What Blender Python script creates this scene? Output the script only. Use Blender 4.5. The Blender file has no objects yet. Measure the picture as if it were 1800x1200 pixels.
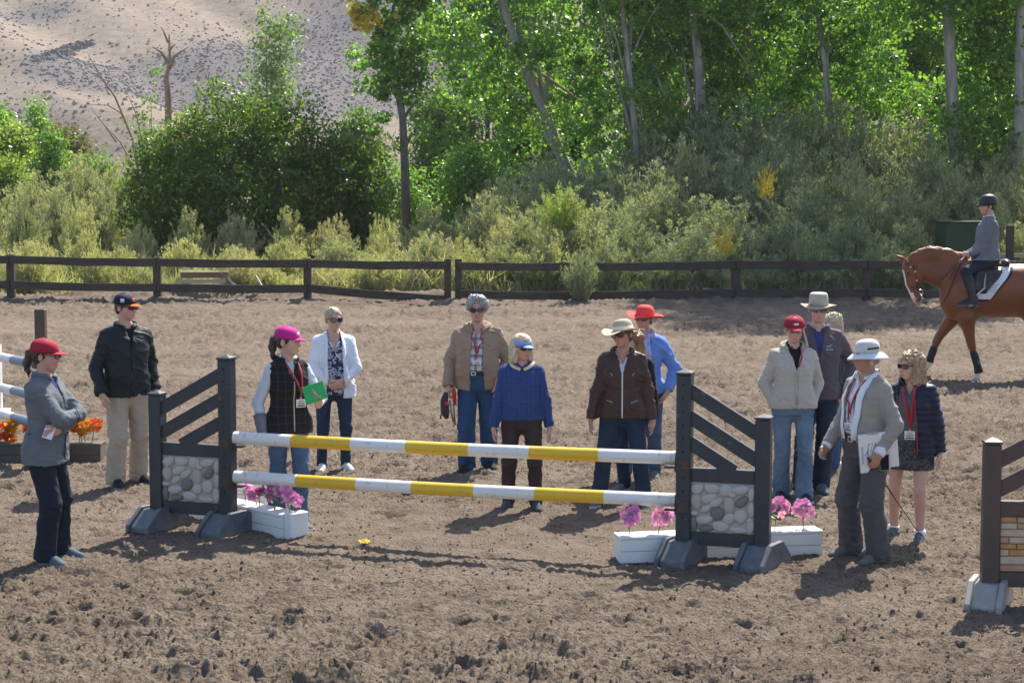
import bpy, math, random
import numpy as np
from mathutils import Vector, Matrix
from mathutils.bvhtree import BVHTree
random.seed(7); RNG = np.random.default_rng(7)
SC = bpy.context.scene
COL = SC.collection
R = math.radians

# ------------------------------------------------------------------ camera, sky, sun, exposure
CAM_H, FPX = 2.86, 3200.0
PITCH = math.atan(270.0 / FPX)
cd = bpy.data.cameras.new('camera'); cam = bpy.data.objects.new('camera', cd); COL.objects.link(cam)
cam.location = (0, 0, CAM_H); cam.rotation_euler = (math.pi / 2 - PITCH, 0, 0)
cd.sensor_width = 36; cd.lens = 36 * FPX / 1800; cd.clip_start = 0.1; cd.clip_end = 3000
SC.camera = cam
SUN = Vector((0.62, 1.30, 1.70)).normalized()
ELEV = math.asin(SUN.z); AZ = math.atan2(SUN.x, SUN.y)
W = bpy.data.worlds.new('World'); SC.world = W; W.use_nodes = True
nt = W.node_tree; nt.nodes.clear()
sky = nt.nodes.new('ShaderNodeTexSky'); sky.sky_type = 'NISHITA'; sky.sun_disc = False
sky.sun_elevation = ELEV; sky.sun_rotation = AZ; sky.altitude = 1400; sky.air_density = 1.0; sky.dust_density = 3.5; sky.ozone_density = 0.4
bg = nt.nodes.new('ShaderNodeBackground'); bg.inputs[1].default_value = 0.14
wo = nt.nodes.new('ShaderNodeOutputWorld')
nt.links.new(sky.outputs[0], bg.inputs[0]); nt.links.new(bg.outputs[0], wo.inputs[0])
sl = bpy.data.lights.new('sun', 'SUN'); sl.energy = 5.0; sl.angle = R(0.53); sl.color = (1.0, 0.93, 0.82)
so = bpy.data.objects.new('sun', sl); COL.objects.link(so)
so.rotation_euler = SUN.to_track_quat('Z', 'Y').to_euler()
SC.view_settings.view_transform = 'Standard'; SC.view_settings.look = 'None'
SC.view_settings.exposure = 1.0; SC.view_settings.gamma = 1.0; SC.view_settings.use_curve_mapping = False
SC.cycles.use_denoising = True
SC.cycles.max_bounces = 8; SC.cycles.diffuse_bounces = 5; SC.cycles.transmission_bounces = 6
SC.cycles.transparent_max_bounces = 6; SC.cycles.caustics_reflective = False; SC.cycles.caustics_refractive = False

# ------------------------------------------------------------------ places read off the photograph (1800 x 1200)
def g(px, row, z=0.0):
    """the point of the level z under that pixel"""
    a = PITCH + math.atan((row - 600) / FPX)
    Y = (CAM_H - z) / math.tan(a)
    D = Y * math.cos(PITCH) + (CAM_H - z) * math.sin(PITCH)
    return Vector(((px - 900) / FPX * D, Y, z))
def at(px, row, Y):
    """the point at distance Y seen at that pixel"""
    a = PITCH + math.atan((row - 600) / FPX)
    z = CAM_H - Y * math.tan(a)
    D = Y * math.cos(PITCH) + (CAM_H - z) * math.sin(PITCH)
    return Vector(((px - 900) / FPX * D, Y, z))

# ------------------------------------------------------------------ objects
def tag(o, label=None, cat=None, group=None, kind=None):
    if label: o['label'] = label
    if cat: o['category'] = cat
    if group: o['group'] = group
    if kind: o['kind'] = kind
    return o
def thing(name, label, cat, loc=(0, 0, 0), rz=0.0, group=None):
    o = bpy.data.objects.new(name, None); COL.objects.link(o); o.empty_display_size = 0.1
    o.location = loc; o.rotation_euler = (0, 0, rz)
    return tag(o, label, cat, group)
def link(name, me, parent=None):
    o = bpy.data.objects.new(name, me); COL.objects.link(o)
    if parent is not None: o.parent = parent
    return o
def mesh_np(name, V, F, mats, smooth=False, fmat=None):
    """V (n,3); F (m,k) with k = 3 or 4, or a list of such arrays"""
    me = bpy.data.meshes.new(name)
    V = np.asarray(V, np.float32)
    Fs = F if isinstance(F, list) else [F]
    Fs = [np.asarray(f, np.int32) for f in Fs if len(f)]
    loops = np.concatenate([f.ravel() for f in Fs]); n = sum(len(f) for f in Fs)
    tot = np.concatenate([np.full(len(f), f.shape[1], np.int32) for f in Fs])
    st = np.concatenate([[0], np.cumsum(tot)[:-1]]).astype(np.int32)
    me.vertices.add(len(V)); me.vertices.foreach_set('co', V.ravel())
    me.loops.add(len(loops)); me.loops.foreach_set('vertex_index', loops)
    me.polygons.add(n); me.polygons.foreach_set('loop_start', st); me.polygons.foreach_set('loop_total', tot)
    me.polygons.foreach_set('use_smooth', np.full(n, bool(smooth)))
    if fmat is not None: me.polygons.foreach_set('material_index', np.asarray(fmat, np.int32))
    for m in (mats if isinstance(mats, (list, tuple)) else [mats]): me.materials.append(m)
    me.update(calc_edges=True)
    return me
class MB:
    """gathers boxes, tubes, lathes into one mesh"""
    def __init__(s): s.v = []; s.f = []; s.m = []
    def add(s, vs, fs, mi=0):
        b = len(s.v); s.v += [tuple(v) for v in vs]; s.f += [tuple(i + b for i in f) for f in fs]; s.m += [mi] * len(fs); return s
    def box(s, c, d, M=None, mi=0):
        x, y, z = d[0] / 2, d[1] / 2, d[2] / 2
        vs = [Vector((sx * x, sy * y, sz * z)) for sz in (-1, 1) for sy in (-1, 1) for sx in (-1, 1)]
        if M is not None: vs = [M @ v for v in vs]
        vs = [v + Vector(c) for v in vs]
        return s.add(vs, [(0, 2, 3, 1), (4, 5, 7, 6), (0, 1, 5, 4), (2, 6, 7, 3), (0, 4, 6, 2), (1, 3, 7, 5)], mi)
    def prism(s, poly, y0, y1, mi=0, M=None):
        """an outline in x,z pushed along y"""
        n = len(poly)
        vs = [Vector((p[0], y0, p[1])) for p in poly] + [Vector((p[0], y1, p[1])) for p in poly]
        if M is not None: vs = [M @ v for v in vs]
        fs = [tuple(range(n)), tuple(range(2 * n - 1, n - 1, -1))] + [(i, i + n, (i + 1) % n + n, (i + 1) % n) for i in range(n)]
        return s.add(vs, fs, mi)
    def tube(s, pts, rad, n=8, mi=0, flat=1.0, caps=True):
        pts = [Vector(p) for p in pts]; m = len(pts)
        rad = rad if isinstance(rad, (list, tuple)) else [rad] * m
        vs = []; up = None
        for i, p in enumerate(pts):
            t = (pts[min(i + 1, m - 1)] - pts[max(i - 1, 0)]).normalized()
            if up is None: up = Vector((0, 0, 1)) if abs(t.z) < .9 else Vector((0, 1, 0))
            a = t.cross(up).normalized(); b = a.cross(t).normalized(); up = b
            vs += [p + (a * math.cos(2 * math.pi * k / n) + b * math.sin(2 * math.pi * k / n) * flat) * rad[i] for k in range(n)]
        fs = [(i * n + k, i * n + (k + 1) % n, (i + 1) * n + (k + 1) % n, (i + 1) * n + k) for i in range(m - 1) for k in range(n)]
        if caps: fs += [tuple(range(n - 1, -1, -1)), tuple((m - 1) * n + k for k in range(n))]
        return s.add(vs, fs, mi)
    def lathe(s, prof, n=24, mi=0, sx=1.0, sy=1.0, c=(0, 0, 0), wob=None, close=False):
        vs = []
        for j, (r, z) in enumerate(prof):
            for k in range(n):
                a = 2 * math.pi * k / n
                x, y = r * sx * math.cos(a), r * sy * math.sin(a)
                vs.append((c[0] + x, c[1] + y, c[2] + z + (wob(r, a) if wob else 0)))
        m = len(prof)
        fs = [(i * n + k, i * n + (k + 1) % n, (i + 1) * n + (k + 1) % n, (i + 1) * n + k) for i in range(m - 1) for k in range(n)]
        if close: fs += [tuple(range(n - 1, -1, -1)), tuple((m - 1) * n + k for k in range(n))]
        return s.add(vs, fs, mi)
    def mesh(s, name, mats, smooth=False):
        me = bpy.data.meshes.new(name); me.from_pydata(s.v, [], s.f)
        for m in (mats if isinstance(mats, (list, tuple)) else [mats]): me.materials.append(m)
        me.polygons.foreach_set('material_index', s.m); me.polygons.foreach_set('use_smooth', [smooth] * len(s.f)); me.update(); return me
    def obj(s, name, mats, parent=None, smooth=False, bevel=0.0):
        o = link(name, s.mesh(name, mats, smooth), parent)
        if bevel:
            b = o.modifiers.new('bevel', 'BEVEL'); b.width = bevel; b.segments = 1; b.limit_method = 'ANGLE'
        return o

# ------------------------------------------------------------------ noise on arrays
def _hash(ix, iy, iz, seed):
    h = (ix.astype(np.uint32) * np.uint32(374761393) + iy.astype(np.uint32) * np.uint32(668265263) + iz.astype(np.uint32) * np.uint32(2147483647 - 1013)
         + np.uint32(seed * 974711 + 12345))
    h = (h ^ (h >> np.uint32(13))) * np.uint32(1274126177); h = (h ^ (h >> np.uint32(16))) * np.uint32(2246822519)
    return ((h ^ (h >> np.uint32(15))) & np.uint32(0xffffff)).astype(np.float32) / np.float32(0xffffff)
def vnoise(p, seed=0):
    p = np.asarray(p, np.float32); i = np.floor(p).astype(np.int64).astype(np.int32); f = p - i; f = f * f * (3 - 2 * f)
    x, y, z = i[..., 0], i[..., 1], i[..., 2]; o = 0
    for a in (0, 1):
        wa = f[..., 0] if a else 1 - f[..., 0]
        for b in (0, 1):
            wb = f[..., 1] if b else 1 - f[..., 1]
            for c in (0, 1):
                wc = f[..., 2] if c else 1 - f[..., 2]
                o = o + wa * wb * wc * _hash(x + a, y + b, z + c, seed)
    return o * 2 - 1
def fbm(p, seed=0, oct=3, gain=.5):
    p = np.asarray(p, np.float32); o = 0; a = 1.0
    for k in range(oct): o = o + a * vnoise(p * 2.03 ** k + 17.3 * k, seed + k); a *= gain
    return o
def noise2(x, y, s, seed=0, oct=3): return fbm(np.stack([x / s, y / s, np.zeros_like(x)], -1), seed, oct)

# ------------------------------------------------------------------ materials
def _n(t, k, **kw):
    n = t.nodes.new(k)
    for a, b in kw.items(): setattr(n, a, b)
    return n
def new_mat(name):
    m = bpy.data.materials.new(name); m.use_nodes = True; t = m.node_tree; t.nodes.clear()
    b = _n(t, 'ShaderNodeBsdfPrincipled'); o = _n(t, 'ShaderNodeOutputMaterial'); t.links.new(b.outputs[0], o.inputs[0])
    return m, t, b, o
def rgb(c): return (c[0], c[1], c[2], 1.0)
def coords(t, stretch=(1, 1, 1), kind='Object'):
    c = _n(t, 'ShaderNodeTexCoord'); mp = _n(t, 'ShaderNodeMapping'); mp.inputs['Scale'].default_value = stretch
    t.links.new(c.outputs[kind], mp.inputs[0]); return mp.outputs[0]
def noise_node(t, vec, scale, detail=4, rough=.6):
    n = _n(t, 'ShaderNodeTexNoise'); n.inputs['Scale'].default_value = scale; n.inputs['Detail'].default_value = detail; n.inputs['Roughness'].default_value = rough
    t.links.new(vec, n.inputs['Vector']); return n.outputs[0]
def ramp(t, fac, stops):
    r = _n(t, 'ShaderNodeValToRGB'); e = r.color_ramp.elements
    while len(e) < len(stops): e.new(0.5)
    for k, (p, c) in enumerate(stops): e[k].position = p; e[k].color = rgb(c)
    t.links.new(fac, r.inputs[0]); return r.outputs[0]
def mixc(t, fac, a, b, mode='MIX'):
    n = _n(t, 'ShaderNodeMix', data_type='RGBA', blend_type=mode)
    for s, v in ((n.inputs[0], fac), (n.inputs[6], a), (n.inputs[7], b)):
        if isinstance(v, (int, float)): s.default_value = v
        elif isinstance(v, tuple): s.default_value = rgb(v)
        else: t.links.new(v, s)
    return n.outputs[2]
def math_(t, op, a, b=0.0):
    n = _n(t, 'ShaderNodeMath', operation=op)
    for s, v in ((n.inputs[0], a), (n.inputs[1], b)):
        if isinstance(v, (int, float)): s.default_value = v
        else: t.links.new(v, s)
    return n.outputs[0]
def bump(t, b, h, strength, dist=.01):
    n = _n(t, 'ShaderNodeBump'); n.inputs['Strength'].default_value = strength; n.inputs['Distance'].default_value = dist
    t.links.new(h, n.inputs['Height']); t.links.new(n.outputs[0], b.inputs['Normal'])
def M(name, c1, c2=None, scale=6, rough=.75, bmp=0.0, bscale=80, bdist=.004, stretch=(1, 1, 1), metallic=0, spec=.4, lo=.35, hi=.65, sheen=0):
    m, t, b, o = new_mat(name); v = coords(t, stretch)
    c2 = c2 or tuple(x * .8 for x in c1)
    t.links.new(ramp(t, noise_node(t, v, scale), [(lo, c1), (hi, c2)]), b.inputs['Base Color'])
    b.inputs['Roughness'].default_value = rough; b.inputs['Metallic'].default_value = metallic; b.inputs['Specular IOR Level'].default_value = spec
    if sheen: b.inputs['Sheen Weight'].default_value = sheen; b.inputs['Sheen Roughness'].default_value = .4
    if bmp: bump(t, b, noise_node(t, v, bscale, 3), bmp, bdist)
    return m
def leaf_mat(name, ca, cb, cc=None, trans=.4, rough=.45, gscale=.6, spec=.5, tw=1.5):
    """each leaf its own shade; light comes through it"""
    m, t, b, o = new_mat(name)
    gnode = _n(t, 'ShaderNodeNewGeometry')
    stops = [(0.0, ca), (.75, cb)] + ([(1.0, cc)] if cc else [])
    c = ramp(t, gnode.outputs['Random Per Island'], stops)
    v = coords(t); n = noise_node(t, v, gscale, 2)
    c = mixc(t, 1.0, c, ramp(t, n, [(.3, (.62, .66, .6)), (.7, (1.25, 1.2, 1.1))]), 'MULTIPLY')
    t.links.new(c, b.inputs['Base Color']); b.inputs['Roughness'].default_value = rough; b.inputs['Specular IOR Level'].default_value = spec
    tr = _n(t, 'ShaderNodeBsdfTranslucent'); t.links.new(mixc(t, 1.0, c, (tw * 1.0, tw * 1.05, tw * .5), 'MULTIPLY'), tr.inputs[0])
    mx = _n(t, 'ShaderNodeMixShader'); mx.inputs[0].default_value = trans
    t.links.new(b.outputs[0], mx.inputs[1]); t.links.new(tr.outputs[0], mx.inputs[2]); t.links.new(mx.outputs[0], o.inputs[0])
    return m
def ball(n):
    v = RNG.normal(size=(n, 3)); return v / np.linalg.norm(v, axis=1)[:, None]
# ------------------------------------------------------------------ the setting: arena dirt, land behind, hill
def dirt_mat(name):
    m, t, b, o = new_mat(name); v = coords(t)
    big = noise_node(t, v, .35, 4); mid = noise_node(t, v, 3.5, 5, .65); fine = noise_node(t, v, 60, 6, .75)
    vor = _n(t, 'ShaderNodeTexVoronoi'); vor.inputs['Scale'].default_value = 38; t.links.new(v, vor.inputs['Vector'])
    c = ramp(t, mid, [(.3, (.104, .079, .058)), (.5, (.166, .129, .097)), (.72, (.222, .177, .135))])
    c = mixc(t, ramp(t, big, [(.42, (0, 0, 0)), (.62, (.55, .55, .55))]), c, (.235, .190, .146))
    c = mixc(t, ramp(t, fine, [(.38, (.75, .75, .75)), (.55, (0, 0, 0))]), c, (.085, .062, .047))
    c = mixc(t, ramp(t, fine, [(.66, (0, 0, 0)), (.8, (.6, .6, .6))]), c, (.40, .335, .27))
    t.links.new(c, b.inputs['Base Color']); b.inputs['Roughness'].default_value = .95; b.inputs['Specular IOR Level'].default_value = .15
    h = math_(t, 'ADD', math_(t, 'MULTIPLY', fine, .7), math_(t, 'MULTIPLY', vor.outputs[0], .5))
    bump(t, b, h, 1.0, .026)
    return m
DIRT = dirt_mat('arena_dirt')
def ground_low(x, y):
    x = np.asarray(x, np.float32); y = np.asarray(y, np.float32)
    z = .022 * noise2(x, y, 1.9, 3, 2)
    berm = np.exp(-((y - 45.6) / .9) ** 2) * (.22 + .10 * noise2(x, y, 1.7, 5, 3))
    return z + berm
def ground_z(x, y):
    x = np.asarray(x, np.float32); y = np.asarray(y, np.float32)
    z = ground_low(x, y)
    track = np.clip(noise2(x * .55, y * 1.2, 2.6, 9, 2) + .35, 0, 1)
    tread = np.exp(-((y - 14.6) / 1.3) ** 2) * np.exp(-((x - .2) / 2.6) ** 2)      # the packed take-off strip under the poles
    rough = (1 - .6 * tread) * (.8 + .7 * track)
    r1 = noise2(x * .7, y, .26, 21, 2); r2 = noise2(x * .75, y, .13, 31, 2); r3 = noise2(x, y, .045, 41, 2); fl = noise2(x * .55, y, .17, 47, 2)
    far_ = 1 + .9 * np.clip((y - 16) / 8, 0, 1); z = z + rough * far_ * (.012 * r1 + .013 * r2 + .034 * (np.abs(r3) - .3) - .060 * np.clip(fl - .36, 0, .5))
    # hoof prints: a pit with a thrown rim
    for cell, dep, rad, sd in ((.60, .085, .075, 61), (.36, .050, .045, 71)):
        ix, iy = np.floor(x / cell).astype(np.int32), np.floor(y / cell).astype(np.int32)
        for a in (-1, 0, 1):
            for b2 in (-1, 0, 1):
                jx, jy = ix + a, iy + b2; zz = np.zeros_like(jx)
                cx = (jx + _hash(jx, jy, zz, sd)) * cell; cy = (jy + _hash(jx, jy, zz, sd + 1)) * cell
                k = _hash(jx, jy, zz, sd + 2); rr = rad * (.6 + .7 * _hash(jx, jy, zz, sd + 3))
                d = np.hypot((x - cx) * (.6 + .5 * k), (y - cy) * 1.1) * (1 + .25 * r3)
                amp = np.where(k > .5, k, 0) * dep * rough
                z = z + amp * (-np.exp(-(d / rr) ** 2) + .55 * np.exp(-((d - 1.7 * rr) / (.5 * rr)) ** 2) * (_hash(jx, jy, zz, sd + 4) + .2))
    # drag lines of the harrow along the far track
    z = z + np.clip((y - 40) / 3, 0, 1) * .03 * np.sin(y * 7.5 + 1.2 * noise2(x, y, 5.0, 83, 2))
    return z
def build_ground():
    ys = np.concatenate([[-20, 0, 6], np.arange(9.2, 14, .018), np.arange(14, 19, .03), np.arange(19, 28, .06), np.arange(28, 47.3, .10)])
    u = np.linspace(-1, 1, 600); u = np.concatenate([[-14, -5, -2.4, -1.5], u, [1.5, 2.4, 5, 14]])
    hw = np.maximum(ys, 9.2) * .2813 * 1.34 + .4
    X = u[None, :] * hw[:, None]; Y = np.repeat(ys[:, None], len(u), 1)
    Z = ground_z(X, Y); far = (np.abs(u) > 1)[None, :] | (ys < 9)[:, None]; Z = np.where(far, -.02, Z)
    n, m = X.shape; idx = np.arange(n * m).reshape(n, m)
    F = np.stack([idx[:-1, :-1], idx[:-1, 1:], idx[1:, 1:], idx[1:, :-1]], -1).reshape(-1, 4)
    o = link('arena_ground', mesh_np('arena_ground', np.stack([X, Y, Z], -1).reshape(-1, 3), F, DIRT, True)); tag(o, kind='structure')
build_ground()
def ico():
    t = (1 + 5 ** .5) / 2
    v = np.array([(-1, t, 0), (1, t, 0), (-1, -t, 0), (1, -t, 0), (0, -1, t), (0, 1, t), (0, -1, -t), (0, 1, -t), (t, 0, -1), (t, 0, 1), (-t, 0, -1), (-t, 0, 1)], float)
    f = np.array([(0, 11, 5), (0, 5, 1), (0, 1, 7), (0, 7, 10), (0, 10, 11), (1, 5, 9), (5, 11, 4), (11, 10, 2), (10, 7, 6), (7, 1, 8), (3, 9, 4), (3, 4, 2), (3, 2, 6), (3, 6, 8), (3, 8, 9), (4, 9, 5), (2, 4, 11), (6, 2, 10), (8, 6, 7), (9, 8, 1)])
    return v / np.linalg.norm(v[0]), f
ICO_V, ICO_F = ico()
OCT_V = np.array([(1, 0, 0), (-1, 0, 0), (0, 1, 0), (0, -1, 0), (0, 0, 1), (0, 0, -1)], float); OCT_F = np.array([(4, 0, 2), (4, 2, 1), (4, 1, 3), (4, 3, 0), (5, 2, 0), (5, 1, 2), (5, 3, 1), (5, 0, 3)])
def lumps(P, S, jit=.3, squash=.7, oct_=False):
    n = len(P)
    if oct_:
        a = RNG.random(n) * 6.28; c, s_ = np.cos(a)[:, None], np.sin(a)[:, None]; v = OCT_V[None] * (1 + jit * RNG.normal(size=(n, 6, 1))) * S[:, None, None]
        v = np.stack([v[..., 0] * c - v[..., 1] * s_, v[..., 0] * s_ + v[..., 1] * c, v[..., 2] * squash], -1) + P[:, None, :]
        return v.reshape(-1, 3), (OCT_F[None] + 6 * np.arange(n)[:, None, None]).reshape(-1, 3)
    v = ICO_V[None] * (1 + jit * RNG.normal(size=(n, 12, 1))) * S[:, None, None]
    v = v * np.array([1, 1, squash]) + P[:, None, :]
    return v.reshape(-1, 3), (ICO_F[None] + 12 * np.arange(n)[:, None, None]).reshape(-1, 3)
def clods():
    n = 34000
    y = 9.6 + 22 * RNG.random(n) ** 1.7; x = (RNG.random(n) * 2 - 1) * (y * .30 + .3)
    keep = noise2(x, y, .9, 91, 2) > -.75 + .5 * RNG.random(n) * np.exp(-((y - 14.6) / 1.2) ** 2)
    x, y = x[keep], y[keep]; s = .004 + .012 * RNG.random(len(x)) ** 4
    P = np.stack([x, y, ground_z(x, y) + s * .3], -1)
    V, F = lumps(P, s, oct_=True)
    tag(link('dirt_clods', mesh_np('dirt_clods', V, F, DIRT, False)), kind='stuff')
clods()

def hill_z(x, y):
    t = np.clip((y - 300) / 60, 0, 1); t = t * t * (3 - 2 * t)
    base = t * (.30 * (y - 318) - .05 * (x + 60)) 
    ridge = noise2(x * .8 + y * .55, y * .25 - x * .15, 42, 101, 3)
    flat = .25 * noise2(x, y, 11, 7, 2) * np.clip((y - 47) / 20, 0, 1)
    return np.where(y > 300, base + t * 7.5 * ridge, 0) * (y > 300) + flat * (y <= 300) + np.where((y > 200) & (y <= 300), 0, 0)
def scrub_mask(x, y):
    a = .55 * noise2(x * .9 + y * .5, y * .45 - x * .3, 30, 111, 3) - .25
    for cx, cy, rx, ry, ang, wt in SCRUB:
        dx, dy = x - cx, y - cy; u, v = dx * math.cos(ang) + dy * math.sin(ang), -dx * math.sin(ang) + dy * math.cos(ang); a = a + wt * np.exp(-(u / rx) ** 2 - (v / ry) ** 2)
    return a
def on_hill(px, row):
    Y = 330.0
    while Y < 700:
        p = at(px, row, Y)
        if p.z <= float(hill_z(np.array([p.x]), np.array([Y]))[0]): break
        Y += 2
    return p
SCRUB = []
for px, row, rx, ry, ang, wt in ((250, 165, 34, 22, .5, .7), (400, 110, 26, 16, .6, .55), (600, 110, 30, 40, .2, .75), (720, 150, 30, 40, 0, .8), (60, 30, 26, 10, .5, .6), (460, 175, 40, 14, .2, .6), (120, 210, 30, 16, .3, .35)):
    q_ = on_hill(px, row); SCRUB.append((q_.x, q_.y, rx, ry, ang, wt))
def haze():
    hm = bpy.data.materials.new('haze'); hm.use_nodes = True; t = hm.node_tree; t.nodes.clear()
    v = t.nodes.new('ShaderNodeVolumePrincipled'); o = t.nodes.new('ShaderNodeOutputMaterial'); t.links.new(v.outputs[0], o.inputs['Volume'])
    v.inputs['Color'].default_value = (.93, .94, .97, 1); v.inputs['Density'].default_value = .00018; v.inputs['Anisotropy'].default_value = .2
    mb = MB(); mb.box((0, 345, 78), (920, 770, 162)); tag(mb.obj('haze', hm), kind='stuff')
def build_land():
    ys = np.concatenate([np.linspace(46.6, 300, 60), np.linspace(303, 640, 170), np.linspace(648, 700, 8)])
    xs = np.concatenate([np.linspace(-420, -190, 8), np.linspace(-180, 180, 150), np.linspace(190, 420, 8)])
    X, Y = np.meshgrid(xs, ys); Z = hill_z(X, Y); Z[0] = -.25; Z = np.where(Y < 48, np.minimum(Z, -.02), Z)
    n, m = X.shape; idx = np.arange(n * m).reshape(n, m)
    F = np.stack([idx[:-1, :-1], idx[:-1, 1:], idx[1:, 1:], idx[1:, :-1]], -1).reshape(-1, 4)
    V = np.stack([X, Y, Z], -1).reshape(-1, 3)
    mt, t, b, o = new_mat('dry_hill'); v = coords(t)
    vs = coords(t, (1, .45, .6))
    a = noise_node(t, vs, .028, 5, .6); f = noise_node(t, v, .35, 6, .7); s = noise_node(t, v, 1.6, 3, .6)
    c = ramp(t, f, [(.3, (.150, .120, .094)), (.55, (.225, .180, .138)), (.75, (.285, .232, .178))])
    at_ = _n(t, 'ShaderNodeAttribute', attribute_name='scrub'); a = math_(t, 'ADD', at_.outputs['Fac'], math_(t, 'MULTIPLY', f, .9))
    c = mixc(t, ramp(t, a, [(.42, (0, 0, 0)), (.85, (.85, .85, .85))]), c, (.108, .099, .104))
    c = mixc(t, ramp(t, s, [(.56, (0, 0, 0)), (.66, (.6, .6, .6))]), c, (.13, .115, .115))
    t.links.new(c, b.inputs['Base Color']); b.inputs['Roughness'].default_value = 1; b.inputs['Specular IOR Level'].default_value = .1
    bump(t, b, f, .6, .8)
    soil = M('dry_soil', (.20, .165, .11), (.13, .125, .07), .8, .95, .4, 30, .03)
    Fc = V[F[:, 0], 1]
    me = mesh_np('hillside', V, F, [soil, mt], True, (Fc > 290).astype(int)); sm = me.attributes.new('scrub', 'FLOAT', 'POINT'); sm.data.foreach_set('value', scrub_mask(V[:, 0], V[:, 1]).astype(np.float32)); tag(link('hillside', me), kind='structure')
    # sagebrush on the slope, far too many to count
    n = 46000
    y = 325 + 260 * RNG.random(n); x = (RNG.random(n) * 2 - 1) * (y * .30) - 5
    a = scrub_mask(x, y); keep = RNG.random(n) < np.clip(.30 + 1.3 * a, .12, 1); x, y = x[keep], y[keep]
    s = .17 + .34 * RNG.random(len(x)) ** 2.5
    Vv, Ff = lumps(np.stack([x, y, hill_z(x, y) + s * .2], -1), s, .25, .75)
    sage = M('sagebrush', (.172, .16, .152), (.125, .12, .116), .2, 1)
    tag(link('sagebrush', mesh_np('sagebrush', Vv, Ff, sage, False)), kind='stuff')
    # dark basalt outcrop, its base set into the slope
    n = 520; u = RNG.random(n) * 2 - 1
    c0 = at(115, 92, 455); rock = []
    for k in range(n):
        px = 115 + u[k] * 48 + RNG.normal() * 3; row = 92 - u[k] * 15 + RNG.normal() * 3.2 * (1 - .7 * abs(u[k]))
        # march along the sight line until the slope is met
        Y = 330.0
        while Y < 640:
            p = at(px, row, Y)
            if p.z <= float(hill_z(np.array([p.x]), np.array([Y]))[0]): break
            Y += 3
        rock.append((p.x, p.y, p.z))
    Vv, Ff = lumps(np.array(rock), .4 + .8 * RNG.random(n), .3, .8)
    o = link('rock_outcrop', mesh_np('rock_outcrop', Vv, Ff, M('basalt', (.085, .08, .085), (.05, .048, .052), .5, 1), False))
    tag(o, kind='stuff')
build_land()
haze()
# ------------------------------------------------------------------ plants
def leaves(C, L, Wd, up=.25, seed=0, dirs=None, droop=0.0, jit=.45):
    """diamond leaves: one quad each, folded a little by random tilt"""
    n = len(C); d = RNG.normal(size=(n, 3)) if dirs is None else dirs + jit * RNG.normal(size=(n, 3))
    d[:, 2] -= droop; d /= np.linalg.norm(d, axis=1)[:, None] + 1e-9
    nn = RNG.normal(size=(n, 3)); nn[:, 2] += up * 4
    s = np.cross(d, nn); s /= np.linalg.norm(s, axis=1)[:, None] + 1e-9
    L = np.broadcast_to(L, n)[:, None]; Wd = np.broadcast_to(Wd, n)[:, None]
    V = np.stack([C - d * L * .5, C + s * Wd * .5 - d * L * .08, C + d * L * .5, C - s * Wd * .5 - d * L * .08], 1)
    return V.reshape(-1, 3), np.arange(4 * n).reshape(n, 4)
def lobe_points(lobes, n, shell=.45):
    """points through a crown made of uneven lobes (cx, cy, cz, rx, ry, rz)"""
    lobes = np.array(lobes, float); vol = lobes[:, 3] * lobes[:, 4] * lobes[:, 5]; k = RNG.choice(len(lobes), n, p=vol / vol.sum())
    r = (shell ** 3 + (1 - shell ** 3) * RNG.random(n)) ** (1 / 3)
    return lobes[k, :3] + ball(n) * r[:, None] * lobes[k, 3:]
def crown_mesh(name, lobes, nclump, per, clump_r, L, mat, droop=.3, up=.25, shell=.5, width=.8):
    c = lobe_points(lobes, nclump, shell)
    k = np.repeat(np.arange(nclump), per); rr = clump_r * (.5 + RNG.random(nclump))
    P = c[k] + RNG.normal(size=(len(k), 3)) * rr[k, None] * np.array([.6, .6, .42])
    ln = L * (.6 + .8 * RNG.random(len(k)))
    V, F = leaves(P, ln, ln * width, up, droop=droop)
    return mesh_np(name, V, F, mat, False), c
def limb_tree(mb, base, top, r0, r1, targets, nl, bend=.3, mi=0):
    """a tapered trunk and limbs that run out into the crown"""
    base, top = Vector(base), Vector(top); pts = []; rad = []
    off = Vector((random.uniform(-1, 1), random.uniform(-1, 1), 0)) * bend
    for i in range(9):
        t = i / 8; w = math.sin(math.pi * t)
        pts.append(base.lerp(top, t) + off * w + Vector((random.gauss(0, .04), random.gauss(0, .04), 0)) * (i > 0)); rad.append(r0 * (1 - t) + r1 * t + (.25 * r0 if i == 0 else 0))
    mb.tube(pts, rad, 10, mi)
    for q in range(nl):
        tgt = Vector(targets[random.randrange(len(targets))]); t = random.uniform(.35, .95)
        k = min(8, int(t * 8)); s = pts[k]
        mid = s.lerp(tgt, .5) + Vector((0, 0, .12 * (tgt - s).length))
        rr = max(.018, rad[k] * random.uniform(.28, .5))
        mb.tube([s, s.lerp(mid, .55) + Vector((random.gauss(0, .08), random.gauss(0, .08), 0)), mid, tgt], [rr, rr * .75, rr * .5, .012], 6, mi)
BARK = M('pale_bark', (.37, .34, .29), (.21, .19, .16), 7, .9, .7, 18, .03, (1, 1, .25))
BARK2 = M('grey_brown_bark', (.19, .16, .13), (.10, .085, .07), 9, .9, .7, 20, .02, (1, 1, .3))
TWIG = M('twig', (.21, .17, .12), (.13, .10, .07), 9, .9)
DEAD = M('dead_wood', (.36, .25, .19), (.22, .15, .115), 4, .9, .5, 20, .02, (1, 1, .2))
L_COTTON = leaf_mat('cottonwood_leaf', (.065, .150, .030), (.130, .255, .048), (.25, .35, .08), .5, .38, .35, .5, 1.9)
L_COTTON2 = leaf_mat('bright_leaf', (.085, .180, .040), (.150, .280, .060), (.27, .36, .10), .5, .42, .3, .45, 1.8)
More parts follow.
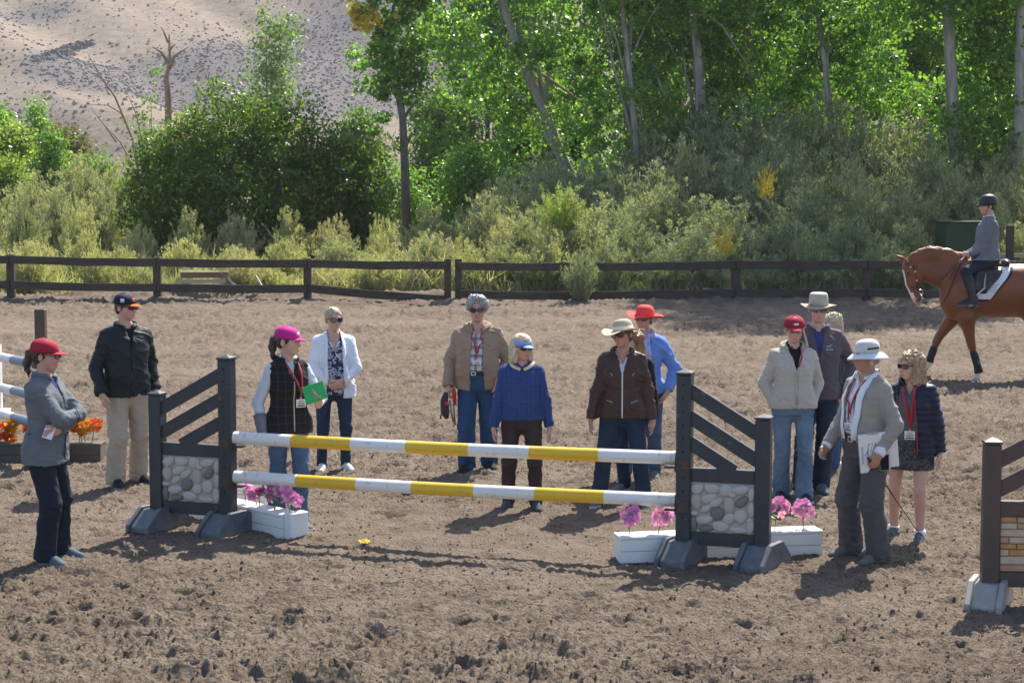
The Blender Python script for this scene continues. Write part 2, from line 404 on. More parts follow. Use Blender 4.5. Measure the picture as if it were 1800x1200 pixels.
L_YELLOW = leaf_mat('yellow_leaf', (.54, .36, .03), (.64, .48, .06), (.34, .38, .07), .4, .5, .6)
L_DARK = leaf_mat('dark_shrub_leaf', (.044, .100, .014), (.085, .155, .020), (.20, .235, .03), .42, .46, .8, .45, 1.9)
L_PALE = leaf_mat('pale_tree_leaf', (0.106, 0.188, 0.075), (0.175, 0.275, 0.106), (0.237, 0.325, 0.138), .4, .5, .4)
L_OLIVE = leaf_mat('olive_shrub_leaf', (.235, .255, .165), (.34, .355, .235), (.46, .46, .32), .4, .6, .9, .25, 1.4)
L_GREY = leaf_mat('grey_green_leaf', (.205, .235, .165), (.315, .345, .245), (.43, .45, .33), .38, .6, .9, .25, 1.35)
L_WEED = leaf_mat('tall_weed', (.31, .325, .195), (.43, .435, .265), (.54, .51, .35), .45, .65, .5, .2, 1.4)
L_STRAW = leaf_mat('dry_weed', (.41, .37, .26), (.53, .48, .34), (.40, .395, .26), .4, .7, .5, .2, 1.3)
L_LIME = leaf_mat('yellow_green_leaf', (0.156, 0.247, 0.039), (0.240, 0.338, 0.058), (0.338, 0.351, 0.078), .45, .45, .5, .4, 1.5)

# --- cottonwood crowns, three shapes shared by the grove
def cotton_lobes(seed, w=3.2, h0=2.5, h1=12.5, n=11):
    r = random.Random(seed); out = []
    for k in range(n):
        t = (k + .5) / n; a = r.uniform(0, 6.28); q = w * (.75 if t > .75 else 1) * r.uniform(.3, .85)
        s = r.uniform(1.1, 2.0)
        z_ = h0 + (h1 - h0) * t; low = max(0.0, 1 - z_ / 8.5); out.append((math.cos(a) * q, abs(math.sin(a)) * q * (.6 + low) + 1.3 * low + .1, z_, s * 1.05, s * .95, s * .8))
    for k in range(5):
        t = r.uniform(.3, .9); s = r.uniform(.7, 1.1); out.append((r.uniform(-2.4, 2.4), r.uniform(-2.0, -.9), h0 + (h1 - h0) * t, s * 1.2, s * .7, s * .7))
    return out
CROWNS = []
for sd in (3, 8, 15):
    lob = cotton_lobes(sd); me, c = crown_mesh('crown', lob, 520, 40, .34, .135, L_COTTON, .5, .15, .25, .9)
    CROWNS.append((me, c))
def dup_mesh(me, mat):
    m2 = me.copy(); m2.materials.clear(); m2.materials.append(mat); return m2
CROWNS_B = [dup_mesh(m, L_COTTON2) for m, c in CROWNS]
def tree(px, row_top, px_base, Y, r0, label, group=None, crown=0, s=1.0, bright=False, mat=BARK, cat='tree', nl=14, rot=None, base_z=0, sz=1.0, upper=0.0):
    """trunk from its foot at px_base to where it leaves the picture at px, row_top"""
    b = at(px_base, 400, Y); b.z = base_z; t = at(px, row_top, Y); 
    d = t - b; top = b + d * ((11.5 * s + upper) / max(d.z, .5))
    th = thing('cottonwood_tree', label, cat, b, 0, group)
    me, c = CROWNS[crown]; rz = rot if rot is not None else random.uniform(-.5, .5); flip = random.choice((-1, 1))
    Mx = Matrix.Rotation(rz, 4, 'Z')
    lean = Vector((d.x / d.z, d.y / d.z, 0))
    S = Matrix(((s, 0, lean.x * s, 0), (0, s, lean.y * s, 0), (0, 0, s * sz, 0), (0, 0, 0, 1)))
    tg = [S @ (Mx @ Vector((p[0] * flip, p[1], p[2]))) for p in c[RNG.choice(len(c), 40)]]
    tg = [p for p in tg if p.z > 3 * s] or tg
    mb = MB(); limb_tree(mb, (0, 0, -.3), top - b, r0, r0 * .35, tg, nl, .25)
    mb.obj('trunk', mat, th, True)
    o = link('crown', CROWNS_B[crown] if bright else me, th); o.rotation_euler = (0, 0, rz)
    # lean is a plain shear of the crown with its trunk, so it is baked in the local matrix as a rotation
    ax = Vector((-lean.y, lean.x, 0))
    if ax.length > 1e-4:
        o.matrix_local = Matrix.Rotation(math.atan(lean.length), 4, ax) @ Matrix.Rotation(rz, 4, 'Z') @ Matrix.Diagonal((s * flip, s, s * sz, 1))
    else: o.scale = (s * flip, s, s * sz)
    if upper:
        o2 = link('crown', CROWNS[(crown + 1) % 3][0], th); o2.location = lean * upper + Vector((0, -.8, upper)); o2.rotation_euler = (0, 0, rz + 2.4); o2.scale = (s * 1.1, s * 1.1, s)
    return th
GR = 'cottonwoods of the grove behind the thicket'
tree(885, 0, 1075, 62, .26, 'cottonwood with a long pale trunk leaning steeply to the left at the grove edge', GR, 0, 1.0)
tree(1105, 40, 1160, 60, .17, 'cottonwood with a slim grey trunk between the steeply leaning tree and thick trunks', GR, 1, .95)
tree(1212, 0, 1252, 61, .27, 'cottonwood with a thick pale trunk tilted left above the tallest shrub', GR, 2, 1.05)
tree(1308, 0, 1345, 63, .20, 'cottonwood with a darker upright trunk right of the thick tilted one', GR, 1, 1.0)
tree(1335, 0, 1342, 66, .15, 'slender cottonwood trunk standing close behind the darker upright trunk', GR, 0, .95)
tree(1432, 0, 1495, 60, .16, 'cottonwood with a thin trunk bent to the left in the middle of the grove', GR, 2, 1.0)
tree(1662, 0, 1694, 58, .24, 'cottonwood with the straight bare pale trunk nearest the mounted rider', GR, 0, 1.1, nl=7, upper=10)
tree(1800, 60, 1782, 57, .22, 'cottonwood with a pale trunk at the far right end of the grove', GR, 1, 1.0, upper=10)
GB = 'sunlit trees filling the back of the grove'
for k, (px, Y, c, s, br) in enumerate(((860, 78, 1, 1.0, 1), (960, 80, 2, 1.1, 0), (1090, 76, 0, 1.05, 1), (1190, 82, 1, 1.15, 1), (1400, 75, 2, 1.0, 1), (1500, 80, 0, 1.15, 1), (1585, 73, 1, 1.0, 1), (1650, 78, 2, 1.1, 1), (1760, 74, 0, 1.1, 1), (1850, 70, 2, 1.1, 0))):
    tree(px + random.uniform(-12, 12), 0, px, Y, .14, 'bright green cottonwood deep in the grove, ' + ('first', 'second', 'third', 'fourth', 'fifth', 'sixth', 'seventh', 'eighth', 'ninth', 'tenth')[k] + ' from the left of its back row', GB, c, s, bool(br), BARK2, nl=6, base_z=-.2)

# --- bushes and small trees with leaf crowns of their own
def bush(name, label, cat, px, Y, lobes, nclump, per, cr, L, mat, trunks, bark=TWIG, group=None, droop=.2, shell=.45, width=.7, z=0, up=.3):
    b = at(px, 400, Y); b.z = z
    th = thing(name, label, cat, b, 0, group)
    me, c = crown_mesh('crown', lobes, nclump, per, cr, L, mat, droop, up, shell, width); link('crown', me, th)
    mb = MB()
    for k in range(trunks):
        a = random.uniform(0, 6.28); p = Vector((math.cos(a) * .25, math.sin(a) * .25, -.2)); t = Vector(c[random.randrange(len(c))])
        mb.tube([p, p.lerp(t, .5) + Vector((0, 0, .2)), t], [.06, .035, .01], 6)
    mb.obj('trunk', bark, th, True); return th
# the big dark shrub
lob = [(.3, 0, 5.1, .6, .6, .4), (-1.0, 0, 4.9, .6, .6, .45), (1.5, 0, 4.7, .8, .7, .5), (-2.8, 0, 3.4, .7, .7, .7), (3.3, 0, 3.3, .7, .7, .6), (0, 0, 2.1, 3.5, 2.4, 2.0), (-2.4, .2, 1.9, 1.7, 1.7, 1.7), (2.2, 0, 2.0, 2.0, 1.8, 1.9), (-.9, 0, 3.6, 1.7, 1.5, 1.35), (1.1, .2, 3.5, 1.9, 1.6, 1.3), (-2.1, 0, 3.0, 1.1, 1.1, 1.0), (2.9, 0, 2.9, 1.1, 1.1, .9), (.2, 0, 4.3, 1.0, .9, .75), (-1.5, 0, 4.2, .7, .7, .55), (3.4, 0, 1.6, .9, 1.1, 1.2)]
bush('dark_bush', 'huge dark glossy green bush standing left of the slim tree with yellow leaves', 'bush', 437, 56, [(x_ * 1.03, y_, z_ * 1.16, a_, b_, c_) for x_, y_, z_, a_, b_, c_ in lob + [(.2, -1.3, 1.7, 1.7, 1.0, 1.5), (-.8, -1.2, 1.4, 1.2, .9, 1.2), (0, 0, 1.0, 2.6, 1.8, 1.0), (-2.2, 0, 1.1, 1.4, 1.4, 1.0), (2.4, 0, 1.1, 1.6, 1.4, 1.0), (-2.9, 0, 2.7, .9, .9, .8), (3.3, 0, 2.5, 1.0, .9, .8), (-1.8, 0, 3.7, .9, .8, .6), (2.2, 0, 3.7, 1.0, .8, .6)]], 2600, 34, .32, .125, L_DARK, 14, group=None, shell=.5, width=.6)
def lobes_rand(seed, w, d, h, n, base=.25):
    r = random.Random(seed); out = []
    for k in range(n):
        z = r.uniform(base, .85) * h; q = (1 - .55 * max(0, z / h - .4)) 
        out.append((r.uniform(-.6, .6) * w * q, r.uniform(-.6, .6) * d * q, z, w * r.uniform(.28, .45), d * r.uniform(.3, .5), h * r.uniform(.13, .22)))
    return out
def ell(px0, px1, top, Y):
    a, b = at(px0, 400, Y), at(px1, 400, Y); return (px0 + px1) / 2, (b.x - a.x) / 2, at(px0, top, Y).z
def leafy(px0, px1, top, Y, mat, name, label, seed, dens=1.0, L=.13, group=None, cat='tree', n=9, trunks=5, shell=.4, base=.25, droop=.2, cr=.42, per=30):
    px, hw, h = ell(px0, px1, top, Y)
    return bush(name, label, cat, px, Y, lobes_rand(seed, hw, hw * .8, h, n, base), int(300 * dens), per, cr, L, mat, trunks, group=group, shell=shell, droop=droop)
FL = 'trees at the foot of the hill beyond the weeds'
leafy(-60, 60, 175, 92, L_COTTON, 'broadleaf_tree', 'dark green rounded tree highest at the left end of the far tree line', 1, 1.2, .17, FL)
leafy(30, 90, 178, 96, L_COTTON, 'broadleaf_tree', 'small dark tree beside the highest rounded one in the far tree line', 2, .7, .17, FL)
leafy(75, 165, 203, 94, leaf_mat('turning_leaf', (.10, .12, .03), (.16, .15, .04), (.26, .17, .06), .35, .5, .4), 'broadleaf_tree', 'brownish green tree with turning leaves at the right end of the far tree line', 3, 1.0, .17, FL)
leafy(-50, 80, 205, 80, L_LIME, 'broadleaf_tree', 'yellow-green tree in front of the dark far trees', 4, 1.3, .16, FL)
leafy(30, 130, 235, 78, L_COTTON2, 'broadleaf_tree', 'fresh green tree right of the yellow-green one before the brownish tree', 5, 1.1, .15, FL)
leafy(100, 215, 255, 84, L_COTTON2, 'broadleaf_tree', 'low green tree half hidden behind the pale olive brush', 6, .8, .16, FL)
leafy(-40, 60, 255, 70, L_LIME, 'broadleaf_tree', 'low yellow-green bushy tree just above the pale weeds', 7, 1.0, .14, FL)
# behind the dark bush and round the slim tree
PT = 'pale trees between the dark bush and the grove'
leafy(405, 545, 15, 88, L_PALE, 'young_cottonwood', 'tall airy pale green young cottonwood rising behind the dark bush', 11, .75, .17, None, n=12, shell=.2, cr=.5, base=.45)
leafy(215, 330, 105, 90, L_PALE, 'regrowing_tree', 'sparse pale tree leafing out round the dead snag', 12, .32, .16, None, shell=.2, cr=.45)
leafy(345, 400, 205, 84, L_PALE, 'pale_tree', 'low pale tree peeping over the left shoulder of the dark bush', 13, .4, .15, PT)
leafy(570, 715, 180, 76, L_PALE, 'pale_tree', 'soft grey-green tree just left of the slim trunk with yellow leaves', 14, 1.6, .14, PT, base=.15)
leafy(700, 890, 140, 80, L_PALE, 'pale_tree', 'rounded soft green tree to the right of the slim trunk', 15, 2.2, .15, PT, base=.2)
leafy(740, 905, 245, 62, L_COTTON2, 'leafy_shrub', 'fresh green leafy shrub at the foot of the slim tree', 16, 1.1, .12, None, 'bush', base=.2)
leafy(640, 760, 265, 64, L_COTTON2, 'leafy_shrub', 'bright leafy shrub left of the slim tree foot behind the dark bush', 17, .6, .12, None, 'bush', base=.2)
leafy(845, 960, 130, 70, L_COTTON, 'leafy_shrub', 'dense green sapling below the steeply leaning trunk', 18, 1.2, .14, None, 'tree', base=.35)
leafy(930, 1090, 70, 72, L_COTTON, 'leafy_shrub', 'broad dark sapling behind the steeply leaning trunk', 19, 1.4, .15, None, 'tree', base=.4)
# the slim tree with yellow leaves
def slim_tree():
    Y = 60; b = at(716, 400, Y); b.z = 0; th = thing('slim_tree', 'slim tree with a bare curved trunk and a patch of yellow leaves near its top', 'tree', b)
    P = lambda px, row: at(px, row, Y) - b
    pts = [P(716, 470), P(712, 300), P(708, 210), P(695, 130), P(680, 80), P(655, 20), P(630, -40), P(610, -110)]
    mb = MB(); mb.tube(pts, [.16, .14, .12, .11, .09, .07, .05, .03], 8)
    for a, c in (((695, 130), (725, 40)), ((695, 130), (740, 100)), ((680, 80), (700, -30)), ((708, 210), (745, 170)), ((700, 160), (640, 95)), ((655, 20), (690, -60)), ((712, 260), (735, 225))):
        p, q = P(*a), P(*c); mb.tube([p, p.lerp(q, .5) + Vector((0, random.uniform(-.3, .3), .15)), q], [.06, .04, .015], 6)
    mb.obj('trunk', BARK2, th, True)
    lobs = []
    for px, row, r in ((690, 20, .95), (730, 25, .7), (655, 80, .6), (700, 75, .9), (735, 75, .65), (645, 30, .5), (690, 125, .8), (730, 130, .6), (640, 105, .5), (720, 170, .45), (670, 155, .4), (700, -50, 1.1), (640, -60, .8), (745, -40, .8), (740, 190, .35), (655, 235, .3), (690, 260, .3), (670, 200, .45), (735, 155, .6), (685, 175, .5), (650, 150, .45), (735, 225, .4), (725, 120, .6)):
        p = P(px, row); lobs.append((p.x, p.y, p.z, r, r * .9, r * .85))
    me, c = crown_mesh('crown', lobs, 380, 28, .21, .125, L_COTTON2, .4, .2, .3, .9); link('crown', me, th)
    yl = []
    for px, row, r in ((640, 25, .35), (632, 50, .28), (655, 40, .3), (697, 38, .16), (628, 10, .25)):
        p = P(px, row); yl.append((p.x, p.y - .5, p.z, r, r, r * 1.2))
    me, c = crown_mesh('leaves', yl, 40, 16, .14, .12, L_YELLOW, .4, .2, .2, .9); o = link('leaves', me, th); o['label'] = 'patch of leaves already turned yellow'
slim_tree()
# dead snag and bare branches
def snag(label, Y, chains, name='dead_tree'):
    b = at(*chains[0][0][:1], 400, Y) if False else at(chains[0][0][0], 400, Y); b.z = 0
    th = thing(name, label, 'tree', b); mb = MB()
    for ch, r0 in ((c[:-1], c[-1]) for c in chains):
        pts = [at(p[0], p[1], Y) - b + Vector((0, random.uniform(-.3, .3), 0)) for p in ch]; n = len(pts)
        mb.tube(pts, [r0 * (1 - .75 * i / (n - 1)) for i in range(n)], 6)
    mb.obj('trunk', DEAD, th, True); return th
snag('bare reddish dead snag standing on the skyline of the dark bush', 86, [[(296, 420), (296, 175), (294, 140), (298, 105), (296, 60), .20], [(297, 120), (308, 100), (330, 82), .12], [(296, 110), (283, 92), (268, 82), .1], [(295, 140), (285, 132), (281, 138), .1], [(297, 90), (310, 72), .07], [(296, 75), (287, 55), (283, 48), .06]])
snag('leaning bare grey branches of a dead tree left of the snag', 82, [[(262, 430), (235, 245), (200, 170), (175, 130), (158, 98), .075], [(215, 200), (190, 185), (160, 185), .035], [(205, 250), (180, 215), (160, 190), .04], [(262, 300), (240, 200), (215, 140), .04], [(250, 330), (210, 250), (170, 205), .05]])
snag('thin bare dead twigs above the top of the dark bush', 84, [[(385, 330), (372, 170), (365, 120), .07], [(372, 160), (385, 130), .04], [(368, 150), (355, 118), .04]], 'dead_tree')

# --- spray shrubs: many stems, narrow leaves
def spray_mesh(seed, stems, per, H, spread, L, Wd, mat, feather=0.0, lean=.5):
    r = np.random.default_rng(seed); Cs = []; Ds = []; stem = MB()
    for k in range(stems):
        a = r.uniform(0, 6.283); q = math.sqrt(r.random()); out = np.array([math.cos(a), math.sin(a), 0]) * q
        h = H * (1 - .45 * q * q) * r.uniform(.72, 1.08); b0 = out * spread * .18
        p2 = out * spread * (1 + .2 * r.normal()) + np.array([0, 0, h]); p1 = b0 * 1.2 + out * spread * .25 + np.array([0, 0, h * .6])
        nb_ = 9; tb = np.sort(.22 + .78 * r.random(nb_)); bi = r.integers(0, nb_, per); tt = tb[bi][:, None]
        P = (1 - tt) ** 2 * b0 + 2 * tt * (1 - tt) * p1 + tt ** 2 * p2
        T = 2 * (1 - tt) * (p1 - b0) + 2 * tt * (p2 - p1); T /= np.linalg.norm(T, axis=1)[:, None]
        sd = r.normal(size=(nb_, 3)); sd[:, 2] = np.abs(sd[:, 2]) * .8 + .25; sd /= np.linalg.norm(sd, axis=1)[:, None]; S = sd[bi]; u = r.random((per, 1)) ** .7
        P = P + S * u * (.16 * H * (1.15 - .75 * tt)) + r.normal(size=P.shape) * .035; T = T * .5 + S
        Cs.append(P); Ds.append(T)
        if k % 5 == 0: stem.tube([b0, (b0 + 2 * p1 + p2) / 4, p2], [.014, .009, .003], 3, caps=False)
    C = np.concatenate(Cs); D = np.concatenate(Ds)
    ln = L * (.6 + .8 * r.random(len(C)))
    V, F = leaves(C, ln, Wd * (.6 + .8 * r.random(len(C))), .1, dirs=D, jit=.55)
    return mesh_np('foliage', V, F, mat, False), stem.mesh('stem', TWIG)
SPR = [spray_mesh(1, 170, 130, 2.4, 1.4, .105, .026, L_OLIVE), spray_mesh(2, 190, 130, 3.6, 1.6, .12, .028, L_GREY), spray_mesh(3, 150, 130, 2.0, 1.4, .10, .026, L_GREY), spray_mesh(4, 170, 130, 3.0, 1.45, .11, .028, L_OLIVE)]
SPR_W = [(dup_mesh(SPR[0][0], L_WEED), SPR[0][1]), (dup_mesh(SPR[2][0], L_WEED), SPR[2][1])]
SPR_S = [(dup_mesh(SPR[2][0], L_STRAW), SPR[2][1])]
SPR_H = (2.4, 3.6, 2.0, 3.0)
def shrub(px, top, Y, w, k, label, group, table=SPR, hs=None, name='shrub', z=None):
    b = at(px, 400, Y); b.z = -.05 if z is None else z
    h = max(.5, at(px, top, Y).z - max(b.z, 0)); kk = k % len(table)
    th = thing(name, label, 'shrub', b, random.uniform(0, 6.28), group)
    s = h / (hs or SPR_H)[kk]; wpx = w / FPX * Y / 2 / (1.75)
    for nm, me in zip(('foliage', 'stem'), table[kk]):
        o = link(nm, me, th); o.scale = (wpx, wpx, s)
    return th
TH = 'grey-green shrubs massed in the thicket behind the fence'
ORD = ['first', 'second', 'third', 'fourth', 'fifth', 'sixth', 'seventh', 'eighth', 'ninth', 'tenth', 'eleventh', 'twelfth', 'thirteenth', 'fourteenth']
rows = [  # back row to front row: px, top row, Y, width px, variant
    (960, 265, 58, 230, 1), (1075, 250, 59, 220, 1), (1150, 215, 60, 220, 3), (1250, 175, 60, 260, 1), (1340, 165, 58, 240, 1), (1440, 168, 59, 260, 3), (1540, 185, 58, 250, 1), (1620, 215, 57, 220, 3), (1710, 235, 58, 220, 1), (1790, 225, 57, 200, 3),
    (905, 300, 54, 200, 3), (1010, 275, 55, 210, 1), (1120, 285, 54, 200, 1), (1200, 250, 55, 200, 3), (1300, 260, 54, 210, 1), (1395, 240, 55, 200, 1), (1480, 270, 54, 200, 3), (1580, 260, 55, 210, 1), (1680, 280, 54, 200, 3), (1775, 290, 54, 210, 3),
    (860, 345, 51, 180, 0), (985, 330, 51, 190, 3), (1080, 335, 51, 190, 1), (1180, 320, 52, 190, 3), (1270, 340, 51, 180, 1), (1420, 310, 51, 190, 1), (1520, 330, 51, 180, 3), (1610, 320, 52, 190, 3), (1730, 350, 51, 180, 0),
    (915, 385, 48.5, 180, 0), (1005, 345, 48, 200, 0), (1110, 380, 48.5, 190, 2), (1215, 390, 48, 170, 1), (1310, 395, 48.5, 170, 2), (1400, 385, 48, 180, 2), (1500, 380, 48.5, 170, 2), (1590, 395, 48, 170, 0), (1800, 395, 47.5, 150, 0),
    (960, 425, 47, 140, 0), (1065, 420, 46.8, 150, 2), (1160, 430, 47, 150, 2), (1345, 440, 46.8, 140, 2), (1450, 430, 47, 150, 2), (1555, 430, 46.8, 150, 2), (1250, 440, 46.8, 120, 2), (1650, 440, 46.9, 130, 2)]
ROWN = ('hindmost row', 'fourth row', 'middle row', 'second row', 'front row')
by = [[] for _ in ROWN]
for r_ in rows: by[0 if r_[2] >= 56 else 1 if r_[2] >= 53 else 2 if r_[2] >= 50 else 3 if r_[2] >= 47.4 else 4].append(r_)
for rn, lst in zip(ROWN, by):
    for q_, (px, top, Y, w, k) in enumerate(sorted(lst)):
        shrub(px + random.uniform(-10, 10), top + random.uniform(-8, 8), Y, w * 1.05, k, ('grey-green feathery shrub, ' if k in (1, 2) else 'olive feathery shrub with paler tips, ') + ORD[q_] + ' from the left in the thicket ' + rn, TH)
shrub(1022, 440, 44.6, 95, 2, 'scraggly shrub growing through the fence rails below the thicket', None)
SPR_Y = [spray_mesh(7, 34, 46, 2.0, 1.2, .13, .035, L_YELLOW)]
shrub(1345, 282, 50.3, 75, 0, 'small yellow flowering spray high in the thicket', None, SPR_Y, (2.0,), 'flowering_shrub', z=2.4)
shrub(1277, 388, 46.6, 85, 0, 'small yellow-orange flowering shrub just above the fence rail', None, SPR_Y, (2.0,), 'flowering_shrub', z=1.0)
shrub(985, 320, 47.6, 130, 0, 'yellow-green sprig standing out of the front of the thicket', None, [spray_mesh(8, 60, 60, 2.4, 1.3, .15, .03, L_LIME)], (2.4,), 'flowering_shrub', z=1.5)
WG = 'pale brush between the weeds and the far trees'
for q_, (px, top, Y, w, k) in enumerate(((-20, 320, 62, 160, 0), (60, 300, 66, 150, 3), (110, 330, 60, 150, 0), (150, 262, 68, 170, 3), (190, 335, 60, 140, 0), (215, 275, 64, 140, 3))):
    shrub(px, top, Y, w, k, 'pale olive brush left of the dark bush, ' + ORD[q_] + ' of six from the left', WG)
WE = 'brush clumps along the left half of the fence'
BAYS = [(-90, 20), (20, 277), (277, 541), (541, 787), (787, 1000)]
for bi, (x0, x1) in enumerate(BAYS):
    for di, (dn, Y0) in enumerate((('close behind', 46.9), ('a little way behind', 49.3), ('well behind', 52.5))):
        for pi_, pn in enumerate(('left end', 'middle', 'right end')):
            if bi == 0 and pi_ != 1: continue
            px = x0 + (x1 - x0) * (pi_ + .5 + random.uniform(-.25, .25)) / 3; Y = Y0 + random.uniform(-.5, .9)
            top = (432, 398, 358)[di] + random.uniform(-26, 22) + (22 if 200 < px < 700 else 0); i_ = bi * 9 + di * 3 + pi_
            tb, hh = ((SPR_W, (2.4, 2.0)), (SPR, SPR_H), (SPR_W, (2.4, 2.0)), (SPR_S, (2.0,)))[(bi * 5 + di * 2 + pi_) % 4]
            if tb is SPR and bi < 3 and di < 2: tb, hh = SPR_W, (2.4, 2.0)
            kind_ = 'pale yellow-green' if tb is SPR_W else 'straw coloured' if tb is SPR_S else 'olive green'
            shrub(px, min(top, 470), Y, random.uniform(95, 150), (pi_ + di) if tb is not SPR else (0, 3)[(pi_ + di) % 2], kind_ + ' brush ' + dn + ' the ' + pn + ' of the ' + ORD[bi] + ' fence bay', WE, tb, hh, 'brush_clump')
# tall weeds that nobody could count
def weeds():
    n = 30000; x = -16 + 17.5 * RNG.random(n); y = 46.5 + 10 * RNG.random(n) ** 1.4
    h = (.15 + .75 * RNG.random(n) ** 1.6) * (.55 + .9 * np.clip(noise2(x, y, 1.6, 131, 2) + .45, 0, 1.4))
    P = np.stack([x, y, h * .5], -1); d = np.stack([.6 * RNG.normal(size=n), .6 * RNG.normal(size=n), np.ones(n)], -1)
    V, F = leaves(P, np.clip(h, .15, 2) * 1.05, .03, .1, dirs=d * 2)
    tag(link('tall_weeds', mesh_np('tall_weeds', V, F, [L_WEED, L_STRAW], False, (RNG.random(n) < .4).astype(int))), kind='stuff')
    n = 9000; x = 1 + 17 * RNG.random(n); y = 46.4 + 3.5 * RNG.random(n) ** 1.5; h = .3 + .5 * RNG.random(n)
    d = np.stack([.5 * RNG.normal(size=n), .5 * RNG.normal(size=n), np.ones(n)], -1)
    V, F = leaves(np.stack([x, y, h * .45], -1), h, .028, .1, dirs=d * 2)
    tag(link('undergrowth', mesh_np('undergrowth', V, F, [L_GREY, L_STRAW], False, (RNG.random(n) < .2).astype(int))), kind='stuff')
weeds()
# ------------------------------------------------------------------ arena fence
def gz(p): return float(ground_low(np.array([p[0]]), np.array([p[1]]))[0])
def wood_mat(name, c1, c2, rough=.7, bmp=.35, stretch=(1, 1, 1), worn=None, wlo=.62, whi=.7):
    m, t, b, o = new_mat(name); v = coords(t); vs = coords(t, stretch)
    c = ramp(t, noise_node(t, vs, 9, 5), [(.3, c1), (.7, c2)])
    if worn: c = mixc(t, ramp(t, noise_node(t, v, 14, 5, .7), [(wlo, (0, 0, 0)), (whi, (1, 1, 1))]), c, worn)
    t.links.new(c, b.inputs['Base Color']); b.inputs['Roughness'].default_value = rough; b.inputs['Specular IOR Level'].default_value = .35
    bump(t, b, noise_node(t, vs, 45, 4), bmp, .006); return m
FENCE = wood_mat('dark_fence_wood', (.036, .029, .024), (.075, .057, .045), .8, .6, (.25, 1, 1), (.19, .145, .11), .64, .74)
def fence():
    Y = 45.0; P0 = g(20, 533)
    th = thing('board_fence', 'long dark brown two-rail board fence closing the far side of the arena', 'fence', (0, 45.0, 0))
    s = FPX / (45 * math.cos(PITCH) + CAM_H * math.sin(PITCH))
    posts = [-500, -240, 20, 277, 541, 787, 806, 1022, 1292, 1523, 1778, 2035, 2290]
    X = lambda px: (px - 900) / s
    Z = lambda row: at(900, row, 45).z
    tops = {-500: 446, -240: 447, 20: 447, 277: 452, 541: 454, 787: 455, 806: 455, 1022: 458, 1292: 458, 1523: 459, 1778: 459, 2035: 460, 2290: 460}
    for px in posts:
        h = Z(tops[px]); w = .17 if px in (787, 806) else .19
        mb = MB(); mb.box((0, 0, h / 2 - .25), (w, .17, h + .5)); o = mb.obj('post', FENCE, th, bevel=.012); o.location = (X(px), .02 if px != 806 else .05, 0)
    top = {-500: 456, -240: 456, 20: 456, 277: 461, 541: 463, 787: 466, 806: 467, 1022: 468, 1292: 465, 1523: 465, 1778: 466, 2035: 466, 2290: 466}
    low = {-500: 498, -240: 498, 20: 500, 277: 505, 541: 507, 787: 524, 806: 516, 1022: 519, 1292: 514, 1523: 514, 1778: 515, 2035: 515, 2290: 515}
    for rail, hgt in ((top, .20), (low, .20)):
        for a, b in zip(posts[:-1], posts[1:]):
            if (a, b) == (787, 806): continue
            ra, rb = rail[a], rail[b]
            if rail is low and a == 541: ra = 506
            if rail is low and b == 787: rb = 526
            pa, pb = Vector((X(a) + .012, -.092, Z(ra))), Vector((X(b) - .012, -.092, Z(rb)))
            d = pb - pa; L = d.length; mb = MB(); n = 6
            prof = [(-hgt / 2, -.022), (hgt / 2, -.022), (hgt / 2, .022), (-hgt / 2, .022)]
            vs, fs = [], []
            for i in range(n + 1):
                t = i / n; sag = -.025 * math.sin(math.pi * t) * random.uniform(.4, 1.2)
                c = pa.lerp(pb, t) + Vector((0, random.uniform(-.004, .004), sag)); hh = 1 + random.uniform(-.05, .05)
                vs += [c + Vector((0, y, z * hh)) for z, y in prof]
            for i in range(n): fs += [(i * 4 + k, i * 4 + (k + 1) % 4, i * 4 + 4 + (k + 1) % 4, i * 4 + 4 + k) for k in range(4)]
            fs += [(3, 2, 1, 0), (n * 4, n * 4 + 1, n * 4 + 2, n * 4 + 3)]
            mb.add(vs, fs); mb.obj('board', FENCE, th, bevel=.006)
fence()

# ------------------------------------------------------------------ jump standards, poles
SLATE = wood_mat('charcoal_paint', (.030, .034, .040), (.042, .047, .055), .45, .25, (1, 1, .3), (.11, .112, .115), .60, .72)
SLATE_F = wood_mat('charcoal_foot', (.070, .084, .104), (.15, .158, .168), .5, .25, (1, 1, 1), (.24, .235, .22), .62, .75)
BROWNP = wood_mat('brown_paint', (.075, .050, .043), (.100, .068, .058), .45, .25, (1, 1, .3), (.16, .12, .105), .68, .78)
GREY_F = wood_mat('grey_foot', (.24, .225, .215), (.33, .31, .295), .6, .25, (1, 1, 1), (.24, .21, .18), .6, .72)
CUPM = M('rusty_cup', (.10, .075, .06), (.055, .045, .04), 30, .6, .3, 120, .003, (1, 1, 1), .5)
MORTAR = M('sand_mortar', (.45, .41, .35), (.37, .33, .28), 40, .95, .6, 160, .006)
STONE_L = M('river_stone', (.50, .465, .41), (.40, .375, .335), 14, .7, .25, 60, .004)
STONE_D = M('dark_river_stone', (.20, .185, .17), (.155, .145, .135), 14, .65, .25, 60, .004)
STONE_M = M('tan_river_stone', (.46, .40, .335), (.37, .33, .28), 14, .7, .25, 60, .004)
HOLE = M('peg_hole', (.008, .008, .008), None, 5, 1)
def foot_mesh(mats):
    """long axis along local y: two cheek boards and a sloped ramp board between, post socket in the middle"""
    mb = MB(); prof = [(-.28, 0), (.28, 0), (.28, .065), (.115, .20), (-.115, .20), (-.28, .065)]
    Mx = Matrix.Rotation(math.pi / 2, 3, 'Z')
    for x0, x1 in ((-.125, -.085), (.085, .125)): mb.prism(prof, x0, x1, 0, Mx)
    pr2 = [(-.265, 0.002), (.265, 0.002), (.265, .05), (.105, .18), (-.105, .18), (-.265, .05)]
    mb.prism(pr2, -.084, .084, 1, Mx)
    return mb.mesh('foot', mats)
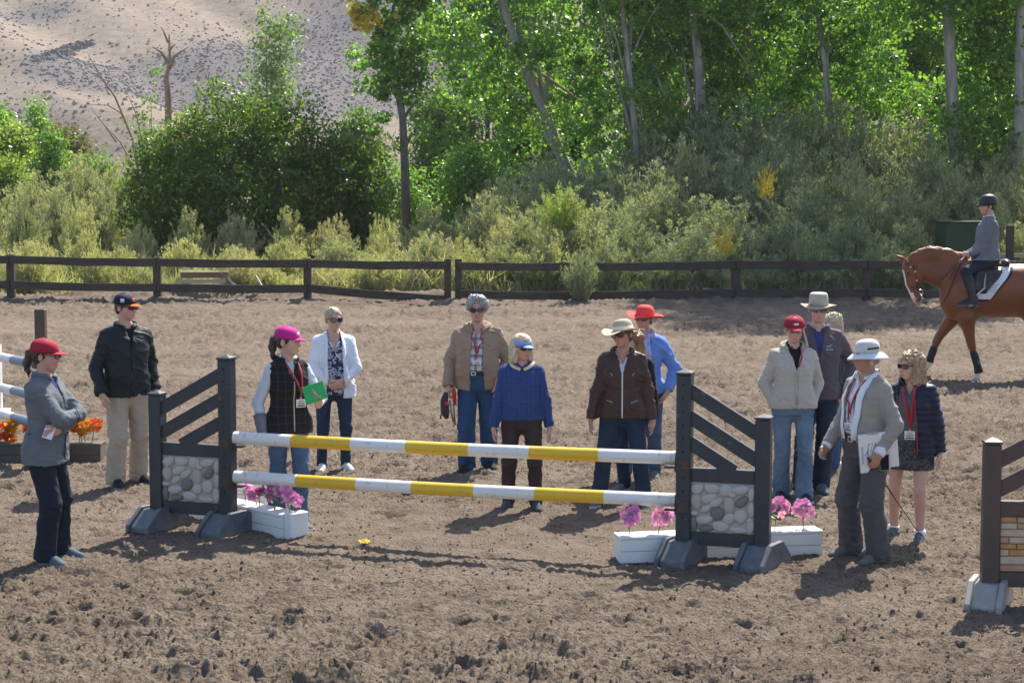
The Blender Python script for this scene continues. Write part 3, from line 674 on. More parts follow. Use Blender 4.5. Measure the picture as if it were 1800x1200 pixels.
STONES = [  # u, w (0..1 across / up), half sizes, tilt, tone
    (.10, .86, .115, .10, .2, 0), (.33, .88, .12, .095, -.2, 0), (.55, .86, .095, .12, -.7, 0), (.78, .88, .135, .085, .1, 0), (.95, .80, .07, .13, 0, 0),
    (.08, .60, .10, .14, .35, 2), (.28, .68, .125, .085, .3, 0), (.64, .78, .07, .055, -.4, 0), (.40, .60, .11, .075, .45, 0), (.60, .56, .085, .15, .12, 2), (.795, .64, .11, .085, .6, 1), (.95, .50, .09, .14, .1, 0),
    (.24, .47, .09, .065, .5, 0), (.06, .37, .075, .05, -.1, 0), (.415, .375, .10, .13, -.25, 1), (.78, .35, .10, .13, .2, 0), (.60, .29, .09, .10, .5, 0), (.22, .25, .135, .085, .1, 0), (.05, .16, .07, .14, .1, 1),
    (.47, .13, .125, .10, -.2, 0), (.24, .075, .115, .062, 0, 1), (.75, .075, .14, .06, -.1, 0), (.94, .15, .075, .15, -.1, 0), (.93, .27, .06, .06, 0, 0)]
def pebble_mesh():
    v = []; f = []; n, m = 14, 5
    for j in range(m):
        e = j / m; r = math.cos(e * math.pi / 2) ** .6; y = -math.sin(e * math.pi / 2)
        for k in range(n):
            a = 2 * math.pi * k / n; w = 1 + .06 * math.sin(2 * a + .6) + .04 * math.sin(3 * a); v.append((r * math.cos(a) * w, y, r * math.sin(a) * w))
    v.append((0, -1, 0))
    for j in range(m - 1): f += [(j * n + k, j * n + (k + 1) % n, (j + 1) * n + (k + 1) % n, (j + 1) * n + k) for k in range(n)]
    f += [((m - 1) * n + k, (m - 1) * n + (k + 1) % n, m * n) for k in range(n)]
    me = bpy.data.meshes.new('stone'); me.from_pydata(v, [], f); me.polygons.foreach_set('use_smooth', [True] * len(f)); return me
PEB = []
for m_ in (STONE_L, STONE_D, STONE_M):
    q = pebble_mesh(); q.materials.append(m_); PEB.append(q)
def standard(name, label, inner, outer, paint, footm, hi_in=1.455, hi_out=1.135, panel='pebble', mirror_panel=False, cups=(.80, .47), group=None):
    """local x runs from the inner to the outer post; -y faces the viewer's side"""
    d = outer - inner; L = Vector((d.x, d.y, 0)).length; rz = math.atan2(d.y, d.x)
    flip = 1
    if abs(rz) > math.pi / 2: flip = -1                     # wing running to the left: build along -x instead
    if flip < 0: rz = math.atan2(-d.y, -d.x)
    th = thing(name, label, 'jump standard', (inner.x, inner.y, gz(inner) - .015), rz, group)
    X = lambda t: flip * t
    PW = .115
    fm = foot_mesh([footm, footm])
    for x, h in ((0, hi_in), (L, hi_out)):
        mb = MB(); mb.box((0, 0, h / 2 + .03), (PW, PW, h - .06)); o = mb.obj('post', paint, th, bevel=.008); o.location = (X(x), 0, 0)
        c = MB(); q = PW / 2 + .004
        c.add([(-q, -q, 0), (q, -q, 0), (q, q, 0), (-q, q, 0), (-q, -q, .018), (q, -q, .018), (q, q, .018), (-q, q, .018), (0, 0, .042)], [(3, 2, 1, 0), (0, 1, 5, 4), (1, 2, 6, 5), (2, 3, 7, 6), (3, 0, 4, 7), (4, 5, 8), (5, 6, 8), (6, 7, 8), (7, 4, 8)])
        cp = c.obj('cap', paint, o); cp.location = (0, 0, h + .002)
        if x == 0 and panel == 'pebble':
            hb = MB()
            for k in range(11): hb.box((0, -PW / 2 - .001, .36 + k * .102), (.013, .004, .013))
            tag(hb.obj('peg_holes', HOLE, o), kind='stuff')
        f = link('foot', fm, th); f.location = (X(x), 0, 0); f.rotation_euler = (0, 0, -.36 - rz * .5); b = f.modifiers.new('bevel', 'BEVEL'); b.width = .006; b.segments = 1
    i0, i1 = PW / 2, L - PW / 2
    def board(a, b, w, t=.045, y=0.0, name='rail'):
        a, b = Vector(a), Vector(b); e = (b - a); n = Vector((-e.z, 0, e.x)).normalized() * w / 2
        mb = MB(); mb.prism([(X(p.x), p.z) for p in (a - n, b - n, b + n, a + n)], y - t / 2, y + t / 2); return mb.obj(name, paint, th, bevel=.005)
    zc1, zc0 = .690, .200
    board((i0, 0, zc1), (i1, 0, zc1), .105, .07, 0, 'crossbar'); board((i0, 0, zc0), (i1, 0, zc0), .105, .07, 0, 'crossbar')
    dz = hi_in - hi_out
    for k, (zi, tend) in enumerate(((hi_in - .115, 1.0), (hi_in - .318, 1.0), (hi_in - .515, .66))):
        zo = zi - dz; a = Vector((i0 - .02, 0, zi)); b = Vector((i1 + .02, 0, zo)); e = a.lerp(b, tend)
        pass
        board(a, e, .105, .042, -.012)
    # the panel between the crossbars
    z0, z1 = zc0 + .053, zc1 - .053; w = i1 - i0
    if panel == 'pebble':
        mb = MB(); mb.box((X((i0 + i1) / 2), .004, (z0 + z1) / 2), (w, .05, z1 - z0)); pn = mb.obj('stone_panel', MORTAR, th)
        for u, v, a, b, tilt, tone in STONES:
            if flip * (1) < 0 and False: u = 1 - u
            o = link('stone', PEB[tone], pn)
            px = (i0 + w * u) if flip > 0 else -(i1 - w * u)
            aa, bb = a * .535, b * .47
            aa = min(aa, (w * min(u, 1 - u)) + .004) ; bb = min(bb, (z1 - z0) * min(v, 1 - v) + .004)
            o.location = (px, -.020, z0 + (z1 - z0) * v); o.scale = (aa, .022 + .008 * random.random(), bb); o.rotation_euler = (0, -tilt, 0)
    else:
        mb = MB(); mb.box((X((i0 + i1) / 2), .01, (z0 + z1) / 2), (w, .04, z1 - z0)); pn = mb.obj('stone_panel', M('tan_mortar', (.40, .27, .18), (.33, .22, .145), 30, .95), th)
        r = random.Random(4); z = z0 + .003
        while z < z1 - .012:
            hgt = min(r.uniform(.040, .075), z1 - z - .002)
            if z1 - z - hgt < .02: hgt = z1 - z - .002
            x = i0 + .002
            while x < i1 - .01:
                ln = min(r.uniform(.10, .30), i1 - x - .002)
                if i1 - x - ln < .05: ln = i1 - x - .002
                mb = MB(); y = -.010 - r.uniform(.004, .018)
                cx, cz = X(x + ln / 2), z + hgt / 2
                mb.box((cx, (y + 0) / 2, cz), (ln - .005, abs(y) + .02, hgt - .005), None)
                o = mb.obj('stone', r.choice(LEDGE), pn, bevel=.005); x += ln
            z += hgt
    for zc in cups:
        mb = MB(); mb.box((X(-PW / 2 - .004), -.005, zc - .035), (.008, .095, .12)); mb.box((X(-PW / 2 - .05), -.005, zc - .062), (.09, .085, .012))
        mb.box((X(0), -PW / 2 - .004, zc - .03), (.085, .006, .085)) if panel == 'pebble' else None
        mb.obj('pole_cup', CUPM, th, bevel=.003)
    return th, L
LEDGE = [M('sandstone_tan', (.48, .30, .18), (.40, .24, .14), 18, .85, .5, 70, .006), M('sandstone_pink', (.46, .26, .18), (.38, .21, .145), 18, .85, .5, 70, .006),
         M('sandstone_cream', (.54, .41, .29), (.45, .34, .24), 18, .85, .5, 70, .006), M('sandstone_orange', (.50, .27, .11), (.42, .22, .09), 18, .85, .5, 70, .006)]
LI, LO = g(402, 936), g(280, 927); RI, RO = g(1202, 984), g(1340, 993)
standard('jump_standard', 'charcoal jump wing with a pebble panel near the woman in the pink cap', LI, LO, SLATE, SLATE_F, group='pebble panel jump wings')
standard('jump_standard', 'charcoal jump wing with a pebble panel standing before the long white flower box', RI, RO, SLATE, SLATE_F, group='pebble panel jump wings')
BI = g(1738, 1062); d_ = (RO - RI).normalized(); BO = BI + Vector((.66, -.06, 0))
# the brown wing shows its low outer post; it climbs to the tall post outside the frame
standard('jump_standard', 'brown jump wing with grey feet and a panel of stacked sandstone', BO, BI, BROWNP, GREY_F, panel='ledge', cups=(.8,), hi_out=1.135)
def pole(name, label, a, b, rad, colours, cuts, group=None, bow=.012):
    th = thing(name, label, 'jump pole', a, 0, group)
    d = b - a; mb = MB(); n = 14; cuts = [0] + cuts + [1]; t = []
    for i in range(len(cuts) - 1):
        m = max(2, int((cuts[i + 1] - cuts[i]) * 18))
        t += [(cuts[i] + (cuts[i + 1] - cuts[i]) * k / m, i) for k in range(m)]
    t.append((1, len(cuts) - 2)); up = Vector((0, 0, 1)); sd = d.cross(up).normalized(); up2 = sd.cross(d).normalized(); vs = []; fs = []; mi = []
    for tt, i in t:
        c = d * tt - up2 * bow * math.sin(math.pi * tt)
        vs += [c + (sd * math.cos(6.2832 * k / n) + up2 * math.sin(6.2832 * k / n)) * rad for k in range(n)]
    for j in range(len(t) - 1):
        fs += [(j * n + k, j * n + (k + 1) % n, (j + 1) * n + (k + 1) % n, (j + 1) * n + k) for k in range(n)]; mi += [t[j][1] % 2] * n
    e = len(fs); me = bpy.data.meshes.new('rail')
    fs += [tuple(range(n)), tuple((len(t) - 1) * n + k for k in range(n))]; mi += [2, 2]
    me.from_pydata([tuple(v) for v in vs], [], fs)
    for c in colours: me.materials.append(c)
    me.polygons.foreach_set('material_index', mi); me.polygons.foreach_set('use_smooth', [True] * e + [False, False]); me.update()
    link('rail', me, th); return th
WHITEP = wood_mat('white_pole_paint', (.74, .73, .70), (.66, .65, .62), .4, .15, (.15, 1, 1), (.36, .31, .25), .57, .72)
YELLP = wood_mat('yellow_pole_paint', (.72, .46, .035), (.66, .41, .03), .4, .15, (.15, 1, 1), (.40, .26, .06), .60, .74)
BLUEP = wood_mat('slate_blue_pole_paint', (.155, .20, .25), (.19, .235, .28), .45, .15, (.15, 1, 1), (.36, .36, .36), .68, .8)
ENDG = M('end_grain', (.30, .20, .11), (.20, .13, .07), 30, .9)
def span(z):
    a = LI + Vector((0, 0, gz(LI) + z)); b = RI + Vector((0, 0, gz(RI) + z)); d = (b - a).normalized()
    return a + d * .064, b - d * .064
CUT = [.139, .280, .408, .550, .685, .836]
a_, b_ = span(.795); pole('jump_pole', 'upper yellow and white striped pole resting on the jump cups', a_, b_, .052, [WHITEP, YELLP, ENDG], CUT, 'yellow and white jump poles')
a_, b_ = span(.468); pole('jump_pole', 'lower yellow and white striped pole resting on the jump cups', a_, b_, .052, [WHITEP, YELLP, ENDG], [c + .012 for c in CUT], 'yellow and white jump poles')

# ------------------------------------------------------------------ white flower boxes
WHITEB = wood_mat('white_box_paint', (.74, .735, .72), (.68, .675, .66), .5, .3, (.3, 1, 1), (.45, .41, .36), .66, .76)
def flower_box(label, p0, p1, depth, h, mat, group=None, endpost=False, name='flower_box', planks=2, depth_dir=1):
    """p0..p1 the foot of the front face, seen from the camera side"""
    d = p1 - p0; L = d.length; rz = math.atan2(d.y, d.x); th = thing(name, label, 'flower box', (p0.x, p0.y, gz((p0 + p1) / 2) - .02), rz, group)
    t = .022; hp = h / planks
    for side in (0, 1):
        for k in range(planks):
            mb = MB(); mb.box((L / 2, depth * side + (t / 2 if side == 0 else -t / 2), hp * (k + .5)), (L - .001, t, hp - .004)); mb.obj('plank', mat, th, bevel=.002)
    for x in (t / 2, L - t / 2):
        mb = MB(); mb.box((x, depth / 2, h / 2), (t, depth - 2 * t - .002, h - .004)); mb.obj('end_board', mat, th, bevel=.004)
    mb = MB(); mb.box((L / 2, depth / 2, h + .011), (L + .006, depth + .006, t)); mb.obj('top_board', mat, th, bevel=.004)
    if endpost:
        mb = MB(); mb.box((L + .052, depth * .5, h / 2 + .02), (.10, depth * .9, h + .05)); mb.obj('end_post', mat, th, bevel=.008)
    return th, rz
rb0, rb1 = g(1090, 986), g(1446, 973)
flower_box('long straight white flower box carrying four pink flowers', rb0, rb1, .21, .185, WHITEB)
lb1, lb0 = g(497, 946), g(318, 904)
flower_box('white flower box set slantwise behind the wing nearest the woman in the pink cap', lb0, lb1, .20, .185, WHITEB, None, True)
wb0, wb1 = g(385, 893), g(466, 898)
flower_box('taller white box standing on end behind the pink flowers of the slanted box', wb0, wb1, .22, .30, WHITEB, None, False, 'white_box', 2)
SLEEPER = wood_mat('weathered_sleeper', (.085, .068, .056), (.13, .105, .085), .85, .6, (.2, 1, 1), (.24, .21, .18), .62, .74)
mg0, mg1 = g(-120, 812), g(177, 812)
flower_box('long dark weathered timber box holding orange flowers behind the woman with folded arms', mg0, mg1, .26, .19, SLEEPER)
# ------------------------------------------------------------------ artificial flowers
PINK = leaf_mat('pink_petal', (.62, .18, .66), (.76, .36, .82), (.84, .60, .84), .4, .6, 4, .3, 1.2)
PINKD = leaf_mat('dark_pink_petal', (.35, .03, .22), (.55, .10, .36), None, .3, .6, 4, .3, 1.0)
ORNG = leaf_mat('orange_petal', (.75, .13, .02), (.85, .20, .03), (.80, .09, .02), .3, .6, 4, .3, 1.0)
GOLD = leaf_mat('golden_petal', (.85, .36, .02), (.88, .45, .03), (.85, .28, .02), .3, .6, 4, .3, 1.0)
FSTEM = M('flower_stem', (.09, .15, .04), (.06, .10, .03), 8, .6)
FLEAF = leaf_mat('flower_leaf', (.14, .22, .06), (.20, .30, .09), None, .3, .5)
CORE = M('flower_throat', (.75, .30, .22), (.65, .22, .2), 20, .6)
def blossom(mb, c, r, up, npet=6, mi=0):
    """an open bloom of broad curled petals"""
    up = Vector(up).normalized(); a = up.orthogonal().normalized(); b = up.cross(a)
    for k in range(npet):
        an = 6.2832 * k / npet + random.uniform(-.2, .2); o = a * math.cos(an) + b * math.sin(an); s = up.cross(o)
        rr = r * random.uniform(.85, 1.15); el = random.uniform(.15, .55)
        p1 = c + (o * .45 + up * el * .5) * rr; p2 = c + (o + up * el) * rr
        w = rr * .42
        mb.add([c, p1 - s * w, p1 + s * w, p1 + up * rr * .05 , p2 - s * w * .75, p2 + s * w * .75, p2 + o * rr * .18 - up * rr * .1], [(0, 1, 3), (0, 3, 2), (1, 4, 3), (2, 3, 5), (3, 4, 6), (3, 6, 5)], mi)
def pompon(mb, c, r, n=70, mi=0):
    V = ball(n)
    for v in V:
        v = Vector(v); s = v.orthogonal().normalized(); p = c + v * r * random.uniform(.55, 1)
        t = v.cross(s); w = r * .28; e = v * r * .3
        mb.add([p - e, p + s * w, p + e + t * w * .3, p - s * w], [(0, 1, 2, 3)], mi)
def flower(base, top, size, label, mats=(None,), kind='pink', group=None, cluster=6, leaves_n=2):
    th = thing('artificial_flower', label, 'artificial flower', base, 0, group); e = top - base
    mb = MB(); pts = [Vector((0, 0, -.05)), e * .5 + Vector((random.uniform(-.02, .02), 0, 0)), e * .93]; mb.tube(pts, .0045, 5); mb.obj('stem', FSTEM, th, True)
    mb = MB()
    if kind == 'pink':
        for k in range(cluster):
            v = Vector(ball(1)[0]); v.z = v.z * .6; c = e + Vector((v.x * size * .75, v.y * size * .55, v.z * size * 1.1)); blossom(mb, c, size * random.uniform(.5, .7), v + Vector((0, -.7, .3)), 6, 0)
    else: pompon(mb, e, size * 1.45, 110)
    mb.obj('blossom', mats[0], th)
    for k in range(leaves_n):
        a = random.uniform(0, 6.28); d = Vector((math.cos(a), math.sin(a) * .5, .45)); p = e * random.uniform(.45, .8); s = d.cross(Vector((0, 0, 1))).normalized() * .022
        mb = MB(); L = random.uniform(.09, .14); mb.add([p, p + d * L * .5 - s, p + d * L - Vector((0, 0, .02)), p + d * L * .5 + s], [(0, 1, 2, 3)]); mb.obj('leaf', FLEAF, th)
def on_line(a, b, px, zt, off):
    """point on the box top above the foot line a-b where that line passes the pixel column"""
    best = min((abs(at_px(a.lerp(b, k / 200)) - px), k) for k in range(201))[1]; p = a.lerp(b, best / 200); d = (b - a).normalized(); n = Vector((-d.y, d.x, 0))
    q = p + n * off; q.z = zt; return q
def at_px(p): return 900 + p.x / (p.y * math.cos(PITCH) + (CAM_H - p.z) * math.sin(PITCH)) * FPX
PF = 'pink artificial flowers stuck in the white boxes'
for px, tpx, trow, sz, lab in ((1110, 1107, 905, .058, 'leftmost of the two pink flowers between pole end and wing on the long white box'), (1161, 1166, 904, .060, 'pink flower closest to the pole end on the long white box'),
                              (1368, 1371, 890, .056, 'pink flower with two broad leaves just past the wing on the long white box'), (1420, 1413, 896, .062, 'wide pink flower nearest the far end of the long white box')):
    b = on_line(rb0, rb1, px, gz(rb0) + .19, .10); flower(b, at(tpx, trow, b.y), sz * 1.25, lab, (PINK,), 'pink', PF, 9)
for px, tpx, trow, sz, m_, lab in ((414, 428, 858, .058, PINK, 'pale pink flower right beside the tall post above the slanted white box'), (438, 444, 866, .052, PINK, 'pink flower second from the tall post on the slanted white box'), (440, 457, 862, .034, PINKD, 'deep magenta bud low in the row of flowers on the slanted box'),
                              (466, 480, 866, .055, PINK, 'lilac flower in the middle of the slanted white box'), (467, 470, 852, .04, PINKD, 'small dark pink flower behind the lilac one on the slanted box'), (494, 500, 868, .062, PINK, 'large pink flower before the jeans near the end of the slanted box'), (495, 519, 881, .052, PINK, 'pale pink flower leaning out past the end of the slanted box')):
    b = on_line(lb0, lb1, px, gz(lb1) + .20, .10); flower(b, at(tpx, trow, b.y), sz * 1.2, lab, (m_,), 'pink', PF, 7)
MF = 'orange artificial flowers in the timber box'
for px, tpx, trow, sz, m_, lab in ((2, 4, 757, .062, ORNG, 'big red-orange flower at the left edge of the timber box'), (18, 20, 749, .05, GOLD, 'golden flower beside the big red-orange one'), (14, 18, 772, .045, ORNG, 'low red-orange flower under the golden one'), (50, 51, 748, .05, ORNG, 'orange flower just behind the back of the woman with folded arms'),
                              (136, 132, 745, .055, ORNG, 'orange flower in front of the folded arms side of the woman'), (146, 148, 749, .058, GOLD, 'golden flower in the middle of the right bunch'), (140, 143, 757, .035, ORNG, 'small orange flower low in the right bunch'), (156, 169, 746, .046, ORNG, 'single orange flower leaning out at the right end of the timber box'), (96, 98, 752, .05, GOLD, 'golden flower mostly hidden behind the woman with folded arms')):
    b = on_line(mg0, mg1, px, gz(mg1) + .19, .13); flower(b, at(tpx, trow, b.y), sz, lab, (m_,), 'pom', MF, 1, 3)

# ------------------------------------------------------------------ the blue and white jump at the edge
post0 = g(77, 820); pz = at(77, 543, post0.y).z
th = thing('jump_standard', 'tall plain brown jump post behind the woman with folded arms', 'jump standard', post0)
mb = MB(); mb.box((0, 0, pz / 2), (.105, .105, pz)); mb.obj('post', BROWNP, th, bevel=.008)
o = link('foot', foot_mesh([BROWNP, BROWNP]), th)
mb = MB()
for zc in (1.18, .86, .58): mb.box((-.06, -.02, zc - .06), (.10, .10, .015)); mb.box((-.054, -.02, zc - .02), (.006, .10, .09))
mb.obj('pole_cup', CUPM, th)
for k, (r0, r1, lab) in enumerate(((619, 634, 'topmost'), (668, 690, 'middle'), (712, 738, 'lowest'))):
    zb = at(68, r1 + 6, post0.y).z; b = Vector((post0.x - .055, post0.y - .02, zb))
    # its level line runs away to the left; the far end lies where the sight line meets the same height
    a = at(0, r0, post0.y + .9); far = b + (Vector((a.x, a.y, zb)) - b).normalized() * 3.6; far.z = zb
    pole('jump_pole', lab + ' of the three slate blue and white poles at the arena edge', b, far, .05, [WHITEP, BLUEP, ENDG], [.035, .19, .36, .52, .68, .84], 'slate blue and white poles')
wp = g(-3, 731); th = thing('white_post', 'white painted post with a small foot beyond the blue and white poles', 'post', wp)
mb = MB(); mb.box((0, 0, .45), (.10, .10, .9)); mb.obj('upright', WHITEB, th, bevel=.006); mb = MB(); mb.box((0, 0, .04), (.22, .4, .08)); mb.obj('foot', WHITEB, th, bevel=.01)

# ------------------------------------------------------------------ odds and ends beyond the fence
OLDW = wood_mat('old_brown_board', (.22, .115, .06), (.28, .16, .09), .8, .4, (.2, 1, 1))
GREYW = wood_mat('bleached_wood', (.42, .39, .35), (.52, .49, .45), .8, .4, (.2, 1, 1))
q = at(358, 520, 45.75); Y = q.y; th = thing('wooden_trestle', 'old wooden trestle with a brown top board lying in the weeds behind the fence', 'trestle', (q.x, Y, 0))
P = lambda px, row, dy=0.0: at(px, row, Y + dy) - Vector((q.x, Y, 0))
mb = MB(); a, b = P(318, 484), P(399, 484); mb.box((a + b) / 2, (b.x - a.x, .04, .13)); mb.obj('top_board', OLDW, th, bevel=.005)
mb = MB(); a, b = P(316, 478, .02), P(401, 478, .02); mb.box((a + b) / 2, (b.x - a.x + .04, .16, .03)); mb.obj('cap_board', GREYW, th, bevel=.004)
mb = MB(); a, b = P(318, 494, .1), P(396, 494, .1); mb.box((a + b) / 2, (b.x - a.x, .03, .10)); mb.obj('lower_board', GREYW, th, bevel=.004)
for (x0, y0), (x1, y1) in (((399, 486), (428, 524)), ((408, 496), (440, 524)), ((318, 486), (316, 524))):
    mb = MB(); mb.tube([P(x0, y0, .05), P(x1, y1, .02)], .028, 4); mb.obj('leg', GREYW, th)
q = at(460, 520, 45.7); mb = MB(); a, b = at(449, 484, q.y), at(476, 528, q.y); e = (b - a)
Mx = e.to_track_quat('Z', 'Y').to_matrix(); mb.box((a + b) / 2, (.14, .04, e.length), Mx); tag(mb.obj('bleached_plank', GREYW, None, bevel=.005), 'pale bleached plank leaning behind the lower fence rail', 'plank')
for px, w_, lab in ((449, .5, 'orange-brown broken board half buried in the weeds below the leaning plank'),):
    c = at(470, 521, 45.45); mb = MB(); mb.box(c, (.55, .1, .09), Matrix.Rotation(.12, 3, 'Y')); tag(mb.obj('broken_board', OLDW, None, bevel=.006), lab, 'board')
for px0, px1, row0, row1, lab in ((757, 764, 416, 450, 'left of two thin pale posts standing in the weeds above the fence'), (786, 793, 418, 452, 'right of two thin pale posts standing in the weeds above the fence')):
    c0 = at((px0 + px1) / 2, row0, 49.5); mb = MB(); mb.box((c0.x, 49.5, c0.z / 2), (.11, .11, c0.z)); tag(mb.obj('pale_post', M('pale_grey_post', (.45, .46, .44), (.36, .37, .36), 6, .8), None, bevel=.006), lab, 'post', 'pale posts in the weeds')
GREENP = M('dark_green_paint', (.022, .055, .022), (.015, .038, .016), 2, .7, .2, 40)
a, b = at(1663, 392, 46.8), at(1737, 440, 46.8); th = thing('green_shed', 'dark green box shed behind the fence beside the rider', 'shed', ((a.x + b.x) / 2, 47.4, 0))
mb = MB(); mb.box((0, 0, a.z / 2), (b.x - a.x, 1.2, a.z)); mb.obj('wall', GREENP, th, bevel=.01)
mb = MB(); mb.box((0, 0, a.z + .022), (b.x - a.x + .08, 1.28, .04)); mb.obj('roof', GREENP, th, bevel=.01)
c = at(1776, 396, 46); mb = MB(); mb.box((c.x, 46, c.z / 2), (.17, .17, c.z)); tag(mb.obj('wooden_post', FENCE, None, bevel=.01), 'taller brown wooden post behind the back of the rider', 'post')
c = at(1800, 449, 46.3); mb = MB()
th = thing('wooden_rail', 'pale yellowish rail on short posts beyond the fence behind the rider', 'rail', (c.x, 46.3, 0))
mb.box((.3, 0, c.z), (1.9, .06, .11)); mb.obj('rail', M('pale_rail', (.42, .36, .20), (.34, .29, .16), 5, .8), th, bevel=.008)
for x in (-.5, 1.1): mb = MB(); mb.box((x, .062, c.z / 2), (.1, .06, c.z)); mb.obj('post', OLDW, th, bevel=.008)
# a yellow petal on the dirt
p = g(640, 961); mb = MB()
for k in range(4): blossom(mb, Vector((p.x + random.uniform(-.025, .025), p.y + random.uniform(-.03, .03), gz(p) + .03)), .024, (random.uniform(-.5, .5), -.5, 1), 5)
tag(mb.obj('fallen_petals', leaf_mat('yellow_petal', (.80, .55, .02), (.85, .62, .04), None, .3, .6), None), 'small bunch of yellow petals dropped on the dirt in front of the poles', 'petals')
# ------------------------------------------------------------------ bodies and cloth: smooth solids on a grid, meshed by surface nets
class Grid:
    def __init__(s, xs, ys, zs):
        s.ax = [np.asarray(a, np.float32) for a in (xs, ys, zs)]
        s.D = np.ones([len(a) for a in s.ax], np.float32)
    def sub(s, lo, hi, m):
        return tuple(slice(max(0, int(np.searchsorted(a, l - m)) - 1), int(np.searchsorted(a, h + m)) + 1) for a, l, h in zip(s.ax, lo, hi))
    def pts(s, sl): return [a[q].reshape([-1 if i == k else 1 for i in range(3)]) for k, (a, q) in enumerate(zip(s.ax, sl))]
    def put(s, sl, d, k):
        a = s.D[sl]
        if a.size == 0: return
        h = np.maximum(k - np.abs(a - d), 0) / max(k, 1e-6); s.D[sl] = np.minimum(a, d) - h * h * k * .25
    def cone(s, p, q, r1, r2, k=.02, flat=False, sq=None):
        """tapered limb from p to q; flat cuts it square at q; sq = (direction, factor) widens it that way"""
        p, q = np.array(p, np.float32), np.array(q, np.float32); R_ = max(r1, r2) * (sq[1] if sq else 1)
        lo, hi = np.minimum(p, q) - R_, np.maximum(p, q) + R_; sl = s.sub(lo, hi, k + .03); x, y, z = s.pts(sl)
        d = q - p; L2 = float(d @ d) + 1e-9; px, py, pz = x - p[0], y - p[1], z - p[2]
        t = np.clip((px * d[0] + py * d[1] + pz * d[2]) / L2, 0, 1)
        ex, ey, ez = px - t * d[0], py - t * d[1], pz - t * d[2]
        if sq:
            u = np.array(sq[0], np.float32); u /= np.linalg.norm(u); w = ex * u[0] + ey * u[1] + ez * u[2]; c = 1 / sq[1] - 1
            ex, ey, ez = ex + w * c * u[0], ey + w * c * u[1], ez + w * c * u[2]
        dist = np.sqrt(ex * ex + ey * ey + ez * ez) - (r1 + (r2 - r1) * t)
        if flat: dist = np.maximum(dist, ((x - q[0]) * d[0] + (y - q[1]) * d[1] + (z - q[2]) * d[2]) / math.sqrt(L2))
        s.put(sl, dist, k)
    def ell(s, c, r, k=.02, M3=None, cut=False):
        c = np.array(c, np.float32); r = np.array(r, np.float32); R_ = float(r.max()); sl = s.sub(c - R_, c + R_, k + .03); x, y, z = s.pts(sl)
        x, y, z = x - c[0], y - c[1], z - c[2]
        if M3 is not None:
            A = np.array(M3, np.float32).T; x, y, z = (A[0, 0] * x + A[0, 1] * y + A[0, 2] * z, A[1, 0] * x + A[1, 1] * y + A[1, 2] * z, A[2, 0] * x + A[2, 1] * y + A[2, 2] * z)
        k0 = np.sqrt((x / r[0]) ** 2 + (y / r[1]) ** 2 + (z / r[2]) ** 2); k1 = np.sqrt((x / r[0] ** 2) ** 2 + (y / r[1] ** 2) ** 2 + (z / r[2] ** 2) ** 2)
        d = np.where(k1 > 1e-6, k0 * (k0 - 1) / np.maximum(k1, 1e-6), -R_)
        if cut:
            a = s.D[sl]; e = -d; h = np.maximum(k - np.abs(a - e), 0) / max(k, 1e-6); s.D[sl] = np.maximum(a, e) + h * h * k * .25
        else: s.put(sl, d, k)
    def loft(s, sec, k=.02, pw=2.3):
        """sections (z, cx, cy, rx, ry), flat top and bottom"""
        sec = np.array(sorted(sec), np.float32); z0, z1 = sec[0, 0], sec[-1, 0]
        lo = np.array([(sec[:, 1] - sec[:, 3]).min(), (sec[:, 2] - sec[:, 4]).min(), z0]); hi = np.array([(sec[:, 1] + sec[:, 3]).max(), (sec[:, 2] + sec[:, 4]).max(), z1])
        sl = s.sub(lo, hi, k + .04); x, y, z = s.pts(sl); zz = z.ravel()
        f = [smooth_interp(zz, sec[:, 0], sec[:, j]).reshape(1, 1, -1) for j in range(1, 5)]
        u, v = np.abs((x - f[0]) / f[2]), np.abs((y - f[1]) / f[3]); rr = (u ** pw + v ** pw) ** (1 / pw)
        d = (rr - 1) * np.minimum(f[2], f[3]) * 1.0
        d = np.maximum(d, np.maximum(z0 - z, z - z1)); s.put(sl, d.astype(np.float32), k)
    def cut(s, fn):
        x, y, z = s.pts((slice(None),) * 3); s.D = np.maximum(s.D, fn(x, y, z)).astype(np.float32)
    def mesh(s):
        D = s.D; S = D < 0; n = D.shape
        c = np.zeros([a - 1 for a in n], np.int8)
        for a in (0, 1):
            for b in (0, 1):
                for e in (0, 1): c += S[a:n[0] - 1 + a, b:n[1] - 1 + b, e:n[2] - 1 + e]
        act = np.argwhere((c > 0) & (c < 8)); m = len(act)
        if m == 0: return np.zeros((0, 3)), np.zeros((0, 4), int)
        ids = np.full(c.shape, -1, np.int32); ids[tuple(act.T)] = np.arange(m)
        acc = np.zeros((m, 3), np.float32); cnt = np.zeros(m, np.float32)
        for ax in range(3):
            for a in (0, 1):
                for b in (0, 1):
                    o = [0, 0, 0]; o[(ax + 1) % 3] = a; o[(ax + 2) % 3] = b; p = act + o; q = p.copy(); q[:, ax] += 1
                    d0, d1 = D[tuple(p.T)], D[tuple(q.T)]; x = (d0 < 0) != (d1 < 0); t = np.where(x, d0 / np.where(x, d0 - d1, 1), 0)
                    v = p.astype(np.float32); v[:, ax] += t; acc += v * x[:, None]; cnt += x
        V = acc / cnt[:, None]
        V = np.stack([np.interp(V[:, k], np.arange(len(s.ax[k])), s.ax[k]) for k in range(3)], -1)
        Fs = []
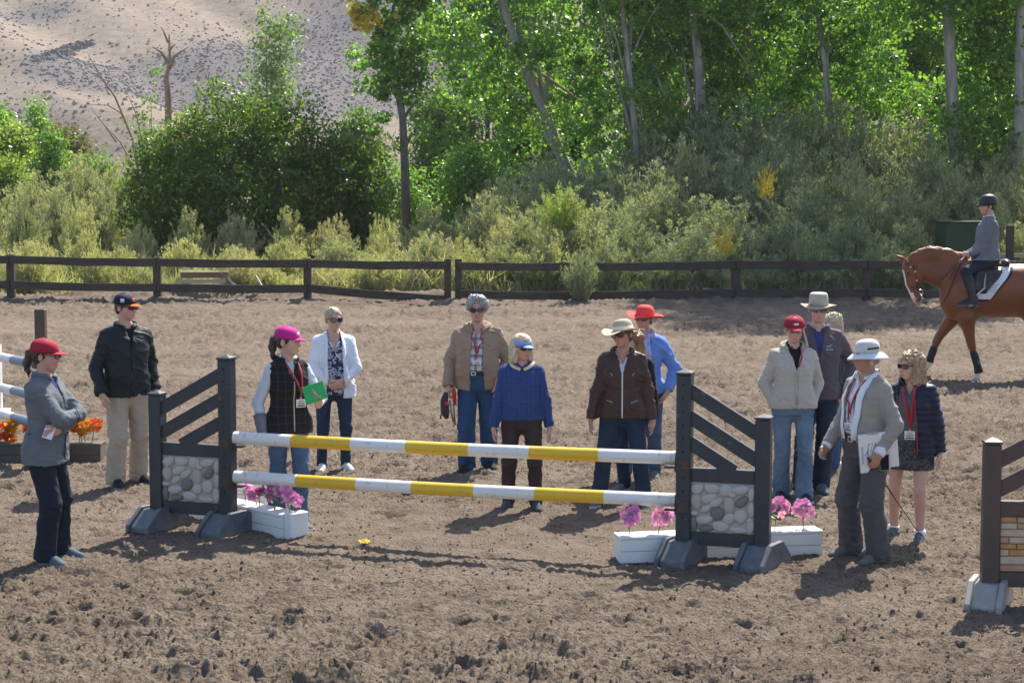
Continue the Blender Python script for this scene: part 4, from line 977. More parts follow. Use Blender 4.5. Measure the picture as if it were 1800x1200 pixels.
        for ax in range(3):
            A = [slice(None)] * 3; B = [slice(None)] * 3; A[ax] = slice(0, -1); B[ax] = slice(1, None)
            s0, s1 = S[tuple(A)], S[tuple(B)]; u, w = (ax + 1) % 3, (ax + 2) % 3
            e = np.argwhere(s0 != s1); e = e[(e[:, u] > 0) & (e[:, w] > 0) & (e[:, u] < n[u] - 1) & (e[:, w] < n[w] - 1)]
            ins = s0[tuple(e.T)]; qs = []
            for a, b in ((-1, -1), (0, -1), (0, 0), (-1, 0)):
                p = e.copy(); p[:, u] += a; p[:, w] += b; qs.append(ids[tuple(p.T)])
            q = np.stack(qs, -1); q = np.where(ins[:, None], q, q[:, ::-1]); Fs.append(q)
        F = np.concatenate(Fs); F = F[(F >= 0).all(1)]
        return V, F
def smooth_interp(z, zs, vs):
    """Catmull-Rom through the sections"""
    z = np.clip(z, zs[0], zs[-1]); i = np.clip(np.searchsorted(zs, z, side='right') - 1, 0, len(zs) - 2)
    m = np.gradient(vs, zs); h = zs[i + 1] - zs[i]; t = (z - zs[i]) / h
    return ((2 * t ** 3 - 3 * t ** 2 + 1) * vs[i] + (t ** 3 - 2 * t ** 2 + t) * h * m[i] + (-2 * t ** 3 + 3 * t ** 2) * vs[i + 1] + (t ** 3 - t ** 2) * h * m[i + 1]).astype(np.float32)
def vnormals(V, F):
    n = np.cross(V[F[:, 1]] - V[F[:, 0]], V[F[:, 2]] - V[F[:, 0]]); N = np.zeros_like(V)
    for k in range(F.shape[1]):
        for j in range(3): N[:, j] += np.bincount(F[:, k], n[:, j], len(V))
    return N / (np.linalg.norm(N, axis=1)[:, None] + 1e-12)
def relax(V, F, it=1, w=.5):
    for _ in range(it):
        A = np.zeros_like(V); c = np.zeros(len(V))
        for k in range(4):
            for q in (1, 3):
                nb = F[:, (k + q) % 4]
                for j in range(3): A[:, j] += np.bincount(F[:, k], V[nb, j], len(V))
                c += np.bincount(F[:, k], minlength=len(V))
        V = V * (1 - w) + w * A / np.maximum(c, 1)[:, None]
    return V
def grid_for(lo, hi, h): return Grid(*[np.arange(l, u + h, h) for l, u in zip(lo, hi)])
def graded(lo, hi, a, b, fine, coarse):
    """spacing fine between a and b, coarse elsewhere"""
    return np.concatenate([np.arange(a - fine, lo - coarse, -coarse)[::-1], np.arange(a, b, fine), np.arange(b, hi + coarse, coarse)])
def wrinkle(V, F, amp, freq, seed, stretch=(1, 1, 1), w=None):
    if amp <= 0: return V
    N = vnormals(V, F); A = V @ np.array([[.93, .12, .35], [-.1, .98, -.05], [-.34, .02, .94]]); n = fbm(A * np.array(stretch) * freq, seed, 2); n = .5 * n + .9 * ((1 - np.minimum(1, 2.4 * np.abs(n))) ** 1.5 - .28)
    return V + N * (amp * n * (1 if w is None else w))[:, None]

# ------------------------------------------------------------------ hands (three poses), shoes, glasses
def hand_mesh(curl, spread=.0, thumb_in=.0):
    gr = grid_for((-.085, -.075, -.205), (.035, .075, .03), .0045)
    gr.cone((0, 0, .025), (0, 0, -.02), .024, .026, .01, sq=((0, 1, 0), 1.25))
    gr.cone((0, -.004, -.02), (-.004, 0, -.078), .0175, .015, .015, sq=((0, 1, 0), 2.35))
    for j, (y, L, r) in enumerate(((-.031, .068, .0095), (-.0105, .077, .0098), (.0105, .071, .0094), (.030, .056, .0083))):
        p = np.array([-.003, y, -.086 + .006 * abs(j - 1.3)]); a = .12 + curl * .35; q = spread * (j - 1.5)
        for s_, f in enumerate((.45, .32, .25)):
            d = np.array([-math.sin(a), q * math.cos(a), -math.cos(a)]); e = p + d * L * f
            gr.cone(p, e, r * (1 - .08 * s_), r * (.92 - .08 * s_), .004); p = e; a += curl * (.95 - .1 * s_)
    b0 = np.array([-.006, -.022, -.022]); b1 = np.array([-.014 - .012 * thumb_in, -.050, -.056]); b2 = b1 + np.array([-.010 - .02 * thumb_in, -.008 + .028 * thumb_in, -.030]); b3 = b2 + np.array([-.010, .004 + .012 * thumb_in, -.022])
    gr.cone(b0, b1, .015, .0125, .012); gr.cone(b1, b2, .012, .0105, .006); gr.cone(b2, b3, .0105, .009, .004)
    V, F = gr.mesh(); return relax(V, F, 1, .4), F
HANDS = {'relaxed': hand_mesh(.38), 'fist': hand_mesh(1.15, 0, .8), 'flat': hand_mesh(.10), 'grip': hand_mesh(.75, 0, .5)}
def shoe_mesh():
    """toe along -y, sole at z 0; material 0 upper, 1 sole"""
    gr = grid_for((-.065, -.225, -.02), (.065, .105, .135), .0075)
    gr.cone((0, .045, .042), (0, -.09, .036), .040, .040, .02, sq=((1, 0, 0), 1.0)); gr.cone((0, -.08, .034), (.004, -.15, .026), .042, .030, .02, sq=((1, 0, 0), 1.12))
    gr.cone((0, .035, .05), (0, .03, .115), .043, .044, .02); gr.cone((0, .02, .085), (0, -.07, .055), .036, .032, .03)
    gr.cone((0, .05, .012), (.003, -.155, .012), .043, .040, .004); gr.cut(lambda x, y, z: -z + .0 * x * y)
    V, F = gr.mesh(); V = relax(V, F, 1, .4); fm = (V[F].mean(1)[:, 2] < .026).astype(int); return V, F, fm
SHOE = shoe_mesh()
LENS = M('dark_lens', (.02, .018, .018), (.03, .026, .024), 5, .08, spec=.8); FRAME_B = M('black_frame', (.012, .012, .013), None, 5, .3)
FRAME_T = M('brown_frame', (.06, .032, .018), None, 5, .3)
def glasses(parent, Mw, frame=FRAME_B, lens=LENS, lw=.029, lh=.021, clear=False, wrap=.012):
    mb = MB()
    def oval(cx, a, b, y, n=14):
        return [Vector((cx + a * math.copysign(abs(math.cos(t)) ** .7, math.cos(t)), y + wrap * ((cx + a * math.cos(t)) / .06) ** 2, .002 + b * math.copysign(abs(math.sin(t)) ** .8, math.sin(t)))) for t in [2 * math.pi * k / n for k in range(n)]]
    y0 = -.112
    for sx in (-1, 1):
        c = sx * .036; o = oval(c, lw + .004, lh + .004, y0); i = oval(c, lw, lh, y0 - .001); ob = [p + Vector((0, .006, 0)) for p in o]; n = len(o)
        mb.add(o + i + ob, [(k, (k + 1) % n, (k + 1) % n + n, k + n) for k in range(n)] + [(k, k + 2 * n, (k + 1) % n + 2 * n, (k + 1) % n) for k in range(n)], 0)
        if not clear: mb.add([p + Vector((0, .001, 0)) for p in i], [tuple(range(n))], 1)
        mb.tube([(sx * .068, y0 + .016, .008), (sx * .083, -.05, .010), (sx * .085, .012, .006)], [.004, .0035, .003], 5, 0)
    mb.tube([(-.008, y0, .006), (0, y0 - .002, .008), (.008, y0, .006)], .003, 5, 0)
    for k in range(len(mb.v)): mb.v[k] = tuple(Mw @ Vector(mb.v[k]))
    return mb.obj('sunglasses' if not clear else 'glasses', [frame, lens], parent, True)

# ------------------------------------------------------------------ people
def skin_mat(name, c):
    m, t, b, o = new_mat(name); a = _n(t, 'ShaderNodeAttribute', attribute_name='tint'); v = coords(t)
    base = ramp(t, noise_node(t, v, 25, 3), [(.3, c), (.7, (c[0] * .93, c[1] * .87, c[2] * .85))])
    t.links.new(mixc(t, 1.0, base, a.outputs['Color'], 'MULTIPLY'), b.inputs['Base Color']); b.inputs['Roughness'].default_value = .5
    b.inputs['Subsurface Weight'].default_value = .12; b.inputs['Subsurface Radius'].default_value = (.012, .005, .003); b.inputs['Subsurface Scale'].default_value = .6; b.inputs['Specular IOR Level'].default_value = .35
    return m
SKIN = [skin_mat('fair_skin', (.58, .36, .28)), skin_mat('tanned_skin', (.46, .25, .17)), skin_mat('ruddy_skin', (.55, .31, .24))]
def hair_mat(name, c1, c2, stretch=(1, 1, .12)):
    return M(name, c1, c2, 60, .42, .8, 160, .006, stretch, 0, .5, .35, .65)
H_DARK = hair_mat('dark_hair', (.028, .018, .013), (.055, .035, .025)); H_BLOND = hair_mat('blonde_hair', (.62, .52, .36), (.42, .32, .19)); H_GREY = hair_mat('grey_hair', (.42, .40, .38), (.24, .225, .21))
H_AUBURN = hair_mat('auburn_hair', (.30, .145, .055), (.16, .07, .03)); H_CURL = hair_mat('curly_fair_hair', (.46, .33, .19), (.25, .16, .08), (1, 1, .6)); H_BROWN = hair_mat('brown_hair', (.10, .062, .04), (.06, .036, .024)); H_PALE = hair_mat('pale_blonde_hair', (.50, .40, .28), (.30, .225, .145))
def cloth(name, c, c2=None, rough=.85, bmp=.35, bs=220, scale=9, sheen=.0, bd=.002): return M(name, c, c2 or tuple(x * .82 for x in c), scale, rough, bmp, bs, bd, (1, 1, 1), 0, .25, .3, .7, sheen)
def denim(name, c, light):
    m, t, b, o = new_mat(name); v = coords(t); c_ = ramp(t, noise_node(t, v, 5, 4), [(.35, c), (.72, light)])
    c_ = mixc(t, ramp(t, noise_node(t, coords(t, (1, 1, .08)), 300, 2), [(.45, (0, 0, 0)), (.7, (.35, .35, .35))]), c_, light)
    t.links.new(c_, b.inputs['Base Color']); b.inputs['Roughness'].default_value = .9; b.inputs['Specular IOR Level'].default_value = .2; bump(t, b, noise_node(t, v, 260, 2), .3, .002); return m
def two_bone(a, c, l1, l2, pole):
    a, c, pole = Vector(a), Vector(c), Vector(pole); d = c - a; L = min(d.length, (l1 + l2) * .998); u = d.normalized()
    x = (l1 * l1 - l2 * l2 + L * L) / (2 * L); h = math.sqrt(max(l1 * l1 - x * x, 0)); w = (pole - u * pole.dot(u)).normalized()
    return a + u * x + w * h, a + u * L
class P_: pass
def frame_rot(yaw, pitch=0, roll=0): return Matrix.Rotation(yaw, 3, 'Z') @ Matrix.Rotation(pitch, 3, 'X') @ Matrix.Rotation(roll, 3, 'Y')
def figure(label, foot, top, yaw, hat=.02, fem=True, w=1.0, belly=0.0, head=(0, 0), skin=0, arms=None, legs=None, bare_legs=False, root=None, H=None, seated=None, lean=0.0, hs=None):
    """lays out the joints in the person's own frame: x to the person's left, facing -y"""
    p = P_(); b = g(*foot) if root is None else root
    if H is None:
        a = PITCH + math.atan((top - 600) / FPX); H = CAM_H - b.y * math.tan(a) - hat - gz(b)
    p.H, p.s, p.fem, p.w = H, H / 1.75, fem, w; s = p.s
    p.root = thing('person', label, 'person', (b.x, b.y, (gz(b) - .012) if root is None else b.z), yaw); p.yaw = yaw
    sh = (.152 if fem else .172) * s * (.5 + .5 * w); p.sh = sh
    hipx = (.092 if fem else .088) * s * w
    hz = .515 * H; dz = 0
    if seated: dz = seated['z'] - hz
    Zf = lambda f: f * H + dz
    p.Z = Zf
    lx = lambda z: lean * max(0.0, (z - Zf(.515)))             # forward lean moves the upper body along -y
    F_ = 1.0 if not fem else 1.0
    cw = w
    if fem: rows = [(.462, .150, .112, .012), (.515, .172, .120, .016), (.56, .154, .112, .008), (.615, .128, .095, 0), (.66, .130, .098, -.004), (.72, .144, .116, -.012), (.765, .148, .104, -.002), (.795, .128, .084, .010), (.825, .083, .066, .014), (.85, .056, .056, .014)]
    else: rows = [(.462, .150, .115, .012), (.515, .168, .120, .014), (.56, .162, .114, .004), (.615, .155, .108, 0), (.66, .160, .110, -.002), (.72, .178, .122, -.004), (.765, .174, .115, .0), (.795, .148, .092, .008), (.825, .094, .072, .014), (.85, .062, .060, .014)]
    p.rows = []
    for f, rx, ry, cy in rows:
        bl = belly * math.exp(-((f - .61) / .07) ** 2); z = Zf(f)
        p.rows.append((z, 0.0, (cy - bl * .6) * s - lx(z), rx * s * (cw if f < .79 else .5 + .5 * cw) + bl * .35, ry * s * (.55 + .45 * cw) + bl * .6))
    p.shj = {}; p.el = {}; p.wr = {}; p.hd = {}
    for sd, sg in (('L', 1), ('R', -1)):
        S_ = Vector((sg * sh, .012 * s - lx(Zf(.80)), Zf(.788))); a = (arms or {}).get(sd, {})
        tgt = Vector(a['w']) * s if 'w' in a else Vector((sg * (sh / s + .075 + .02 * w) * s, -.03 * s, .478 * H)); 
        if dz and 'w' in a: tgt = Vector(a['w'])
        pole = Vector(a.get('pole', (sg * .5, 1, 0)))
        e, wv = two_bone(S_, tgt, .172 * H, .150 * H, pole); p.shj[sd], p.el[sd], p.wr[sd] = S_, e, wv; p.hd[sd] = a
    p.hip, p.kn, p.an, p.toe = {}, {}, {}, {}
    for sd, sg in (('L', 1), ('R', -1)):
        h = Vector((sg * hipx, .006 * s, Zf(.515))); a = (legs or {}).get(sd, {})
        an = Vector((a.get('x', sg * .095 * s * max(w, .9)), a.get('y', 0.0) + .02, a.get('z', .078 * s)))
        k, e = two_bone(h, an, .247 * H, .232 * H, a.get('pole', (sg * .1, -1, 0))); p.hip[sd], p.kn[sd], p.an[sd] = h, k, e; p.toe[sd] = a.get('toe', sg * .22)
    hr = H / 1.75 if H < 1.75 else 1.0; hr = .5 + .5 * hr; p.hs = hs or hr * (1.02 if not fem else 1.0)
    p.hc = Vector((0, -.012 * s - lx(H), H + dz - .118 * p.hs)); p.hM = frame_rot(head[0], head[1], head[2] if len(head) > 2 else 0)
    p.skin = SKIN[skin]; p.parts = {}; p.surfs = []; p.bvhs = []; build_body(p, bare_legs); return p
def head_pt(p, v): return p.hc + p.hM @ (Vector(v) * p.hs)
def head_mx(p): return Matrix.Translation(p.hc) @ p.hM.to_4x4() @ Matrix.Scale(p.hs, 4)
def build_body(p, bare):
    s, H = p.s, p.H; hx, hy, hz = p.hc; pts = [p.hc] + [d[k] for d in (p.shj, p.el, p.wr, p.hip, p.kn, p.an) for k in 'LR']
    lo = [min(q[i] for q in pts) - .17 for i in range(3)]; hi = [max(q[i] for q in pts) + .17 for i in range(3)]; lo[2] = min(q[2] for q in pts) - .1; hi[2] = hz + .16
    lo[1] = min(lo[1], -.2); hi[1] = max(hi[1], .2)
    f = .0065; c = .013 if not bare else .011
    gr = Grid(graded(lo[0], hi[0], hx - .10, hx + .10, f, c), graded(lo[1], hi[1], hy - .13, hy + .12, f, c), graded(lo[2], hi[2], hz - .16, hi[2], f, c))
    gr.loft([(z, cx, cy, rx * .93, ry * .93) for z, cx, cy, rx, ry in p.rows[1:]], .02)
    for sd in 'LR':
        gr.cone(Vector((p.shj[sd].x * .6, p.shj[sd].y, p.shj[sd].z + .012 * s)), p.shj[sd], .052 * s, .052 * s, .04)
        gr.cone(p.shj[sd], p.el[sd], .047 * s * (.6 + .4 * p.w), .038 * s, .02); gr.cone(p.el[sd], p.wr[sd], .037 * s, .026 * s, .012)
        t = .5 + .5 * p.w
        gr.cone(p.hip[sd], p.kn[sd], .080 * s * t, .052 * s, .03)
        m = p.kn[sd].lerp(p.an[sd], .3) + (Vector((0, .012 * s, 0)))
        gr.cone(p.kn[sd], m, .050 * s, .053 * s, .02); gr.cone(m, p.an[sd], .052 * s, .034 * s, .02)
        gr.cone(p.an[sd], p.an[sd] + Vector((0, 0, -.05)), .034 * s, .036 * s, .02)
    # neck and head
    h = p.hs; Hp = lambda *v: head_pt(p, v); nb = Vector((0, p.rows[-1][2], p.Z(.83)))
    gr.cone(nb, Hp(0, .018, -.06), (.060 if not p.fem else .052) * s, (.056 if not p.fem else .048) * h, .03)
    M3 = p.hM; E = lambda c, r, k=.02, cut=False: gr.ell(Hp(*c), [q * h for q in r], k, M3, cut); C = lambda a, b, r1, r2, k=.012: gr.cone(Hp(*a), Hp(*b), r1 * h, r2 * h, k)
    E((0, .012, .034), (.078, .092, .080)); E((0, -.036, -.038), (.063 if p.fem else .067, .060, .072), .03)
    E((0, -.062, -.094), (.024 if p.fem else .031, .022, .020), .03); C((-.036, -.082, .020), (.036, -.082, .020), .012, .012, .02)
    for sx in (-1, 1):
        E((sx * .036, -.070, -.030), (.024, .020, .022), .02); E((sx * .0315, -.103, .002), (.015, .013, .010), .012, True); E((sx * .0315, -.085, .001), (.0135, .0135, .0125), .003)
        E((sx * .080, .012, -.012), (.010, .020, .031), .006)
    C((0, -.092, .004), (0, -.112, -.034), .009, .0125, .010); 
    for sx in (-1, 1): E((sx * .011, -.104, -.037), (.009, .011, .008), .008)
    C((-.017, -.090, -.064), (.017, -.090, -.064), .008, .008, .008); C((-.014, -.0905, -.073), (.014, -.0905, -.073), .0085, .0085, .006); gr.cone(Hp(-.020, -.102, -.0685), Hp(.020, -.102, -.0685), .0001, .0001, .0)
    V, F = gr.mesh(); V = relax(V, F, 1, .35)
    # tints in the head frame
    L = (np.array(M3.transposed()) @ (V - np.array(p.hc)).T).T / h; T = np.ones((len(V), 4), np.float32)
    lip = np.exp(-((L[:, 0] / .021) ** 4)) * np.exp(-(((L[:, 2] + .0685) / .010) ** 4)) * (L[:, 1] < -.078); T[:, :3] *= 1 - lip[:, None] * np.array([.10, .42, .38])
    for sx in (-1, 1):
        br = np.exp(-(((L[:, 0] - sx * .033) / .020) ** 4)) * np.exp(-(((L[:, 2] - .0235) / .0055) ** 2)) * (L[:, 1] < -.06); T[:, :3] *= 1 - br[:, None] * np.array([.55, .6, .6])
        ey = (np.hypot(L[:, 0] - sx * .0315, (L[:, 2] - .001) * 1.7) < .0125) & (L[:, 1] < -.088); T[ey, :3] *= np.array([.22, .25, .28])
        ch = np.exp(-(((L[:, 0] - sx * .04) / .018) ** 2)) * np.exp(-(((L[:, 2] + .03) / .018) ** 2)) * (L[:, 1] < -.04); T[:, :3] *= 1 - ch[:, None] * np.array([.0, .13, .12])
    ns = np.exp(-((L[:, 0] / .014) ** 2)) * np.exp(-(((L[:, 2] + .034) / .014) ** 2)) * (L[:, 1] < -.095); T[:, :3] *= 1 - ns[:, None] * np.array([.0, .12, .1])
    Vs, Fs, Ts = [V], [F], [T]; n = len(V)
    for sd, sg in (('L', 1), ('R', -1)):
        a = p.hd[sd]; hv, hf = HANDS[a.get('pose', 'relaxed')]; d = (p.wr[sd] - p.el[sd]).normalized(); d = Vector(a['dir']).normalized() if 'dir' in a else (d * .75 + Vector((0, -.12, -.25))).normalized()
        th = Vector(a.get('thumb', (0, -1, .1))); zc = -d; yc = -(th - d * th.dot(d)).normalized(); xc = yc.cross(zc)
        hv = hv.copy()
        q = hv * (.94 if p.fem else 1.04) * (.5 + .5 * s)
        if sg < 0: q[:, 0] *= -1
        B = np.array([xc, yc, zc]).T
        w = (B @ q.T).T + np.array(p.wr[sd]); Vs.append(w); Fs.append((hf if sg > 0 else hf[:, ::-1]) + n); Ts.append(np.ones((len(w), 4), np.float32)); n += len(w)
        p.hd[sd]['B'] = (xc, yc, zc)
    V, F, T = np.concatenate(Vs), np.concatenate(Fs), np.concatenate(Ts)
    me = mesh_np('body', V, F, p.skin, True); at_ = me.attributes.new('tint', 'FLOAT_COLOR', 'POINT'); at_.data.foreach_set('color', T.ravel()); link('body', me, p.root)
def hand_at(p, sd, v):
    """a point in the hand: x towards the back of the hand for the left one, -y thumb side, -z fingertips"""
    xc, yc, zc = p.hd[sd]['B']; sg = 1 if sd == 'L' else -1; return p.wr[sd] + xc * (v[0] * sg) + yc * v[1] + zc * v[2]
def top(p, name, mat, add=.02, hem=.50, sleeve=1.0, neck=.062, vee=None, open_=None, flare=0.0, wr=.005, puff=0, bulk=0.0, upper=None, cuff=0, mats=None, hem_lift=0.0, armhole=False, h=.0088, back_low=0.0):
    """a garment for the upper body; hem and vee are fractions of the height, sleeve runs to the wrist (1), 0 for none"""
    s, H = p.s, p.H; pts = [p.shj[k] for k in 'LR'] + ([d[k] for d in (p.el, p.wr) for k in 'LR'] if sleeve else [])
    lo = [min(q[0] for q in pts) - .13, min(min(q[1] for q in pts), -.16) - .12, min(min(q[2] for q in pts), p.Z(hem)) - .10]; hi = [max(q[0] for q in pts) + .13, max(max(q[1] for q in pts), .15) + .12, p.Z(.875)]
    gr = grid_for(lo, hi, h); sec = []
    zs = np.array([r[0] for r in p.rows])
    for z in np.linspace(p.Z(hem), p.Z(.848), 11):
        v = [float(np.interp(z, zs, [r[j] for r in p.rows])) for j in range(5)]; t = max(0, (p.Z(.62) - z) / max(p.Z(.62) - p.Z(hem), .01)); e = add + flare * t + bulk * math.exp(-((z - p.Z(.58)) / (.06 * H)) ** 2)
        if z > p.Z(.79): e = add * .8
        sec.append((z, v[1], v[2], v[3] + e, v[4] + e))
    gr.loft(sec, .015, 2.25)
    if hem < .53:
        for sd in 'LR': gr.cone(p.hip[sd] + Vector((0, .004, 0)), p.kn[sd].lerp(p.hip[sd], .5), .086 * s * (.5 + .5 * p.w) + max(add, .022) + .013, .082 * s * (.5 + .5 * p.w) + max(add, .022), .03)
        zh = p.Z(hem); gr.cut(lambda x, y, z: zh - z + 0 * x)
    for sd, sg in (('L', 1), ('R', -1)):
        S_, E_, W_ = p.shj[sd], p.el[sd], p.wr[sd]
        if not armhole: gr.cone(Vector((S_.x * .42, S_.y, S_.z + .034 * s)), Vector((S_.x * .97, S_.y, S_.z - .002)), .042 * s + add * .6, .046 * s + add * .9, .05)
        else: gr.cone(Vector((S_.x * .42, S_.y, S_.z + .034 * s)), Vector((S_.x * .84, S_.y, S_.z + .008)), .042 * s + add * .6, .042 * s + add * .9, .05)
        if sleeve:
            up = .044 * s * (.6 + .4 * p.w) + add * .85; gr.cone(S_, E_, up, .038 * s + add * .9, .03)
            if sleeve > .3:
                W2 = E_.lerp(W_, sleeve); gr.cone(E_, W2, .038 * s + add * .9, .030 * s + add * (.7 if sleeve > .85 else .9), .018, flat=True)
                if cuff: gr.cone(E_.lerp(W_, sleeve - .09), W2, .034 * s + add, .034 * s + add, .004, flat=True)
    nb = Vector((0, p.rows[-1][2] - .008, p.Z(.80))); nt = Vector((0, p.rows[-1][2] - .035 * s, p.Z(.90)))
    if neck:
        d = (nt - nb); r = neck * s
        def fn(x, y, z):
            t = np.clip(((x - nb.x) * d.x + (y - nb.y) * d.y + (z - nb.z) * d.z) / d.length_squared, .32, 2)
            return r - np.sqrt((x - nb.x - t * d.x) ** 2 + (y - nb.y - t * d.y) ** 2 + (z - nb.z - t * d.z) ** 2)
        gr.cut(fn)
    cy = p.rows[6][2]
    if vee: gr.cut(lambda x, y, z: -np.maximum(np.abs(x) - np.maximum((z - p.Z(vee[0])) * vee[1], -.5), y - cy + .0))
    if open_:
        zb, wb, zt, wt = p.Z(open_[0]), open_[1], p.Z(open_[2]), open_[3]; off = open_[4] if len(open_) > 4 else 0
        gr.cut(lambda x, y, z: -np.maximum(np.abs(x - off) - (wb + (wt - wb) * np.clip((z - zb) / (zt - zb), 0, 1.3)), y - cy))
    if upper: gr.cut(upper)
    V, F = gr.mesh(); V = relax(V, F, 1, .3)
    if puff:
        N = vnormals(V, F); arm = np.ones(len(V)); V = V + N * (puff * (np.abs(np.sin(V[:, 2] * math.pi / .052)) - .6))[:, None]
    V = wrinkle(V, F, wr * 1.25, 8 / s, len(name) * 7 + int(p.H * 1000) % 50, (.8, .9, 1.25)); V = wrinkle(V, F, wr * .55, 19, 7, (.7, .7, 1.5))
    o = link(name, mesh_np(name, V, F, mats or mat, True), p.root); p.parts[name] = o; p.surf = (V, sec); p.surfs.append(V); p.bvhs.append(BVHTree.FromPolygons(V.tolist(), F.tolist())); return o
def trousers(p, mat, add=.012, hem=(.055, .06), rise=.60, knee=.062, wr=.006, name='trousers', ankle=.0, seat=0.0, leg_end=None, stop=None):
    s, H = p.s, p.H; pts = [d[k] for d in (p.hip, p.kn, p.an) for k in 'LR']
    lo = [min(q[i] for q in pts) - .16 for i in range(3)]; hi = [max(q[i] for q in pts) + .16 for i in range(3)]; hi[2] = p.Z(rise) + .02; lo[2] = min(q[2] for q in pts) - .07
    gr = grid_for(lo, hi, .0105); zs = np.array([r[0] for r in p.rows]); sec = []
    for z in np.linspace(p.Z(.468), p.Z(rise), 6):
        v = [float(np.interp(z, zs, [r[j] for r in p.rows])) for j in range(5)]; sec.append((z, v[1], v[2], v[3] + add, v[4] + add + seat))
    gr.loft(sec, .02, 2.4); t = .5 + .5 * p.w
    if not stop: gr.cone((-.045 * s, .008, p.Z(.478)), (.045 * s, .008, p.Z(.478)), .078 * s + add, .078 * s + add, .03)
    for sd, sg in (('L', 1), ('R', -1)):
        h, k, a = p.hip[sd], p.kn[sd], p.an[sd]
        h2 = h + Vector((sg * .004, .004, -.02 * s)); gr.cone(h2, k, (.082 if p.fem else .086) * s * t + add, knee * s + add * .6, .022)
        m = k.lerp(a, .38) + Vector((0, .010 * s, 0)); e = a + Vector((0, .004, -(.030 + ankle) * s))
        if stop: e = k.lerp(a, stop)
        gr.cone(k, m, knee * s + add * .6, (knee * .5 + hem[0] * .5) * s + add * .5, .02); gr.cone(m, e, (knee * .5 + hem[0] * .5) * s + add * .5, hem[1] * s + add * .3, .02, flat=True)
    V, F = gr.mesh(); V = relax(V, F, 1, .3)
    z = V[:, 2]; kz = (p.kn['L'].z + p.kn['R'].z) / 2; az = min(p.an['L'].z, p.an['R'].z)
    w = .55 + .9 * np.exp(-((z - kz) / .10) ** 2) + 1.3 * np.exp(-((z - az) / .09) ** 2) + .6 * np.exp(-((z - p.Z(.47)) / .05) ** 2)
    V = wrinkle(V, F, wr, 11, 23 + int(H * 997) % 40, (1, 1, 1.5), w)
    o = link(name, mesh_np(name, V, F, mat, True), p.root); p.parts[name] = o; return o
def shoes(p, upper, sole, boot=None, name='shoe', scale=1.0):
    for sd in 'LR':
        V, F, fm = SHOE; k = p.s * (1.0 if not p.fem else .94) * scale; a = p.an[sd]; sg = 1 if sd == 'L' else -1
        o = link(name, mesh_np(name, V * np.array([k * sg, k, k]), F if sg > 0 else F[:, ::-1], [upper, sole], True, fm), p.root)
        o.location = (a.x, a.y - .025, a.z - .078 * p.s); o.rotation_euler = (0, 0, p.toe[sd])
def snap(p, q, off):
    """a point kept at least off outside the garment"""
    for bv in p.bvhs:
        l, n, i, d = bv.find_nearest(q)
        if l is not None and d < .09 and (q - l).dot(n) < off: q = l + n * off
    return q
def band(p, name, mat, pts, width, lift=.0, thick=.004):
    """a flat ribbon through points of the person's frame, its face turned outwards from the body axis"""
    vs = []; fs = []; n = len(pts); pts = [snap(p, Vector(q), .004) for q in pts]
    for i, q in enumerate(pts):
        t = (pts[min(i + 1, n - 1)] - pts[max(i - 1, 0)]).normalized(); o = Vector((q.x, q.y - .02, 0)); o = (o - t * o.dot(t)).normalized(); sd = t.cross(o).normalized() * width / 2
        vs += [q + sd, q - sd, q + sd + o * thick, q - sd + o * thick]
    for i in range(n - 1):
        a, b = 4 * i, 4 * i + 4; fs += [(a, a + 1, b + 1, b), (a + 2, b + 2, b + 3, a + 3), (a, b, b + 2, a + 2), (a + 1, a + 3, b + 3, b + 1)]
    fs += [(0, 2, 3, 1), (4 * n - 4, 4 * n - 3, 4 * n - 1, 4 * n - 2)]
    return MB().add(vs, fs).obj(name, mat, p.root, True)
def front_y(p, x, z, extra=.03):
    """the front of the clothed chest at x, z"""
    ys = []
    for V in p.surfs:
        m = (np.abs(V[:, 0] - x) < .012) & (np.abs(V[:, 2] - z) < .02) & (V[:, 1] < .02)
        if m.any(): ys.append(float(V[m, 1].min()))
    return min(ys) - extra if ys else -.15
def collar(p, mat, r=(.072, .066), h=.045, flare=.012, gap=.5, tilt=.35, z=.838, name='collar', drop=.0, point=0.0, thick=.006, clear=True):
    """a stand or turned collar open at the front"""
    s = p.s; n = 26; c = Vector((0, p.rows[-1][2] - .004, p.Z(z))); vs = []; fs = []
    for k in range(n):
        a = -math.pi / 2 + gap / 2 + (2 * math.pi - gap) * k / (n - 1); e = abs(k / (n - 1) - .5) * 2; fr = -math.sin(a)
        for j, (rr, zz) in enumerate(((0, 0), (flare * .5, h * .55), (flare, h + point * e ** 8))):
            vs.append(c + Vector((math.cos(a) * (r[0] * s + rr), math.sin(a) * (r[1] * s + rr) , zz * s - tilt * .05 * s * (fr + 1) - drop * e ** 6)))
    if clear: vs = [snap(p, v, .005 + .005 * (i % 3)) for i, v in enumerate(vs)]
    for k in range(n - 1):
        for j in range(2): fs.append((k * 3 + j, (k + 1) * 3 + j, (k + 1) * 3 + j + 1, k * 3 + j + 1))
    o = MB().add(vs, fs).obj(name, mat, p.root, True); m = o.modifiers.new('thick', 'SOLIDIFY'); m.thickness = thick; m.offset = 0; return o
RED_L = M('red_lanyard', (.42, .035, .045), (.34, .02, .035), 30, .7, .3, 300, .001); PAPER = M('paper', (.78, .77, .75), (.74, .73, .72), 20, .7); PLAST = M('badge_sleeve', (.62, .63, .64), None, 5, .25); INK = M('ink', (.05, .05, .06), (.12, .12, .13), 60, .8); METAL = M('zip_metal', (.55, .55, .54), None, 5, .35, metallic=.8)
